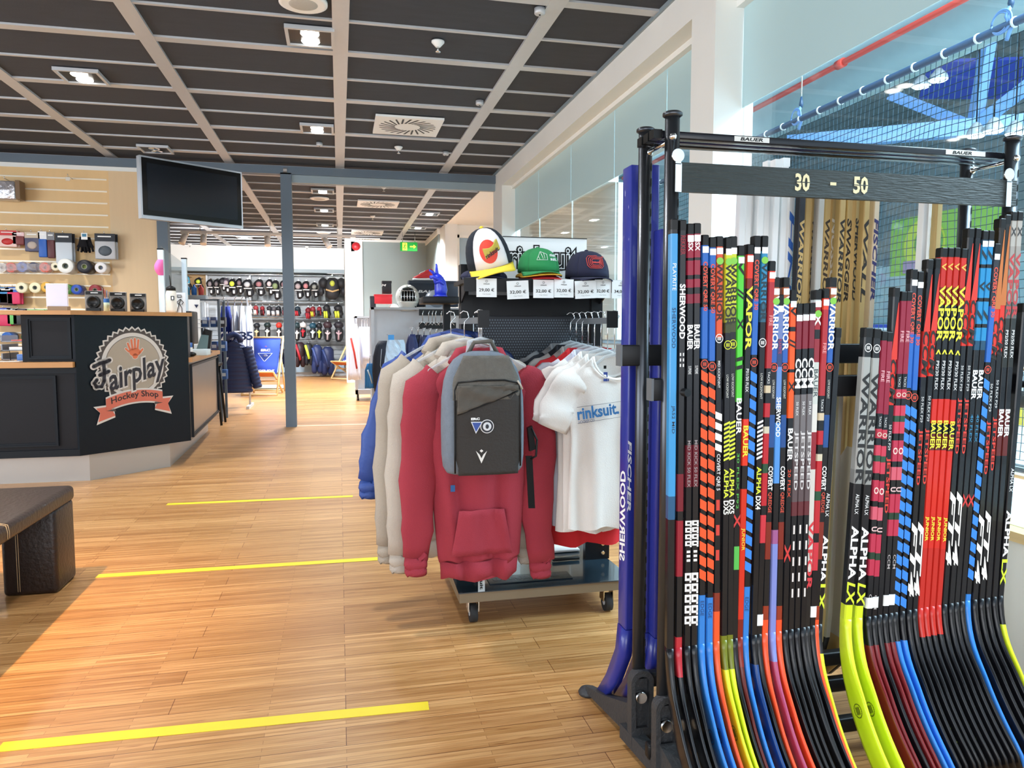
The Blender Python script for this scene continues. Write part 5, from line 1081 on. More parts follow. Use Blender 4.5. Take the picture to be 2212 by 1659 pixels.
# tall blue sticks left of the posts
mat('royal blue', '#25308f', .35, coat=.3, var=.05)
for px0, px1, py, Y, wd_, lab in ((1354, 1374, 360, 1.93, 1, 'royal blue board-like goalie stick outermost on the left, white side lettering'), (1399, 1416, 360, 1.9, 0, 'royal blue goalie stick seen between the two left posts'), (1417, 1434, 497, 1.86, 0, 'shorter dark blue goalie stick behind the front left post')):
    a_, b_ = at(px0, py, Y=Y), at(px1, py, Y=Y); xx0, xx1 = a_.x, b_.x
    th = thing('goalie_stick', ((xx0+xx1)/2, Y, 0), lab, 'goalie stick', 'blue goalie sticks at the left end of the rack')
    MB().bbox((xx0, Y-.03, .3), (xx1, Y+.03, a_.z), 'royal blue', .004).build('shaft', th)
    MB().loft([[Vector((xx0+dx, Y-.03+dy, z)), Vector((xx1+dx, Y-.03+dy, z)), Vector((xx1+dx, Y+.03+dy, z)), Vector((xx0+dx, Y+.03+dy, z))] for dx, dy, z in ((0, 0, .3), (-.003, .01, .22), (-.012, .06, .12), (-.02, .13, .03))], 'royal blue').build('blade', th)
    if wd_: m = MB(); m.text('SHERWOOD', (xx0-.001, Y, .62), (0, 0, 1), (0, -1, 0), .26, .04, 'white plastic', bold=.03, shear=.2); m.text('FISCHER', (xx0+.006, Y-.0308, .74), (0, 0, -1), X_, .2, .011, 'white plastic', bold=.03, shear=.2); m.build('lettering', th, fix=False)
# sticks laid across the top
for k, (Y, c, z, lab) in enumerate(((1.695, '#1b1c22', 1.612, 'black stick with white name panel laid across the rack top, nearest the camera'), (1.73, '#22264a', 1.612, 'dark blue and black stick laid across the rack top, middle one'), (1.768, '#17181b', 1.612, 'black stick laid across the rack top, farthest from the camera'))):
    th = thing('hockey_stick', (1.27, Y, z-.012), lab, 'hockey stick', 'sticks laid across the top of the rack')
    MB().bbox((.745-.0*k, Y-.013, z-.009), (1.80, Y+.013, z+.009), hexm(c, 'g'), .003).build('shaft', th)
    MB().box((.738, Y-.014, z-.0105), (.76, Y+.014, z+.0105), 'black plastic').build('end_cap', th)
    if k == 0:
        for p0, p1, pt in ((1580, 1655, 1617), (2035, 2120, 2070)):
            x0, x1 = at(p0, 320, Y=Y).x, at(p1, 320, Y=Y).x
            xm = at(pt, 320, Y=Y).x; m = MB().box((x0, Y-.0138, z-.006), (x1, Y-.013, z+.006), '#d8d8d4'); m.build('name_panel', th)
            m = MB().text('BAUER', (xm, Y-.0143, z), X_, (0, 0, 1), .062, .0085, 'black plastic', bold=.03, shear=.2); m.build('lettering', th, fix=False)
    if k == 1: MB().box((1.2, Y-.0138, z-.004), (1.5, Y-.013, z+.005), '#3346a8').box((1.55, Y-.0138, z-.004), (1.7, Y-.013, z+.004), '#d4d03a').build('stripe', th)
# ---------------- clothes stand on castors ----------------
t = thing('display_stand', (.78, 3.0, 0), 'black rolling clothes stand with perforated back panel and cap shelf', 'clothes stand')
mat('stand black', '#101216', .4, .1, var=.06, spec=.3); mat('base top', '#20303a', .18, coat=.6, var=.05); mat('base edge', '#7d6f5a', .5, .2, var=.05)
FY = 3.06
MB().box((.43, 2.73, .10), (1.13, 3.36, .138), 'base edge').build('base', t)
MB().prism([(.425, 2.725, .138), (1.135, 2.725, .138), (1.12, 3.37, .138), (.44, 3.37, .138)], (0, 0, .004), 'base top').build('base_plate', t)
pl = MB().prism([(.56, 2.79, .1425), (.9, 2.785, .1425), (.9, 2.87, .1425), (.56, 2.875, .1425)], (0, 0, .003), mat('plaque', '#2b343c', .2, .6)).build('plaque', t)
m = MB().text('UNDER ARMOUR', (.75, 2.835, .1462), (1, 0, 0), (0, 1, 0), .21, .03, mat('plaque letter', '#566370', .25, .7), bold=.02); m.text('UA', (.605, 2.835, .1462), (1, 0, 0), (0, 1, 0), .05, .035, 'plaque letter', bold=.04); m.build('engraving', pl, fix=False)
for x in (.49, 1.055):
    MB().box((x, FY-.03, .14), (x+.05, FY+.03, 1.41), 'stand black').build('upright', t)
    MB().box((x-.03, FY-.06, .142), (x+.08, FY-.03, .24), 'stand black').build('foot_bracket', t)
    m = MB()
    for z in (.17, .21): m.cyl((x+.05, FY-.065, z), (x+.05, FY-.058, z), .008, 'chrome', seg=12)
    m.build('bolt', t)
MB().box((.54, FY-.02, 1.2), (1.055, FY+.02, 1.285), 'stand black').build('top_panel', t)
MB().box((.52, FY-.04, 1.285), (1.07, FY-.02, 1.315), mat('rail grey', '#8b8e92', .4, .3)).build('price_rail', t)
MB().box((.54, FY-.02, .24), (1.055, FY+.02, .31), 'stand black').build('cross_bar', t)
MB().box((.55, FY+.005, .31), (1.05, FY+.009, 1.2), mat('mesh dark', '#2a2e35', .5, .2)).build('back_sheet', t)
m = MB(); i_ = m.mi(mat('mesh hole', '#5f6871', .4, .5, var=.3, vscale=3))   # perforated sheet: rows of small holes
r_ = .0042
for a_ in range(44):
    for b_ in range(76):
        x = .556+a_*.0112+(.0056 if b_ % 2 else 0); z = .32+b_*.0115
        if x > 1.045: continue
        m.bm.faces.new([m.bm.verts.new((x+r_*math.cos(PI*q/2), FY+.004, z+r_*math.sin(PI*q/2))) for q in range(4)]).material_index = i_
tag(m.build('perforation', t, fix=False), None, kind='stuff')
MB().box((.47, 2.84, 1.322), (1.115, 3.09, 1.338), 'stand black').box((.47, 2.835, 1.29), (1.115, 2.842, 1.342), 'stand black').build('cap_shelf', t)
for x in (.49, 1.09): MB().prism([(x, 2.86, 1.322), (x, FY, 1.322), (x, FY, 1.24)], (.006, 0, 0), 'stand black').build('shelf_bracket', t)
for x in (.5, .985):
    a_ = MB().box((x-.014, 2.6, 1.165), (x+.014, FY, 1.188), 'end grey').build('arm', t)
    MB().box((x-.02, 2.588, 1.15), (x+.02, 2.6, 1.212), 'stand black').build('arm_end', a_)
for x, y in ((.492, 2.80), (1.045, 2.79), (.5, 3.3), (1.06, 3.3)):
    c_ = MB().cyl((x, y, .1), (x, y, .085), .016, 'chrome').box((x-.022, y-.028, .045), (x-.018, y+.02, .09), 'chrome').box((x+.018, y-.028, .045), (x+.022, y+.02, .09), 'chrome').build('castor', t)
    MB().cyl((x-.014, y-.01, .037), (x+.014, y-.01, .037), .036, 'rubber', seg=24).cyl((x-.0155, y-.01, .037), (x+.0155, y-.01, .037), .012, 'alu', seg=16).build('wheel', c_)
# sign board behind the caps
t = thing('sign_board', (.84, 3.14, 1.34), 'white sign board with black outlined lettering behind the caps', 'sign')
a_, b_ = at(1085, 512, Y=3.14), at(1266, 600, Y=3.14)
MB().box((a_.x, 3.135, 1.34), (b_.x, 3.145, a_.z), 'white plastic').box((a_.x, 3.13, a_.z), (b_.x, 3.15, a_.z+.003), 'black plastic').build('board', t)
m = MB().text('rinksuit', ((a_.x+b_.x)/2-.005, 3.1335, a_.z-.085), X_, (0, 0, 1), .33, .11, 'black plastic', bold=.09); m.text('rinksuit', ((a_.x+b_.x)/2-.005, 3.1325, a_.z-.085), X_, (0, 0, 1), .315, .098, 'white plastic', bold=.035); m.text('rinksuit', ((a_.x+b_.x)/2-.005, 3.1315, a_.z-.085), X_, (0, 0, 1), .305, .088, 'black plastic', bold=.0); m.build('lettering', t, fix=False)
MB().box((.8, 3.13, 1.342), (.84, 3.15, 1.342), 'black plastic').build('clip', t) if False else None
# ---- hangers and garments ----
mat('hanger clear', '#dfe6ea', .1, alpha=.4)
def hanger(x, y, z, lab, w_=.2, c='hanger clear', yaw=0, arm=1.19):
    t = thing('hanger', (x, y, z), lab, 'hanger', 'clear hangers on the stand')
    m = MB(); P = lambda u_, h: Vector((x+u_*math.cos(yaw), y+u_*math.sin(yaw), z+h))
    m.tube([P(-w_, -.07), P(-w_*.96, -.045), P(-w_*.6, -.005), P(-.04, .035), P(0, .045), P(.04, .035), P(w_*.6, -.005), P(w_*.96, -.045), P(w_, -.07)], [.004, .007, .008, .009, .011, .009, .008, .007, .004], c, 8, flat=.6)
    m.build('body', t)
    zt = arm+.012; MB().tube([P(0, .04), P(0, zt-z-.03), P(.018, zt-z-.012), P(.012, zt-z+.008), P(-.004, zt-z+.012), P(-.016, zt-z+.002)], .0022, 'chrome', 6).build('hook', t)
    return t
def cloth_body(m, cx, cy, rows, mt, seed=0, fold=.012, nf=3, yaw=0, n=48, scoop=0):
    """rows: (half width, half depth, height, shoulder drop, fold weight)"""
    rr = random.Random(seed); ph = [rr.uniform(0, 6) for _ in range(4)]; rg = []
    for ri, (w_, d_, z, dr, fw) in enumerate(rows):
        ring = []; zt_ = rows[0][2]
        for k in range(n):
            a = 2*PI*k/n; c_, s_ = math.cos(a), math.sin(a); u_ = (abs(c_)**.85)*(1 if c_ > 0 else -1)
            f = fold*fw*(math.sin(nf*u_*3+ph[0])+.5*math.sin(nf*u_*5.3+ph[1]+z*4)+.35*math.sin(z*17+u_*4+ph[2]))
            x = w_*u_*(1+.02*fw*math.sin(z*9+ph[3])); y = d_*s_+f
            zq = z-dr*abs(u_)**1.3
            if scoop and s_ < -.02: zq -= max(0, zq-(zt_-scoop-.004*ri))*math.sqrt(max(0, 1-(x/.092)**2))
            ring.append(Vector((cx+x*math.cos(yaw)-y*math.sin(yaw), cy+x*math.sin(yaw)+y*math.cos(yaw), zq+.006*fw*math.sin(u_*7+ph[1])*(1 if z == rows[-1][2] else 0))))
        rg.append(ring)
    return m.loft(rg, mt, caps=not scoop)
def cloth_tube(m, pts, rad, mt, flat=.6, seed=0, amp=.08, seg=16):
    rr = random.Random(seed); ph = rr.uniform(0, 6); n = 14; P = []; R = []
    for k in range(n+1):
        f = k/n*(len(pts)-1); i = min(int(f), len(pts)-2); g = f-i
        P.append(Vector(pts[i]).lerp(Vector(pts[i+1]), g)+Vector((.004*math.sin(k*1.1+ph), .006*math.sin(k*.9+ph), 0)))
        R.append((rad[i]*(1-g)+rad[i+1]*g)*(1+amp*math.sin(k*2.1+ph)))
    rg = []
    for k, p in enumerate(P):
        d_ = (P[min(k+1, n)]-P[max(k-1, 0)]).normalized(); a_ = Vector((1, 0, 0)); a_ = (a_-d_*a_.dot(d_)).normalized(); b_ = d_.cross(a_)
        rg.append([p+(a_*math.cos(q)+b_*math.sin(q)*flat)*R[k]*(1+.05*math.sin(3*q+k)) for q in (2*PI*j/seg for j in range(seg))])
    return m.loft(rg, mt)
def hoodie(cx, cy, zt, c, lab, ln=.74, hw=.2, sl=.74, grp='hooded sweatshirts on the left arm of the stand', pocket=True, yaw=0, out=.06, cc=None, lsl=0, nm='hoodie', cat='hoodie', slbend=0):
    cc = cc or c
    t = thing(nm, (cx, cy, zt-ln), lab, cat, grp); zb = zt-ln
    m = MB(); cloth_body(m, cx, cy, [(.075, .035, zt+.01, 0, 0), (.1, .04, zt-.005, .01, 0), (hw*.86, .034, zt-.02, .05, .1), (hw, .036, zt-.06, .05, .2), (hw*1.0, .036, zt-.16, .02, .5), (hw*.94, .036, zt-.32, 0, 1), (hw*.86, .036, zt-.5, 0, 1.6), (hw*.8, .036, zb+.08, 0, 2), (hw*.77, .034, zb+.065, 0, 1.8)], c, seed=int(cx*1000+cy*77), yaw=yaw, fold=.0075)
    m.build('body', t)
    m = MB(); cloth_body(m, cx, cy, [(hw*.76, .036, zb+.068, 0, 1.8), (hw*.74, .036, zb+.03, 0, 1.8), (hw*.73, .035, zb, 0, 1.8)], cc, seed=int(cx*1000+cy*77), yaw=yaw, fold=.0075); m.build('hem_band', t)
    for s in (-1, 1):
        s_l = sl+(lsl if s > 0 else 0)
        P = lambda u_, h, e=0: Vector((cx+u_*math.cos(yaw)-e*math.sin(yaw), cy+u_*math.sin(yaw)+e, zt+h))
        m = MB(); cloth_tube(m, [P(s*(hw-.05), -.06), P(s*(hw+.0), -.12), P(s*(hw+out*.5), -.3), P(s*(hw+out*.8), -s_l*.7), P(s*(hw+out), -s_l+.06)], [.055, .075, .072, .062, .05], c, .42, seed=s+5)
        m.build('sleeve', t)
        m = MB(); cloth_tube(m, [P(s*(hw+out), -s_l+.062), P(s*(hw+out+.002), -s_l)], [.042, .038], cc, .5, seed=2, amp=.0); m.build('cuff', t)
    m = MB(); P = lambda u_, h, e=0: Vector((cx+u_*math.cos(yaw), cy+u_*math.sin(yaw)+e, zt+h))
    m.tube([P(-.1, -.02, -.035), P(-.075, .02, -.02), P(0, .035, .03), P(.075, .02, -.02), P(.1, -.02, -.035), P(.03, -.075, -.06), P(0, -.09, -.066), P(-.03, -.075, -.06), P(-.1, -.02, -.035)], .024, c, 10); m.build('hood', t)
    if pocket:
        m = MB(); rg = []
        for k in range(8): f = k/7; z = zb+.1+.17*f; w_ = .115-.03*f; rg.append([P(-w_+2*w_*j/10, z-zt, -.052-.008*math.sin(j*.7)-.004*math.sin(j*1.9+f*3)) for j in range(11)])
        m.loft(rg, c, closed=False)
        o_ = m.build('pocket', t); o_.modifiers.new('thick', 'SOLIDIFY').thickness = .004
    return t
red, bei, be2, nav = 'p', 'p', 'p', 'p'
mat('red jersey', '#9e3341', .95, bump=.3, bscale=260, var=.06, vscale=10); mat('beige fleece', '#aba193', .95, bump=.35, bscale=260, var=.06, vscale=10); mat('beige light', '#b9b0a4', .95, bump=.35, bscale=260, var=.06, vscale=10); mat('navy shell', '#27468f', .55, bump=.2, bscale=60, var=.08)
o_ = hoodie(.505, 2.72, 1.035, 'red jersey', 'faded red hoodie hanging directly behind the grey backpack', ln=.83, hw=.205, sl=.8, out=.035, lsl=.045)
x_ = at(978, 1055, Y=2.655); MB().box((x_.x-.008, 2.652, x_.z-.012), (x_.x+.008, 2.655, x_.z+.012), '#2b5f9a').build('side_label', o_)
hanger(.505, 2.715, 1.04, 'clear hanger inside the faded red hoodie', w_=.195)
hoodie(.465, 2.80, 1.055, 'beige light', 'light beige hoodie between the red one and the darker beige one', ln=.78, hw=.205, sl=.83, out=.045)
hanger(.465, 2.8, 1.06, 'clear hanger inside the light beige hoodie')
hoodie(.425, 2.88, 1.07, 'beige fleece', 'beige hoodie farthest left of the hoodies, in front of the navy jackets', ln=.78, hw=.205, sl=.83, out=.045)
hanger(.425, 2.88, 1.075, 'clear hanger inside the farthest left beige hoodie')
j1 = hoodie(.43, 2.97, 1.08, 'navy shell', 'navy blue jacket with lettered sleeve behind the beige hoodies', ln=.55, hw=.2, sl=.6, out=.12, grp='navy jackets behind the hoodies', pocket=False, nm='jacket', cat='jacket')
hoodie(.47, 3.0, 1.09, '#1f2f5e', 'second navy jacket close to the perforated back panel', ln=.55, hw=.19, sl=.55, out=.09, grp='navy jackets behind the hoodies', pocket=False, nm='jacket', cat='jacket')
m = MB(); a_, b_ = at(836, 1040, Y=2.905), at(857, 925, Y=2.905); d_ = (b_-a_).normalized(); m.text('BAUER', (a_+b_)/2+Vector((0, -.01, 0)), d_, Vector((-d_.z, 0, d_.x)), (b_-a_).length*.9, .022, 'white plastic', bold=.03, shear=.2); m.build('lettering', j1, fix=False)
# ---- grey backpack ----
BYc = 2.56
ba, bb = at(958, 760, Y=BYc-.06), at(1136, 1022, Y=BYc-.06); bx, bw, bz0, bz1 = (ba.x+bb.x)/2, (bb.x-ba.x)/2, bb.z, ba.z
mat('melange grey', '#68655f', .95, bump=.4, bscale=300, var=.18, vscale=60); mat('melange blue', '#6f7985', .95, bump=.4, bscale=300, var=.15, vscale=60); mat('pack dark', '#332f2c', .8, bump=.3, bscale=120, var=.08); mat('pack mid', '#544f48', .85, bump=.5, bscale=40, var=.1)
t = thing('backpack', (bx, BYc, bz0), 'grey backpack with dark lower front hanging before the red hoodie', 'backpack')
def pack_ring(z, w_, d_, cy, e=.55, n=40):
    out = []
    for k in range(n):
        a = 2*PI*k/n; c_, s_ = math.cos(a), math.sin(a); out.append(Vector((bx+w_*abs(c_)**e*(1 if c_ > 0 else -1), cy+d_*abs(s_)**e*(1 if s_ > 0 else -1), z)))
    return out
rg = []; Hh = bz1-bz0
for f, w_, d_ in ((0, .78, .5), (.015, .9, .75), (.05, .96, .92), (.15, .99, 1), (.4, 1.0, 1), (.62, .985, .95), (.76, .93, .86), (.86, .84, .74), (.93, .7, .58), (.975, .52, .42), (1, .3, .25)):
    rg.append(pack_ring(bz0+Hh*f, bw*w_, .085*d_, BYc))
MB().loft(rg, 'melange blue').build('body', t)
def front(u_, f):                                         # point on the bulging front
    return Vector((bx+bw*u_, BYc-.088-.012*(1-u_*u_)+.035*max(0, f-.6)**1.2, bz0+Hh*f))
def panel(rows, mt, nm, th=.006, wr=0, nu=14, sd=0):
    rr = random.Random(sd); m = MB(); rg = []
    for f, u0, u1 in rows:
        rg.append([front(u0+(u1-u0)*j/nu, f+(u0+(u1-u0)*j/nu)*0)+Vector((0, -wr*math.sin(f*31+j*.8+sd)-wr*.6*math.sin(f*57-j*1.3), 0)) for j in range(nu+1)])
    m.loft(rg, mt, closed=False); o = m.build(nm, t); md = o.modifiers.new('thick', 'SOLIDIFY'); md.thickness = th; return o
panel([(f, -.76 if f > .08 else -.7, .8 if f > .08 else .74) for f in (.02, .05, .08, .15, .3, .45, .6, .7)], 'pack dark', 'lower_front', .004)
panel([(f, -.82+max(0, f-.78)*1.4, .78-max(0, f-.78)*1.4) for f in (.62, .68, .74, .8, .86, .9, .94, .97)], 'melange grey', 'upper_front', .004, .002)
m = MB(); rg = []
for k in range(11):
    g_ = k/10; rg.append([front(-.72+1.46*j/14, (.51+.18*(j/14))*(1-g_)+.735*g_)+Vector((0, -.006-.004*math.sin(g_*7+j*.7)-.003*math.sin(j*1.9-g_*9), 0)) for j in range(15)])
m.loft(rg, 'pack mid', closed=False); o_ = m.build('pocket', t); o_.modifiers.new('thick', 'SOLIDIFY').thickness = .006
m = MB().tube([front(-.72+1.46*j/12, .505+.18*(j/12))+Vector((0, -.008, 0)) for j in range(13)], .0022, 'black plastic', 6); m.build('pocket_zip', t)
m = MB().tube([front(-.78, f)+Vector((0, -.004, 0)) for f in (.04, .2, .4, .6, .7)]+[front(-.7, .76)+Vector((0, -.008, 0)), front(-.2, .775)+Vector((0, -.01, 0)), front(.4, .775)+Vector((0, -.01, 0)), front(.74, .75)+Vector((0, -.008, 0)), front(.79, .7)+Vector((0, -.004, 0))]+[front(.8, f)+Vector((0, -.004, 0)) for f in (.5, .3, .08)], .003, 'black plastic', 6); m.build('main_zip', t)
m = MB().tube([front(.72, .77)+Vector((0, -.01, 0)), front(.78, .74)+Vector((0, -.014, 0)), front(.84, .7)+Vector((0, -.008, 0))], .0035, '#b9b0a4', 6); m.build('zip_pull', t)
MB().tube([Vector((bx-.05, BYc, bz1-.01)), Vector((bx-.03, BYc-.01, bz1+.03)), Vector((bx+.03, BYc-.01, bz1+.035)), Vector((bx+.055, BYc, bz1-.01))], .008, '#58544e', 8).build('handle', t)
m = MB(); q = lambda px, py: at(px, py, Y=BYc+.02)
m.prism([q(1140, 925), q(1150, 920), q(1158, 970), q(1145, 975)], (0, .02, 0), 'black plastic'); m.prism([q(1136, 985), q(1150, 985), q(1156, 1098), q(1142, 1098)], (0, .006, 0), 'black plastic'); m.tube([q(1148, 925), q(1160, 950), q(1158, 985), q(1146, 992)], .004, 'black plastic', 6); m.build('shoulder_strap', t)
# crest, round badge and arrow mark
m = MB(); fy = front(0, .4).y-.007
Q = lambda px, py, e=0: Vector((at(px, py, Y=fy).x, fy-e, at(px, py, Y=fy).z))
m.prism([Q(1017, 911), Q(1043, 911), Q(1028, 937)], (0, -.0006, 0), '#d9dce2'); m.prism([Q(1020, 913, .001), Q(1040, 913, .001), Q(1028, 933, .001)], (0, -.0006, 0), '#35509a'); m.build('crest', t)
m = MB().text('ERC', Q(1027, 905), X_, (0, 0, 1), .03, .0085, 'white plastic', bold=.06); m.build('crest_lettering', t, fix=False)
c_ = Q(1052, 921, .001); m = MB()
for r, cl, e in ((.0235, '#e8e6e6', 0), (.021, '#2a2d36', .0008), (.0145, '#e8e6e6', .0016), (.0125, '#cfd3d8', .0024)): m.prism([c_+Vector((r*math.cos(2*PI*k/28), -e, r*math.sin(2*PI*k/28))) for k in range(28)], (0, -.0005, 0), cl)
m.ball((c_.x, c_.y-.003, c_.z), (.006, .001, .008), '#2a2d36', 8, 5); m.build('round_badge', t)
m = MB().prism([Q(1028, 974), Q(1036, 982), Q(1040, 990), Q(1044, 982), Q(1052, 974), Q(1040, 1001)], (0, -.0007, 0), '#e4e0da').prism([Q(1036, 974), Q(1040, 970.5), Q(1044, 974), Q(1040, 977.5)], (0, -.0007, 0), '#e4e0da'); m.build('arrow_mark', t)
for k, (x, y) in enumerate(((.49, 2.62), (.5, 2.645), (.508, 2.668))):
    hanger(x, y, 1.065, 'empty clear hanger above the backpack, %s of three' % ('nearest', 'middle', 'farthest')[k], w_=.075)
# ---- T-shirts ----
def tshirt(cx, cy, zt, c, lab, ln=.68, hw=.195, k=0, ssl=.2):
    t = thing('t_shirt', (cx, cy, zt-ln), lab, 't-shirt', 't-shirts on the right arm of the stand'); zb = zt-ln
    m = MB(); cloth_body(m, cx, cy, [(.085, .012, zt-.0, 0, 0), (.1, .016, zt-.006, .01, 0), (hw*.84, .02, zt-.015, .04, .1), (hw, .024, zt-.055, .045, .3), (hw*1.0, .026, zt-.14, .02, .5), (hw*.97, .026, zt-.3, 0, .8), (hw*.97, .027, zt-.48, 0, 1), (hw*.99, .028, zb+.02, 0, 1.2), (hw*.99, .028, zb, 0, 1.2)], c, seed=k, fold=.011, nf=2.6, scoop=.085)
    m.build('body', t)
    for s in (-1, 1):
        P = lambda u_, h: Vector((cx+u_, cy, zt+h))
        m = MB(); cloth_tube(m, [P(s*(hw-.06), -.065), P(s*hw, -.11), P(s*(hw+.045), -.2), P(s*(hw+.06), -.2-ssl*.35)], [.045, .066, .066, .064], c, .26, seed=k, amp=.03); m.build('sleeve', t)
    m = MB(); m.tube([Vector((cx+.088*math.cos(a), cy-.014-.014*math.sin(-a), zt-.002+.085*math.sin(a)*(1 if math.sin(a) < 0 else .12))) for a in (PI+PI*j/14 for j in range(15))], .008, c, 8, flat=.4); m.build('collar', t)
    return t
mat('white cotton', '#e9e5e0', .95, bump=.2, bscale=300, var=.03); mat('lilac white', '#d6d6e2', .95, bump=.2, bscale=300, var=.03); mat('warm grey cotton', '#a9a29e', .95, var=.05); mat('red cotton', '#c8242c', .95, var=.05); mat('dark cotton', '#23242b', .95, var=.05); mat('dull cotton', '#8b8c8e', .95, var=.05)
TS = [(2.635, 1.045, 'white cotton', .655, 'white t-shirt with blue chest print, nearest the camera'), (2.685, 1.052, 'white cotton', .685, 'plain white t-shirt directly behind the printed one'), (2.735, 1.06, 'white cotton', .7, 'off-white t-shirt, third from the front'),
      (2.785, 1.065, 'lilac white', .69, 'pale lilac t-shirt, fourth from the front'), (2.835, 1.07, 'red cotton', .80, 'bright red t-shirt whose long hem shows below the white ones'), (2.885, 1.075, 'warm grey cotton', .68, 'warm grey t-shirt, sixth from the front'), (2.935, 1.08, 'dark cotton', .68, 'black t-shirt, second from the back'), (2.985, 1.085, 'dull cotton', .68, 'dull grey t-shirt farthest back')]
for k, (y, z, c, ln, lab) in enumerate(TS):
    cx = 1.01-.009*k; ts = tshirt(cx, y, z, c, lab, ln=ln, hw=.18, k=k+3)
    hanger(cx-.0, y+.0, z-.04, 'clear hanger holding the %s' % lab.split(',')[0].replace(' directly behind the printed one', ' with no print').replace(' whose long hem shows below the white ones', '').replace(' farthest back', ''), w_=.15)
    if k == 0:
        fy = y-.044; Q = lambda px, py, e=0: Vector((at(px, py, Y=fy).x, fy-e, at(px, py, Y=fy).z)); sl_ = (Q(1340, 880)-Q(1245, 895)).normalized(); up = Vector((-sl_.z, 0, sl_.x))
        m = MB().text('rinksuit.', Q(1293, 887), sl_, up, None, .0, '#2f6ea8') if False else MB()
        c0 = Q(1292, 888); m.text('rinksuit.', c0, sl_, up, Q(1337, 880).x-Q(1247, 880).x, .046, hexm('#2f6ea8', 'e'), bold=.03); m.build('chest_print', ts, fix=False)
        m = MB().text('HOCKEY CO', Q(1267, 910), sl_, up, .062, .011, hexm('#3d5f86', 'e'), bold=.01); m.build('small_print', ts, fix=False)
        m = MB().tube([Q(1246, 880), Q(1350, 866)], .0009, '#5a5a60', 4).tube([Q(1248, 915), Q(1350, 899)], .0009, '#5a5a60', 4); m.build('print_line', ts)
        q_ = Vector((at(1304, 796, Y=fy+.03).x, fy+.012, at(1304, 796, Y=fy+.03).z)); m = MB().box((q_.x-.006, q_.y, q_.z), (q_.x+.004, q_.y+.002, q_.z+.012), 'black plastic'); m.text('ri', q_+Vector((.004, 0, -.03)), (0, 0, -1), X_, .035, .022, '#3b4f96', bold=.03); m.build('neck_print', ts, fix=False)
# ---- caps ----
def cap(px, py, Y, cf, cb, cbr, lab, rot=(0, 0, 0), z=None, sc=1.0, brim_only=False, scn=(1, 1, 1)):
    p = at(px, py, Y=Y); loc = Vector((p.x, Y, p.z if z is None else z)); M = Matrix.Translation(loc) @ Matrix.Rotation(rot[2], 4, 'Z') @ Matrix.Rotation(rot[1], 4, 'Y') @ Matrix.Rotation(rot[0], 4, 'X') @ Matrix.Diagonal((sc*scn[0], sc*scn[1], sc*scn[2], 1))
    t = thing('baseball_cap', loc, lab, 'cap', 'caps on the stand shelf')
    def dome(a0, a1, mt, nm, n=16, off=0):
        m = MB(); rg = []
        for k in range(9):
            f = k/8; th = PI/2*f*.99; r = math.cos(th); h = .105*math.sin(th)**.85
            rg.append([Vector((.083*(r**.8)*math.cos(a)*(1+off), .098*(r**.8)*math.sin(a)*(1+off)+.01*f, h*(1+off))) for a in (a0+(a1-a0)*j/n for j in range(n+1))])
        m.loft(rg, mt, closed=False); m.bm.transform(M); o = m.build(nm, t); md = o.modifiers.new('thick', 'SOLIDIFY'); md.thickness = .003; return o
    dome(-PI*.76, -PI*.24, cf, 'front_panel'); dome(-PI*.24, PI*1.24, cb, 'crown', 24)
    m = MB(); rg = []
    for k in range(6):
        f = k/5; rg.append([Vector((.083*(1+.0*f)*math.cos(a), .098*math.sin(a)-.07*f*(-math.sin(a))**.7, -.002-.022*f*f*0-.018*(math.cos(a)**2)*f-.006*f)) for a in (-PI*.9+PI*.8*j/18 for j in range(19))])
    m.loft(rg, cbr, closed=False); m.bm.transform(M); o = m.build('brim', t); o.modifiers.new('thick', 'SOLIDIFY').thickness = .004
    m = MB().lathe([(.008, .105), (.007, .109), (.001, .111)], cbr, (0, .01, 0), 12); m.bm.transform(M); m.build('button', t)
    return t, M
def cap_face(u_, h, e=.003):                               # point on the front panel, u sideways, h up
    th = math.asin(min(.98, (h/.105)**(1/.85))); r = math.cos(th)**.8; x = u_; y = -.098*math.sqrt(max(0, r*r-(x/.083)**2))+.01*(th/(PI/2))
    return Vector((x, y-e, h))
def cap_text(t, M, s, u0, h0, L, h, mt, nm='lettering', tilt=0, bold=.03, e=.004):
    vs, fs, asp = text_mesh(s, bold, 0); m = MB(); i = m.mi(hexm(mt, 'e') if mt.startswith('#') else mt); V = []
    for x, y in vs:
        a, b_ = x*L, y*h; V.append(m.bm.verts.new(cap_face(u0+a*math.cos(tilt)-b_*math.sin(tilt), h0+a*math.sin(tilt)+b_*math.cos(tilt), e)))
    for f in fs:
        try: m.bm.faces.new([V[k] for k in f]).material_index = i
        except ValueError: pass
    m.bm.transform(M); return m.build(nm, t, fix=False)
def cap_patch(t, M, pts, mt, nm='patch', e=.0025):
    m = MB(); c_ = (sum(p[0] for p in pts)/len(pts), sum(p[1] for p in pts)/len(pts)); i = m.mi(hexm(mt, 'e')); R = [m.bm.verts.new(cap_face(c_[0], c_[1], e+.0005))]; prev = [R[0]]*len(pts)
    rings_ = []
    for g in (.33, .66, 1): rings_.append([m.bm.verts.new(cap_face(c_[0]+(x-c_[0])*g, c_[1]+(y-c_[1])*g, e)) for x, y in pts])
    n = len(pts)
    for k in range(n):
        m.bm.faces.new((R[0], rings_[0][k], rings_[0][(k+1) % n])).material_index = i
        for a_, b_ in zip(rings_, rings_[1:]): m.bm.faces.new((a_[k], b_[k], b_[(k+1) % n], a_[(k+1) % n])).material_index = i
    m.bm.transform(M); return m.build(nm, t)
circ = lambda cx, cy, r, n=24: [(cx+r*math.cos(2*PI*k/n), cy+r*math.sin(2*PI*k/n)) for k in range(n)]
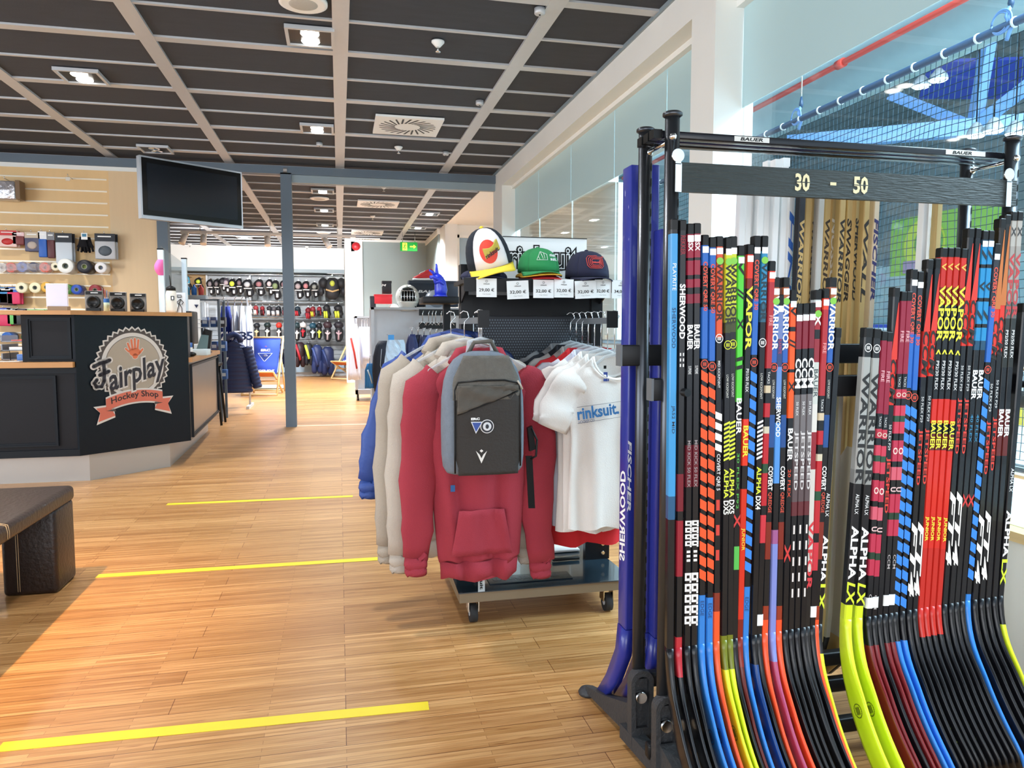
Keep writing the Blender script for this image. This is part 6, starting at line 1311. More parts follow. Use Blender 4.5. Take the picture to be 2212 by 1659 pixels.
mat('cap white', '#e6dfe0', .9, var=.03); mat('cap black mesh', '#1c2430', .9, bump=.6, bscale=500, var=.1); mat('cap yellow', '#ecd03c', .85, var=.04); mat('cap navy', '#22253f', .9, var=.08); mat('cap green', '#2a8a50', .9, var=.05); mat('cap mustard', '#d8a52c', .9, var=.05); mat('cap red', '#c1272d', .9, var=.05)
SZ = 1.34
cap(1045, 590, 2.97, 'cap navy', 'cap navy', 'cap navy', 'navy cap lying beneath the black, white and yellow cap', rot=(0, 0, -.1), z=SZ+.01, scn=(1.15, 1, .35))
t1, M1 = cap(1058, 580, 2.93, 'cap white', 'cap black mesh', 'cap yellow', 'black, white and yellow cap tilted on top of the navy cap', rot=(.2, -.24, -.1), z=1.4, sc=1.08, scn=(1, 1, 1.3))
cap_patch(t1, M1, circ(-.004, .046, .032), '#d8402c', 'round_patch'); cap_patch(t1, M1, [(-.02, .028), (.04, .046), (.036, .074), (-.024, .056)], '#b5a23a', 'square_patch', .004); cap_text(t1, M1, 'rinksuit.', .008, .042, .056, .013, '#221c1a', tilt=.29, e=.006)
cap(1165, 592, 2.96, 'cap red', 'cap red', 'cap red', 'red cap at the bottom of the middle stack', z=SZ+.006, scn=(1.05, 1.0, .2)); cap(1160, 588, 2.95, 'cap mustard', 'cap mustard', 'cap mustard', 'mustard yellow cap between the green and the red cap', z=SZ+.02, scn=(1.06, 1.0, .22), rot=(0, -.05, .05))
t2, M2 = cap(1163, 580, 2.95, 'cap green', 'cap green', 'cap green', 'green cap with white print on top of the middle stack', z=SZ+.036, sc=1.02, scn=(1, 1, .92))
cap_text(t2, M2, 'rink', .04, .068, .03, .014, 'white plastic'); cap_text(t2, M2, 'suit.', .041, .05, .032, .014, 'white plastic')
m = MB()
for a_, b_ in (((-.03, .045), (.012, .045)), ((.012, .045), (.012, .07)), ((.012, .07), (-.012, .082)), ((-.012, .082), (-.03, .045)), ((-.012, .082), (-.005, .048)), ((-.022, .06), (-.018, .046)), ((.0, .076), (.002, .05))): m.tube([cap_face(*a_, .004), cap_face((a_[0]+b_[0])/2, (a_[1]+b_[1])/2, .004), cap_face(*b_, .004)], .0009, 'white plastic', 5)
m.bm.transform(M2); m.build('line_drawing', t2)
t3, M3 = cap(1268, 592, 2.95, 'cap navy', 'cap navy', 'cap navy', 'navy cap with red outlined badge, rightmost on the shelf', z=SZ+.016, sc=1.08, scn=(1, 1, .98))
m = MB()
for g in (1, .82, .64, .48): m.tube([cap_face(.006+x*g, .054+y*g, .0035) for x, y in ((.044, .026), (.0, .026), (-.026, .025), (-.034, .016), (-.034, -.012), (-.026, -.022), (.0, -.024), (.022, -.022), (.03, -.014), (.031, .016))], .0011, hexm('#e0483a', 'e'), 5)
m.bm.transform(M3); m.build('badge_outline', t3); cap_text(t3, M3, 'rinksuit', .004, .054, .03, .008, '#e0483a')
# price cards along the shelf edge
for k, (x0, x1, y0, y1, s, lab, tl) in enumerate(((1029, 1073, 601, 642, '29,00 €', 'white price card reading 29,00 at the left end', .0), (1095, 1142, 606, 646, '32,00 €', 'tilted 32,00 price card below the mustard cap, second from left', .05), (1152, 1196, 604, 644, '32,00 €', '32,00 price card, third from left', 0),
        (1197, 1239, 603, 643, '32,00 €', '32,00 price card, fourth from left', 0), (1242, 1288, 606, 645, '32,00 €', 'tilted 32,00 price card overlapping its right neighbour, fifth from left', .05), (1285, 1320, 604, 644, '32,00 €', 'partly covered 32,00 price card, sixth from left', 0), (1322, 1362, 605, 645, '34,00 €', 'white price card reading 34,00 at the right end', 0))):
    Y = 2.822+(.004 if k == 5 else 0)-(.002 if k == 4 else 0); a_, b_ = at(x0, y0, Y=Y), at(x1, y1, Y=Y); c_ = (a_+b_)/2; c_.y = Y; w_, h_ = (b_.x-a_.x)/2, (a_.z-b_.z)/2
    xd = Vector((math.cos(tl), 0, math.sin(tl))); zd = Vector((-xd.z, 0, xd.x))
    t = thing('price_card', (c_.x, Y, b_.z), lab, 'price card', 'price cards on the cap shelf')
    MB().prism([c_-xd*w_-zd*h_, c_+xd*w_-zd*h_, c_+xd*w_+zd*h_, c_-xd*w_+zd*h_], (0, .0008, 0), 'white plastic').build('card', t)
    m = MB().text(s, c_+Vector((0, -.0008, 0))-zd*h_*.25, xd, zd, w_*1.5, h_*.42, 'black plastic', bold=.012); m.build('price', t, fix=False)
    m = MB().text('rinksuit', c_+Vector((0, -.0008, 0))+zd*h_*.42, xd, zd, w_*.6, h_*.14, 'black plastic', bold=.02).tube([c_+Vector((0, -.0008, 0))+zd*h_*(.7)+(xd*math.cos(q)+zd*math.sin(q))*.004 for q in (2*PI*j/12 for j in range(13))], .0006, 'black plastic', 4); m.build('logo', t, fix=False)
    m = MB().text('Cap Sunset' if k == 0 else 'Cap Classic', c_+Vector((0, -.0008, 0))-zd*h_*.68, xd, zd, w_*.8, h_*.13, '#777777'); m.build('small_print', t, fix=False)
# long label strips hanging to the base
t = thing('hang_tag', (.6, 2.76, .15), 'clear strip with dark vertical lettering hanging over the stand base', 'label strip')
a_, b_ = at(1036, 1212, Y=2.70), at(1047, 1286, Y=2.66)
MB().box((a_.x-.006, 2.70, b_.z), (a_.x+.02, 2.702, a_.z+.02), 'clear plastic').build('strip', t); m = MB().text('rinksuit', (a_.x+.007, 2.698, (a_.z+b_.z)/2), (0, 0, -1), X_, .1, .013, 'black plastic', bold=.03); m.build('lettering', t, fix=False)
tag(MB().bbox((.82, 3.12, .145), (1.04, 3.3, .155), 'white plastic', .002).build('paper_folder'), 'flat white folder lying at the back of the stand base', 'folder')
tag(MB().bbox((.88, 3.0, .146), (1.0, 3.02, .158), 'black plastic', .002).build('black_clip'), 'small black plastic clip on the base in front of the white folder', 'clip')
# ---------------- back room: gear wall ----------------
GY = 18.55
t = thing('wall_rack', (-1.5, GY, .1), 'long grey slatted shop wall with chrome shelves and hanging rails', 'shelving')
m = MB()
for k in range(20): m.box((-4.6, GY+.02, .15+.118*k), (.12, GY+.045, .15+.118*k+.1), 'slat grey')
m.build('slat_panel', t)
for py in (594, 652, 687, 735, 738):
    if py == 738: continue
    z = at(600, py, Y=18.2).z
    MB().box((-3.5, 18.15, z-.012), (.1, 18.5, z), mat('glass shelf', '#cddbe2', .15, alpha=.5)).build('glass_shelf', t)
    MB().cyl((-3.5, 18.16, z+.01), (.1, 18.16, z+.01), .014, 'chrome', seg=10).build('chrome_rail', t)
for px in (448, 541, 632, 757): x = at(px, 650, Y=18.45).x; MB().box((x-.02, 18.44, .1), (x+.02, 18.5, 2.42), 'alu').build('upright', t)
MB().box((-3.6, 18.2, .1), (.1, 18.5, .32), '#a9c2d6').build('plinth', t)
m = MB()
mat('pad black', '#1d1e23', .6, bump=.3, bscale=60, var=.25, vscale=18)
def gear(px, py, w_px, h_px, kind, c1, c2, lab, Y=17.95):
    p = at(px, py, Y=Y); s = (at(px+1, py, Y=Y)-p).length; w_, h = w_px*s*.5, h_px*s*.5; x, z = p.x, p.z; rr = random.Random(px*7+py)
    nm = {'g': 'elbow_pad', 's': 'shin_guard', 'h': 'shoulder_pads', 'v': 'hockey_glove', 'b': 'padded_trousers'}[kind]
    cat = {'g': 'elbow pad', 's': 'shin guard', 'h': 'shoulder pads', 'v': 'glove', 'b': 'trousers'}[kind]
    t = thing(nm, (x, Y, z-h), lab, cat, cat+' display on the back wall')
    def blob(cx, cz, rx, rz, ry, mt, name, bend=0, n=14, e=1):
        m = MB(); rg = []
        for k in range(10):
            f = -1+2*k/9; r = math.sqrt(max(.02, 1-f*f*.96))**e; rg.append([Vector((cx+bend*(1-f*f)+rx*r*math.cos(q)*(1+.07*math.sin(3*q+k*1.3)), Y+ry*r*math.sin(q), cz-rz*f)) for q in (2*PI*j/n for j in range(n))])
        return m.loft(rg, mt).build(name, t)
    if kind == 'g':
        blob(x, z+h*.35, w_*.8, h*.6, .09, c1, 'upper_cup', -.02); blob(x+w_*.15, z-h*.45, w_*.65, h*.55, .08, 'pad black', 'forearm_guard', .02)
        o = MB().ball((x-w_*.1, Y-.07, z+h*.35), (w_*.5, .04, h*.3), c2, 10, 6); o.build('cap_shell', t); MB().box((x-w_*.6, Y-.095, z-h*.12), (x+w_*.6, Y-.06, z-h*.02), '#d8d4d0').build('strap', t)
        MB().box((x+w_*.1, Y-.1, z-h*.75), (x+w_*.45, Y-.08, z-h*.4), 'white plastic').build('price_tag', t)
    elif kind == 'v':
        blob(x, z+h*.3, w_*.8, h*.5, .08, c1, 'cuff'); blob(x, z-h*.3, w_*.9, h*.6, .07, 'pad black', 'palm')
        for q in (-.55, -.1, .35): MB().tube([(x+w_*q, Y-.06, z-h*.1), (x+w_*(q+.1), Y-.08, z-h*.55), (x+w_*(q+.12), Y-.05, z-h*.95)], w_*.22, c2 if q < 0 else c1, 8).build('finger_roll', t)
    elif kind == 's':
        blob(x, z+h*.6, w_*.95, h*.38, .1, c1, 'knee_cup'); blob(x, z-h*.25, w_*.78, h*.75, .09, 'pad black', 'shin_shell', e=.5)
        m = MB(); m.tube([(x-w_*.5, Y-.085, z-h*.1), (x, Y-.11, z-h*.3), (x+w_*.5, Y-.085, z-h*.1)], .02, c2, 6); m.build('chevron', t); MB().tube([(x, Y-.1, z+h*.1), (x-w_*.1, Y-.1, z-h*.8)], .02, c2, 6).build('centre_stripe', t)
    elif kind == 'h':
        blob(x, z-h*.1, w_*.6, h*.9, .12, 'pad black', 'chest_plate', e=.6)
        for s_ in (-1, 1): blob(x+s_*w_*.7, z+h*.35, w_*.35, h*.45, .13, 'pad black', 'shoulder_cup'); blob(x+s_*w_*.85, z-h*.3, w_*.22, h*.4, .1, c1, 'arm_pad')
        MB().ball((x, Y-.1, z+h*.3), (w_*.2, .05, h*.25), c2, 10, 6).build('sternum_pad', t); MB().tube([(x-w_*.5, Y-.12, z-h*.2), (x, Y-.14, z-h*.35), (x+w_*.5, Y-.12, z-h*.2)], .02, '#c9a878', 6).build('piping', t)
    else:
        blob(x, z+h*.2, w_*.85, h*.8, .13, c1, 'hip_section', e=.5)
        for s_ in (-1, 1): blob(x+s_*w_*.42, z-h*.45, w_*.45, h*.55, .11, c1, 'leg_section', e=.5)
        MB().tube([(x-w_*.6, Y-.1, z+h*.8), (x-w_*.2, Y-.14, z+h*.2), (x+w_*.1, Y-.13, z-h*.4)], .03, c2, 6).build('side_stripe', t)
    MB().tube([(x, 18.45, z+h*1.02), (x, Y+.02, z+h*1.0)], .012, 'chrome', 6).build('wall_hook', t)
G1 = [(404, 612, 22, 34, '#5fb4d8', '#c8473c', 'light blue and red elbow pad, leftmost in the top row'), (430, 614, 20, 32, 'pad black', '#c9e04a', 'lime topped elbow pad beside the cardboard patch'), (455, 620, 18, 38, 'pad black', '#8a8288', 'dark elbow pad, third from left in the top row'),
      (469, 620, 16, 38, 'pad black', '#6f686c', 'dark elbow pad, fourth from left in the top row'), (482, 614, 18, 32, '#2a2a30', '#4a4a50', 'plain black elbow pad above the jerseys'), (490, 617, 20, 36, '#57505a', '#b8a8b0', 'mauve grey elbow pad above the jerseys'), (503, 620, 22, 40, 'pad black', '#cfe04a', 'black and lime elbow pad above the jerseys'),
      (518, 618, 18, 38, 'pad black', '#77676c', 'dark pink striped elbow pad right of the lime one'), (536, 622, 28, 42, '#2b2c30', '#b9bcc0', 'large grey fronted pad in the top row'), (561, 621, 26, 40, 'pad black', '#9a6a6e', 'black pad with white tag left of the slate post'), (583, 620, 20, 38, 'pad black', '#c9b8ba', 'black pad with pale stripes left of the slate post'),
      (596, 626, 24, 46, 'pad black', '#7a8a60', 'black pad with long dangling strap'), (612, 620, 14, 32, 'pad black', '#8a6a70', 'dark pad half hidden at the left of the slate post'), (645, 626, 24, 42, 'pad black', '#a89a9c', 'black pad just right of the slate post'), (662, 625, 22, 40, 'pad black', '#b87a7e', 'black pad with pink stripes right of the slate post'), (680, 626, 20, 36, '#2c2e30', '#8a8c86', 'grey black pad beside the big shoulder pads')]
for a_ in G1: gear(a_[0], a_[1], a_[2], a_[3], 'g', *a_[4:])
gear(718, 621, 56, 54, 'h', '#2a2b30', '#b8c04a', 'big black shoulder pads at the right end of the top row', Y=17.75)
for a_ in [(541, 668, 14, 22, '#cfcfd2', '#23242a', 'small white glove, leftmost in the second row'), (553, 669, 14, 24, '#8a3036', '#d8d4d2', 'white and maroon glove in the second row'), (567, 670, 13, 24, '#7a2028', '#3a1a1e', 'dark red glove in the second row'), (582, 670, 15, 24, '#2b2c32', '#d0ccd0', 'black and white glove in the second row'),
           (592, 671, 14, 24, '#4a4a50', '#c8c4c8', 'grey and white glove in the second row'), (602, 670, 14, 24, '#232429', '#d8d0d0', 'black and white glove nearest the slate post on its left'), (614, 670, 11, 22, '#232429', '#6a2a30', 'dark glove half behind the slate post'), (643, 671, 17, 24, '#22303a', '#a82c34', 'dark teal and red glove right of the slate post'),
           (666, 675, 16, 28, '#6a1a24', '#a8303a', 'maroon glove in the second row, right half'), (676, 672, 15, 26, '#7a2a30', '#c8c040', 'maroon and yellow glove in the second row'), (690, 671, 13, 22, '#8a2a34', '#2a2a2e', 'small dark red glove in the second row'), (706, 671, 20, 34, '#26282c', '#cfdc48', 'black and lime glove in the second row'), (731, 671, 24, 32, '#26282c', '#d8e04a', 'large lime and red glove at the right end of the second row')]:
    gear(a_[0], a_[1], a_[2], a_[3], 'v', *a_[4:])
for a_ in [(555, 714, 15, 36, '#22252a', '#b8b088', 'black shin guard with pale stripes, leftmost of its row'), (578, 713, 16, 36, '#1d2b2c', '#d0d8d0', 'black shin guard with white chevrons'), (603, 714, 14, 38, '#c8372c', '#e8e0dc', 'red and white shin guard left of the slate post'), (620, 714, 9, 36, '#23242a', '#88908c', 'dark shin guard half behind the slate post'),
           (642, 716, 15, 42, '#20343a', '#d8dcd8', 'teal black shin guard right of the slate post'), (655, 713, 16, 36, '#d8d4d4', '#b82c38', 'white and red shin guard'), (676, 715, 17, 38, '#23485a', '#c8d8dc', 'petrol blue shin guard'), (690, 715, 14, 38, '#23262a', '#cfe04a', 'black shin guard with lime lines'), (708, 716, 20, 46, '#3a2a30', '#c8b8bc', 'large dark shin guard with pink mark, left of the last pair'), (732, 716, 22, 46, '#2a2830', '#c8a8b0', 'large dark shin guard with pink mark, right of the last pair')]:
    gear(a_[0], a_[1], a_[2], a_[3], 's', *a_[4:])
for a_ in [(608, 765, 12, 46, '#1c2340', '#3a4468', 'narrow navy padded trousers left of the slate post'), (618, 772, 14, 46, '#1f2340', '#23242a', 'navy padded trousers touching the slate post'), (648, 766, 28, 56, '#2a1a20', '#a82c38', 'black and red padded trousers'), (667, 765, 22, 50, '#22252c', '#c8e04a', 'black and lime padded trousers'), (685, 776, 30, 64, '#26335e', '#3a4a80', 'navy blue padded trousers, left of two'), (708, 780, 34, 64, '#1f2a50', '#30406e', 'navy blue padded trousers, right of two')]:
    gear(a_[0], a_[1], a_[2], a_[3], 'b', *a_[4:], Y=17.8)
# cardboard patch, wavy grey sign
p = at(430, 600, Y=18.5); q_ = at(450, 640, Y=18.5)
tag(MB().box((p.x-.3, 18.5, q_.z), (q_.x, 18.53, p.z+.15), '#a98a5c').build('cardboard_panel'), 'brown cardboard panel behind the leftmost pads', 'panel')
p = at(732, 580, Y=18.1); t = thing('metal_shelf_stack', (p.x, 18.1, p.z-.1), 'small stack of curved pale shelves at the top right corner', 'shelf')
for k in range(4): MB().tube([(p.x-.32, 18.2, p.z+.1-.1*k), (p.x-.25, 18.0, p.z+.08-.1*k), (p.x+.1, 17.95, p.z+.07-.1*k), (p.x+.16, 18.1, p.z+.09-.1*k)], .022, 'white plastic', 6, flat=.4).build('shelf_strip', t)
# side upright of the gear wall
x0 = at(748, 600, Y=17.6).x; tag(MB().box((x0, 17.5, 0), (x0+.08, 17.62, at(750, 572, Y=17.6).z), 'alu').build('perforated_upright'), 'tall perforated grey upright ending the gear wall', 'upright')
m = MB().tube([at(745, 545, Y=17.3), at(752, 556, Y=17.3), at(754, 574, Y=17.3)], .02, 'black plastic', 6); tag(m.build('cable'), 'short black cable drooping from the white pillar top', 'cable')
# ---------------- deck chairs ----------------
mat('deck blue', '#2b4bb8', .85, var=.06); mat('beech', '#e2c48c', .5, var=.1)
def deck_chair(c, yaw, lab, sc=1):
    t = thing('deck_chair', c, lab, 'deck chair', 'blue deck chairs'); M = Matrix.Translation(c) @ Matrix.Rotation(yaw, 4, 'Z') @ Matrix.Scale(sc, 4); MR = M
    def rod(a, b, w_, nm, mt='beech'):
        m = MB(); m.cyl(a, b, w_, mt, seg=8); m.bm.transform(MR); return m.build(nm, t)
    for s in (-.29, .29):
        rod((s, -.28, .02), (s, .42, 1.02), .018, 'back_rail'); rod((s*.86, .42, .02), (s*.86, -.32, .42), .018, 'seat_rail'); rod((s*.95, .52, .02), (s*.95, .22, .7), .014, 'prop')
    rod((-.29, .42, 1.0), (.29, .42, 1.0), .017, 'cross_bar'); rod((-.29, -.28, .03), (.29, -.28, .03), .017, 'cross_bar'); rod((-.25, -.32, .42), (.25, -.32, .42), .015, 'cross_bar'); rod((-.25, .4, .05), (.25, .4, .05), .013, 'cross_bar'); rod((-.28, -.1, .25), (.28, -.1, .25), .013, 'cross_bar')
    curve = [(.43, 1.01), (.3, .78), (.14, .52), (-.02, .36), (-.16, .33), (-.32, .42)]
    m = MB(); rg = [[Vector((x, y, z)) for x in (-.24, 0, .24)] for y, z in curve[:4]]; m.loft(rg, 'deck blue', closed=False); m.bm.transform(MR); o = m.build('fabric_back', t); o.modifiers.new('s', 'SOLIDIFY').thickness = .006
    m = MB(); rg = [[Vector((x, y, z)) for x in (-.24, 0, .24)] for y, z in curve[3:]]; m.loft(rg, mat('seat orange', '#c8703a', .8, var=.1), closed=False); m.bm.transform(MR); o = m.build('fabric_seat', t); o.modifiers.new('s', 'SOLIDIFY').thickness = .006
    up = Vector((0, .5, .87)).normalized(); w0 = Vector((0, .255, .70)); nn_ = Vector((0, -.87, .5)); P = lambda x, h, e=.012: w0+Vector((x, 0, 0))+up*h+nn_*e
    m = MB().text('ERC', P(0, .08), (1, 0, 0), up, .16, .05, 'white plastic', bold=.05); m.bm.transform(MR); m.build('crest_lettering', t, fix=False)
    m = MB().prism([P(-.13, .02), P(.13, .02), P(0, -.16)], nn_*.002, '#c8d4ea').prism([P(-.112, .01, .015), P(.112, .01, .015), P(0, -.14, .015)], nn_*.002, '#2b3f8a'); m.ball(tuple(P(.01, -.04, .018)), (.04, .006, .03), '#8a94b8', 8, 5); m.bm.transform(MR); m.build('crest', t)
    m = MB().text('*', P(0, .15), (1, 0, 0), up, .035, .035, '#e07a3a', bold=.03); m.bm.transform(MR); m.build('star', t, fix=False)
    w1 = Vector((0, .03, .41)); m = MB().text('LIEGENDE', w1+nn_*.02, (1, 0, 0), up, .4, .05, 'white plastic', bold=.04, shear=.3); m.bm.transform(MR); m.build('lower_lettering', t, fix=False)
p = at(565, 856, z=0); deck_chair((p.x, p.y+.25, 0), -.12, 'blue deck chair with crest, left of the slate post', .98)
p = at(735, 822, z=0); deck_chair((p.x+.2, p.y+.3, 0), -.75, 'blue deck chair turned sideways beside the white shirts, right of the slate post', .98)
tag(MB().bbox((-1.55, 14.5, 0), (-1.0, 15.1, .04), mat('cushion', '#a9b4b0', .8), .015).build('floor_mat') , 'flat grey mat on the floor behind the left deck chair', 'mat')
# ---------------- jersey rail with puffer jacket ----------------
JY = 11.3
t = thing('clothes_rail', (at(505, 700, Y=JY).x, JY, 0), 'white clothes rail carrying blue and white jerseys', 'clothes rail')
CR = t
a_, b_ = at(425, 643, Y=JY), at(528, 643, Y=JY)
MB().box((a_.x, JY-.02, a_.z-.015), (b_.x, JY+.02, a_.z+.015), 'white plastic').build('top_bar', t)
for x in (a_.x+.1, b_.x+.04): MB().cyl((x, JY, 0), (x, JY, a_.z), .015, 'alu').build('upright', t); MB().box((x-.02, JY-.3, 0), (x+.02, JY+.3, .04), 'alu').build('foot', t)
mat('jersey blue', '#28409a', .8, var=.15, vscale=15); mat('jersey white', '#dfe6f6', .8, var=.04)
def jersey(px, c, lab, nums, Y, w_=.12, ln=1.0, tip=None):
    x = at(px, 650, Y=Y).x; zt = a_.z-.12
    t = thing('jersey', (x, Y, zt-ln), lab, 'jersey', 'hockey jerseys on the rail')
    m = MB(); cloth_body(m, x, Y, [(.03, .03, zt, 0, 0), (w_*.6, .1, zt-.05, .02, .2), (w_, .16, zt-.2, 0, .5), (w_*1.15, .18, zt-.6, 0, 1), (w_*1.2, .18, zt-ln+.18, 0, 1)], c, seed=px, fold=.02); m.build('body', t)
    m = MB(); cloth_body(m, x, Y, [(w_*1.2, .18, zt-ln+.18, 0, 1), (w_*1.15, .17, zt-ln, 0, 1)], tip or c, seed=px, fold=.02); m.build('hem', t)
    m = MB()
    for k, n_ in enumerate(nums): m.text(n_, (x+(-.03 if k % 2 else .03), Y-.2, zt-.42-.2*k), X_, (0, 0, 1), .09, .12, 'white plastic' if c == 'jersey blue' else '#23345e', bold=.02)
    m.build('number', t, fix=False)
    hb = MB().tube([(x-.0, Y, zt+.0), (x, Y, zt+.1), (x+.02, Y, zt+.13)], .006, 'chrome', 5); hb.build('hook', t)
for px, c, lab, nums, dy, tip in ((482, 'jersey blue', 'royal blue jersey with white numbers, left of two', ['21', '8'], -.1, None), (492, 'jersey blue', 'royal blue jersey with white numbers, right of two', ['10', '4'], 0, None), (507, 'jersey white', 'white jersey with dark numbers 7 and 6', ['7', '6'], -.15, 'jersey white'), (522, 'jersey white', 'white jersey with dark numbers 3 and 8 and blue lower edge', ['3', '8'], -.2, '#3f6ad8'), (536, 'jersey white', 'white jersey with dark numbers 5 and 8, rightmost on the rail', ['5', '8'], -.05, '#3f6ad8')):
    jersey(px, c, lab, nums, JY+dy, tip=tip, w_=.05 if c == 'jersey blue' else .048)
x = at(515, 760, Y=10.4).x; zt = at(500, 727, Y=10.4).z; zb = at(500, 848, Y=10.4).z
mat('puffer navy', '#25335c', .5, var=.08)
t = thing('puffer_jacket', (x, 10.4, zb), 'navy blue quilted puffer jacket hanging in front of the jerseys', 'jacket')
m = MB(); rg = []
for k in range(53):
    f = k/52; z = zt-.04-(zt-zb-.04)*f; pf = .014*abs(math.sin(PI*f*13)); w_ = (.07+.14*min(1, f*5)**.7)+pf; rg.append([Vector((x-.05+w_*math.cos(q), 10.4+(.09+pf)*math.sin(q), z-.05*abs(math.cos(q))*(1 if f < .12 else 0))) for q in (2*PI*j/20 for j in range(20))])
m.loft(rg, 'puffer navy').build('body', t)
for s in (-1, 1):
    pts = []; rad = []
    for k in range(43):
        f = k/42; pts.append(Vector((x-.05+s*(.16+.13*f), 10.36 if s > 0 else 10.42, zt-.13-(zt-zb-.2)*f*(1.02 if s > 0 else .8)))); rad.append(.062-.012*f+.012*abs(math.sin(PI*f*11)))
    MB().tube(pts, rad, 'puffer navy', 14).build('sleeve', t)
MB().tube([(x-.14, 10.35, zt-.06), (x-.12, 10.31, zt-.0), (x-.05, 10.38, zt+.03), (x+.02, 10.31, zt-.0), (x+.04, 10.35, zt-.06)], .04, 'puffer navy', 10).build('hood', t)
MB().tube([(x-.05, 10.4, zt), (x-.05, 10.4, zt+.05), (x-.03, 10.42, zt+.07)], .006, 'chrome', 5).build('hook', t)
MB().tube([(x-.13, 10.29, zb+.2), (x-.14, 10.29, zb+.38)], .006, '#4a9ac8', 6).build('pocket_zip', t); MB().prism([(x-.16, 10.29, zt-.27), (x-.11, 10.29, zt-.27), (x-.135, 10.29, zt-.33)], (0, -.003, 0), 'white plastic').build('emblem', t)
MB().box((x-.06, 10.39, zt+.055), (x-.04, 11.28, zt+.075), 'alu').build('side_arm', CR)
x = at(478, 860, Y=9.3).x
t = thing('bar_stool', (x-.1, 9.3, 0), 'dark stool legs just beyond the side counter', 'stool')
for dx, dy in ((0, 0), (.16, .0), (0, .26), (.16, .26)): MB().tube([(x-.18+dx*.9, 9.2+dy, .72), (x-.2+dx*1.35, 9.15+dy*1.2, .01)], .014, 'black metal', 8).build('leg', t)
MB().bbox((x-.22, 9.14, .7), (x+.0, 9.5, .74), 'black plastic', .01).build('seat', t)
MB().box((x-.2, 9.17, .2), (x-.0, 9.19, .22), 'black metal').build('footrest', t)
# glass cabinet behind the till
p = at(440, 646, Y=9.6); q_ = at(476, 800, Y=9.6)
t = thing('glass_cabinet', (p.x, 9.8, 0), 'glass display cabinet with dark frame behind the till', 'cabinet')
for x in (p.x-.1, q_.x): MB().box((x-.015, 9.6, 0), (x+.015, 9.63, p.z), 'slate paint').build('frame_post', t); MB().box((x-.015, 10.0, 0), (x+.015, 10.03, p.z), 'slate paint').build('frame_post', t)
MB().box((p.x-.1, 9.6, p.z-.02), (q_.x, 10.03, p.z), 'slate paint').build('top', t); MB().box((p.x-.1, 9.605, .1), (q_.x, 9.61, p.z-.02), 'acrylic').build('pane', t)
for z in (.5, .85, 1.15): MB().box((p.x-.09, 9.62, z), (q_.x-.01, 10.0, z+.01), 'glass shelf').build('shelf', t)
rr = random.Random(5)
for z in (.51, .86, 1.16):
    for k in range(3):
        x = p.x-.02+.1*k; c = rr.choice(['#2b2c34', '#d8dce0', '#31558a']); tt_ = thing('small_carton', (x, 9.8, z), '%s small carton in the glass cabinet, %s on the %s shelf' % ({'#2b2c34': 'black', '#d8dce0': 'white', '#31558a': 'blue'}[c], ('left', 'middle', 'right')[k], {.51: 'bottom', .86: 'middle', 1.16: 'top'}[z]), 'carton', 'cartons in the glass cabinet')
        MB().bbox((x-.035, 9.74, z), (x+.035, 9.88, z+.12), c, .003).build('carton', tt_); MB().box((x-.025, 9.738, z+.04), (x+.025, 9.74, z+.08), 'alu').build('label_sticker', tt_)
t = thing('wire_basket', (at(420, 630, Y=9.9).x, 9.9, at(420, 640, Y=9.9).z), 'grey wire basket with colourful bottles above the till notice', 'basket')
p = at(421, 638, Y=9.9); MB().box((p.x-.14, 9.8, p.z-.08), (p.x+.14, 10.0, p.z+.0), mat('basket grey', '#9aa4aa', .4, .4)).build('basket', t); MB().box((p.x-.2, 9.88, 0), (p.x-.17, 9.92, p.z-.08), 'alu').build('stand', t)
for k, c in enumerate(('#4aa0d0', '#3a78c8', '#c8504a')): tag(MB().lathe([(.03, p.z+.0), (.032, p.z+.09), (.014, p.z+.11), (.014, p.z+.13)], c, (p.x-.08+.08*k, 9.86, 0), 12).build('spray_bottle'), '%s bottle standing in the grey wire basket' % ('light blue', 'deep blue', 'red')[k], 'bottle', 'bottles in the wire basket')

# ---------------- gondola racks in the middle ----------------
def gondola(x0, x1, y0, y1, zt, lab, shelf=True):
    t = thing('gondola_rack', ((x0+x1)/2, (y0+y1)/2, 0), lab, 'display rack', 'silver rolling display racks')
    MB().box((x0, y0, .14), (x1, y0+.02, zt), 'alu').build('back_panel', t) if False else MB().box((x0+.02, y0+.2, .16), (x1-.02, y0+.215, zt-.02), 'alu').build('back_panel', t)
    for x in (x0, x1-.04):
        for y in (y0, y1-.04): MB().box((x, y, .1), (x+.04, y+.04, zt), 'alu').build('upright', t)
    MB().box((x0, y0, .1), (x1, y1, .17), 'alu').build('base', t)
    MB().box((x0, y0, zt-.03), (x1, y1, zt), mat('shelf grey', '#a8abae', .4, .2)).build('top_shelf', t)
    for x in (x0+.04, x1-.06):
        for y in (y0+.03, y1-.05): MB().cyl((x-.012, y, .05), (x+.012, y, .05), .048, 'rubber', seg=18).build('castor', t)
    return zt, t
z1_ = at(880, 664, Y=9.7).z
_, GA = gondola(.40, 1.72, 9.7, 10.2, z1_, 'silver rolling rack with goalie mask on top behind the hoodies')
z2_ = at(780, 683, Y=12).z
_, GB = gondola(.235, 1.2, 11.9, 12.4, z2_, 'silver rolling rack with white shirts, farther from the camera')
z3_ = at(800, 680, Y=10.9).z
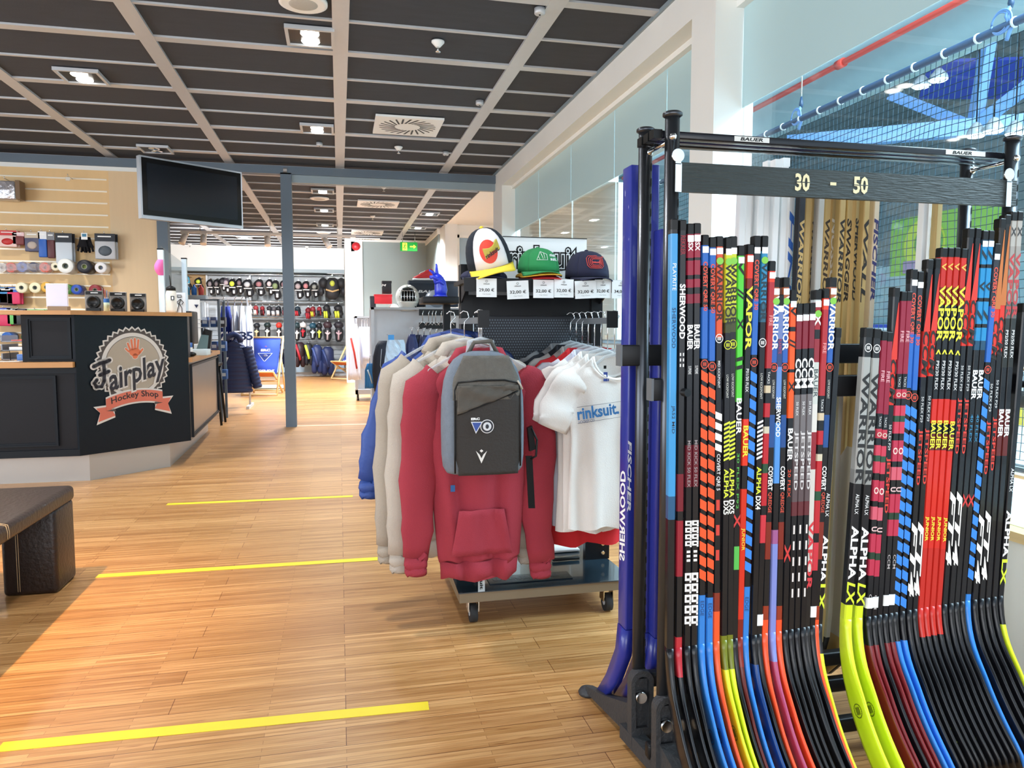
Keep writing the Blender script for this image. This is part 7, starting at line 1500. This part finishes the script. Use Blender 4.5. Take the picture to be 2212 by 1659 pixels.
# rails of clothing on the near gondola
for py, x0, x1, lab in ((673, 905, 996, 'upper black rail with chrome hangers on the near rack'), (702, 905, 985, 'lower black rail with chrome hangers on the near rack')):
    a_ = at(x0, py, Y=9.5); b_ = at(x1, py, Y=9.5); MB().box((a_.x, 9.49, a_.z-.05), (b_.x, 9.5, a_.z+.03), 'black metal').box((a_.x+.1, 9.5, a_.z), (a_.x+.13, 9.9, a_.z+.02), 'black metal').box((b_.x-.13, 9.5, a_.z), (b_.x-.1, 9.9, a_.z+.02), 'black metal').build('garment_rail', GA)
def garment(px, py0, py1, w_px, Y, c, lab, nm, cat, grp, c2=None, hookup=18, flare=1.1, parts=True):
    a_ = at(px, py0, Y=Y); s = (at(px+1, py0, Y=Y)-a_).length; b_ = at(px, py1, Y=Y); w_ = w_px*s/2; x = a_.x; zt, zb = a_.z, b_.z
    t = thing(nm, (x, Y, zb), lab, cat, grp); m = MB(); n_ = 7
    cloth_body(m, x, Y, [(w_*(.55+.45*min(1, k/2))*(1+(flare-1)*k/n_), .05, zt-(zt-zb)*k/n_, 0, .4+.6*k/n_) for k in range(n_+1)], c, seed=px, fold=.012, nf=4, n=32); m.build('body', t)
    if c2: m = MB(); m.tube([(x-w_*.5, Y-.065, zt-(zt-zb)*.25), (x, Y-.07, zt-(zt-zb)*.5), (x+w_*.4, Y-.065, zt-(zt-zb)*.8)], w_*.22, c2, 6, flat=.3); m.build('print', t)
    MB().tube([(x, Y, zt-.01), (x, Y, zt+hookup*s-.02), (x+.02, Y, zt+hookup*s)], .005, 'chrome', 5).build('hook', t)
    g_, yb = (GA, 9.75) if Y < 10.4 else (GB, 11.95)
    if yb > Y+.02: MB().box((x+.005, Y-.01, zt+hookup*s-.016), (x+.015, yb, zt+hookup*s-.004), 'alu').build('arm', g_)
    return t
for k, px in enumerate((890, 903, 916, 929, 942, 955, 968)):
    garment(px, 722+k, 800+3*k, 26, 9.35-.02*k if k % 2 else 9.25, ('#27305a', '#1f2338', '#232b4a', '#1c1f2c')[k % 4], 'navy training shorts on the lower rail, %s from the left' % ('first', 'second', 'third', 'fourth', 'fifth', 'sixth', 'seventh')[k], 'shorts', 'shorts', 'dark shorts on the near rack', hookup=16)
for k, px in enumerate((913, 926, 934, 941, 953, 962, 973)):
    x = at(px, 690, Y=9.45).x; za_, zb_2 = at(px, 673, Y=9.45).z, at(px, 694, Y=9.45).z; t = thing('clip_hanger', (x, 9.45, zb_2-.1), 'chrome clip hanger on the upper rail of the near rack', 'hanger', 'chrome clip hangers on the upper rail')
    MB().tube([(x, 9.45, zb_2), (x, 9.45, za_-.02), (x+.012, 9.45, za_+.01)], .005, 'chrome', 5).build('hook', t); MB().tube([(x-.05, 9.45, zb_2-.05), (x, 9.45, zb_2), (x+.05, 9.45, zb_2-.05)], .005, 'chrome', 5).build('bar', t)
# bagged item, black backpack, pink and orange garments
p = at(857, 770, Y=9.0); s = .0058; MB().box((p.x-.07, 8.99, p.z+.25), (p.x-.06, 9.72, p.z+.262), 'alu').build('arm', GA)
t = thing('bagged_garment', (p.x, 9.0, p.z-.2), 'clear plastic bag with pale blue garment hanging on the near rack', 'packet')
m = MB(); rr = random.Random(3); rg = []
for k in range(9): f = k/8; w_ = .1+.07*f; rg.append([Vector((p.x-.01+w_*math.cos(q)*rr.uniform(.93, 1.05), 9.0+.03*math.sin(q)*rr.uniform(.6, 1.4), p.z+.2-.42*f)) for q in (2*PI*j/18 for j in range(18))])
m.loft(rg, mat('bag film', '#b9d3ea', .15, bump=1, bscale=25, alpha=.85), sm=False).build('bag', t); MB().box((p.x-.1, 8.98, p.z+.2), (p.x-.03, 9.0, p.z+.26), '#3f8ed0').build('header_card', t); MB().tube([(p.x-.02, 8.96, p.z-.0), (p.x+.0, 8.95, p.z-.08), (p.x+.05, 8.955, p.z-.13)], .009, '#3a4048', 6).build('dark_cord', t)
p = at(838, 805, Y=9.4); MB().box((p.x-.055, 9.39, p.z+.38), (p.x-.045, 9.72, p.z+.395), 'alu').build('arm', GA)
t = thing('black_backpack', (p.x, 9.4, p.z-.38), 'black backpack with grey piping hanging at the end of the near rack', 'backpack')
m = MB(); rg = []
for f, w_, d_ in ((0, .5, .4), (.04, .75, .8), (.2, .95, 1), (.5, 1, 1), (.75, .85, .8), (.92, .6, .5), (1, .35, .3)): rg.append([Vector((p.x-.05*f+.17*w_*math.cos(q), 9.4+.12*d_*math.sin(q), p.z-.38+.78*f)) for q in (2*PI*j/20 for j in range(20))])
m.loft(rg, mat('pack black', '#1b2230', .7, bump=.3, var=.1)).build('body', t); MB().tube([(p.x-.08, 9.285, p.z+.3), (p.x-.1, 9.275, p.z+.1), (p.x-.03, 9.275, p.z-.08), (p.x+.06, 9.28, p.z-.33)], .005, '#9aa2ac', 5).build('piping', t); MB().tube([(p.x+.06, 9.285, p.z+.15), (p.x+.1, 9.285, p.z-.0), (p.x+.14, 9.31, p.z-.12)], .005, '#9aa2ac', 5).build('piping', t)
garment(822, 700, 745, 30, 11.0, '#d08a2e', 'orange and black jersey between the two silver racks', 'jersey', 'jersey', 'small jerseys between the racks', '#23242a')
garment(833, 738, 762, 26, 10.6, '#e89a98', 'pink cloth folded over the rail beside the clear bag', 'cloth', 'cloth', 'pink cloths', '#d8d0d4')
garment(806, 715, 748, 12, 10.8, '#23263a', 'small black top beside the orange jersey', 'top', 'top', 'small tops')
garment(764, 700, 820, 26, 11.6, 'jersey white', 'white jersey with red print hanging at the left end of the far rack', 'jersey', 'jersey', 'white jerseys on the far rack', '#c8382c')
for k, px in enumerate((781, 788, 793)): garment(px, 706, 795-8*k, 20, 11.75-.05*k, 'jersey white', 'plain white shirt on the far rack, %s of three' % ('left', 'middle', 'right')[k], 'shirt', 'shirt', 'white shirts on the far rack')
garment(799, 785, 838, 22, 9.5, '#2f7ab8', 'bright blue short garment low beside the near rack', 'shorts', 'shorts', 'blue shorts', '#d8e4ea')
# stock on the gondola tops
def boxed(px0, px1, py0, py1, Y, c, lab, txt=None, d=.2, nm='shoe_box', cat='box'):
    a_, b_ = at(px0, py0, Y=Y), at(px1, py1, Y=Y); t = thing(nm, ((a_.x+b_.x)/2, Y+d/2, b_.z), lab, cat, 'boxes on the rack tops')
    MB().bbox((a_.x, Y, b_.z), (b_.x, Y+d, a_.z), c, .004).build('carton', t); MB().box((a_.x-.003, Y-.003, a_.z-.035), (b_.x+.003, Y+d+.003, a_.z+.003), c).build('lid', t)
    if txt: m = MB().text(txt, ((a_.x+b_.x)/2-.05, Y-.005, (a_.z+b_.z)/2+.03), X_, (0, 0, 1), (b_.x-a_.x)*.5, .035, 'white plastic', bold=.03, shear=.2); m.build('lettering', t, fix=False)
    return t
boxed(884, 990, 606, 663, 9.95, '#1f2a38', 'large black carton with white lettering behind the blue figure', 'BAUER', d=.22)
tz = boxed(809, 847, 636, 656, 12.05, '#c92a34', 'red shoe box on the far rack top', d=.25)
boxed(800, 812, 640, 664, 12.1, '#2a2c33', 'small black box left of the red shoe box', d=.2)
boxed(826, 846, 607, 634, 12.1, '#1b1c20', 'black cube box with silver mark on top of the red shoe box', 'M', d=.2)
for k in range(4):
    a_ = at(820, 663-3.4*k, Y=11.95); b_ = at(843, 660-3.4*k, Y=11.95)
    tag(MB().bbox((a_.x, 11.91, z2_+.023*k), (b_.x, 12.04, z2_+.022+.023*k), '#1d1e22', .006).build('folded_shirt'), 'black folded shirt on the far rack, %s in its pile' % ('lowest', 'second from below', 'third from below', 'topmost')[k], 'folded shirt', 'folded black shirts')
a_ = at(851, 655, Y=12.05); tag(MB().ball((a_.x, 12.1, z2_+.1), (.09, .08, .1), 'white cotton', 12, 8).build('folded_white_cloth'), 'crumpled white cloth beside the goalie mask', 'cloth')
# goalie mask
p = at(880, 640, Y=9.85); r = .155; c_ = Vector((p.x+.0, 9.85, p.z-.01))
mat('mask white', '#d9dcd6', .3, coat=.4)
t = thing('goalie_mask', (c_.x, 9.85, z1_), 'white goalie mask with silver cage on top of the near rack', 'helmet')
m = MB(); rg = []
for k in range(13):
    f = k/12; th = PI*(.05+.62*f); rg.append([c_+Vector((r*math.sin(th)*math.cos(q), 1.15*r*math.sin(th)*math.sin(q), r*1.05*math.cos(th))) for q in ((-PI*.5+.62+(2*PI-1.24)*j/24) if .3 < f < .95 else (-PI*.5+.0+(2*PI)*j/24) for j in range(25))])
m.loft(rg, 'mask white', closed=False); o = m.build('shell', t); o.modifiers.new('s', 'SOLIDIFY').thickness = .008
m = MB(); rg = []
for k in range(8):
    f = k/7; w_ = .13-.05*f; rg.append([c_+Vector((w_*math.cos(q), 1.0*w_*math.sin(q)-.03*(1-f)-.02, -.06-.12*f)) for q in (PI+PI*j/16 for j in range(17))])
m.loft(rg, 'mask white', closed=False); o = m.build('chin', t); o.modifiers.new('s', 'SOLIDIFY').thickness = .01
m = MB()
for x in (-.09, -.055, -.018, .018, .055, .09): m.tube([c_+Vector((x, -1.12*math.sqrt(r*r-x*x)*.98-.012*(1-abs(z)/.1), z)) for z in (.075, .03, -.02, -.07)], .0042, 'chrome', 6)
for z in (.075, .0, -.065): m.tube([c_+Vector((x, -1.14*math.sqrt(r*r-x*x), z)) for x in (-.115, -.07, 0, .07, .115)], .0045, 'chrome', 6)
m.build('cage', t); MB().ball(tuple(c_+Vector((0, .02, -.01))), (.12, .13, .11), 'black plastic', 14, 8).build('lining', t); MB().tube([c_+Vector((.02, -.13, -.08)), c_+Vector((.09, -.1, -.12)), c_+Vector((.12, -.02, -.16))], .014, 'black plastic', 6, flat=.5).build('chin_strap', t)
p = at(952, 635, Y=9.8); t = thing('grey_helmet', (p.x, 9.8, z1_), 'grey helmet half hidden behind the blue figure', 'helmet')
MB().ball((p.x-.05, 9.86, z1_+.11), (.16, .14, .13), mat('helmet grey', '#8b96a2', .35, coat=.3), 16, 10).build('shell', t); MB().box((p.x-.2, 9.78, z1_), (p.x+.1, 9.9, z1_+.04), 'helmet grey').build('rim', t)
# black ledge, red shoe, blue figure
a_, b_ = at(914, 640, Y=5.2), at(992, 656, Y=5.2)
t = thing('display_ledge', ((a_.x+b_.x)/2, 5.3, 0), 'black display ledge carrying the blue figure', 'display ledge')
MB().bbox((a_.x, 5.2, b_.z), (b_.x, 5.5, a_.z), 'stand black', .006).build('ledge', t); MB().box((b_.x-.08, 5.42, .03), (b_.x-.03, 5.47, b_.z), 'stand black').build('post', t); MB().bbox((b_.x-.3, 5.2, 0), (b_.x+.1, 5.6, .03), 'stand black', .006).build('foot', t)
zt = a_.z; p = at(945, 640, Y=5.3); x = p.x; mat('figure blue', '#2438c8', .35, coat=.3)
t = thing('blue_figure', (x, 5.3, zt), 'bright blue glossy figure with two upright prongs on the black ledge', 'figure')
m = MB(); m.tube([(x+.02, 5.3, zt+.0), (x+.025, 5.3, zt+.05), (x+.02, 5.3, zt+.1), (x+.0, 5.3, zt+.14), (x-.005, 5.3, zt+.16)], [.04, .046, .042, .034, .02], 'figure blue', 14); m.build('body', t)
MB().tube([(x+.0, 5.3, zt+.14), (x-.003, 5.3, zt+.18), (x-.006, 5.3, zt+.235)], [.013, .012, .006], 'figure blue', 10).build('prong', t); MB().tube([(x-.01, 5.3, zt+.145), (x-.035, 5.29, zt+.175), (x-.06, 5.28, zt+.188)], [.013, .011, .006], 'figure blue', 10).build('prong', t)
MB().tube([(x+.035, 5.28, zt+.13), (x+.0, 5.26, zt+.12), (x-.03, 5.26, zt+.14), (x-.055, 5.27, zt+.135)], .014, 'figure blue', 10).build('crossed_arm', t); MB().tube([(x-.02, 5.28, zt+.1), (x+.01, 5.255, zt+.11), (x+.04, 5.27, zt+.09)], .014, 'figure blue', 10).build('crossed_arm', t)
MB().lathe([(.05, zt), (.05, zt+.012), (.004, zt+.014)], 'figure blue', (x+.02, 5.3, 0), 20).build('base', t)
p = at(920, 602, Y=9.75); x, z = p.x, p.z-.0
t = thing('red_shoe', (x, 9.8, z-.03), 'red and white running shoe on the black carton behind the blue figure', 'shoe')
zc_ = at(920, 606, Y=9.95).z
def shoe_sec(u_, w_, h0, h1): return [Vector((x+u_, 10.0+w_*math.cos(q), zc_+h0+(h1-h0)*(.5+.5*math.sin(q)))) for q in (2*PI*j/14 for j in range(14))]
MB().loft([shoe_sec(-.15, .02, .0, .03), shoe_sec(-.13, .045, 0, .035), shoe_sec(-.05, .05, 0, .035), shoe_sec(.06, .042, 0, .04), shoe_sec(.13, .035, .0, .045)], 'white plastic').build('sole', t)
MB().loft([shoe_sec(-.14, .02, .025, .045), shoe_sec(-.08, .044, .03, .075), shoe_sec(-.02, .044, .03, .11), shoe_sec(.05, .042, .035, .15), shoe_sec(.1, .036, .04, .16), shoe_sec(.13, .025, .04, .14)], mat('shoe red', '#c83034', .6, bump=.3, bscale=100)).build('upper', t)
MB().tube([(x-.06, 9.96, zc_+.09), (x-.04, 10.0, zc_+.105), (x-.0, 9.96, zc_+.12), (x+.02, 10.0, zc_+.135)], .005, 'white plastic', 5).build('laces', t)
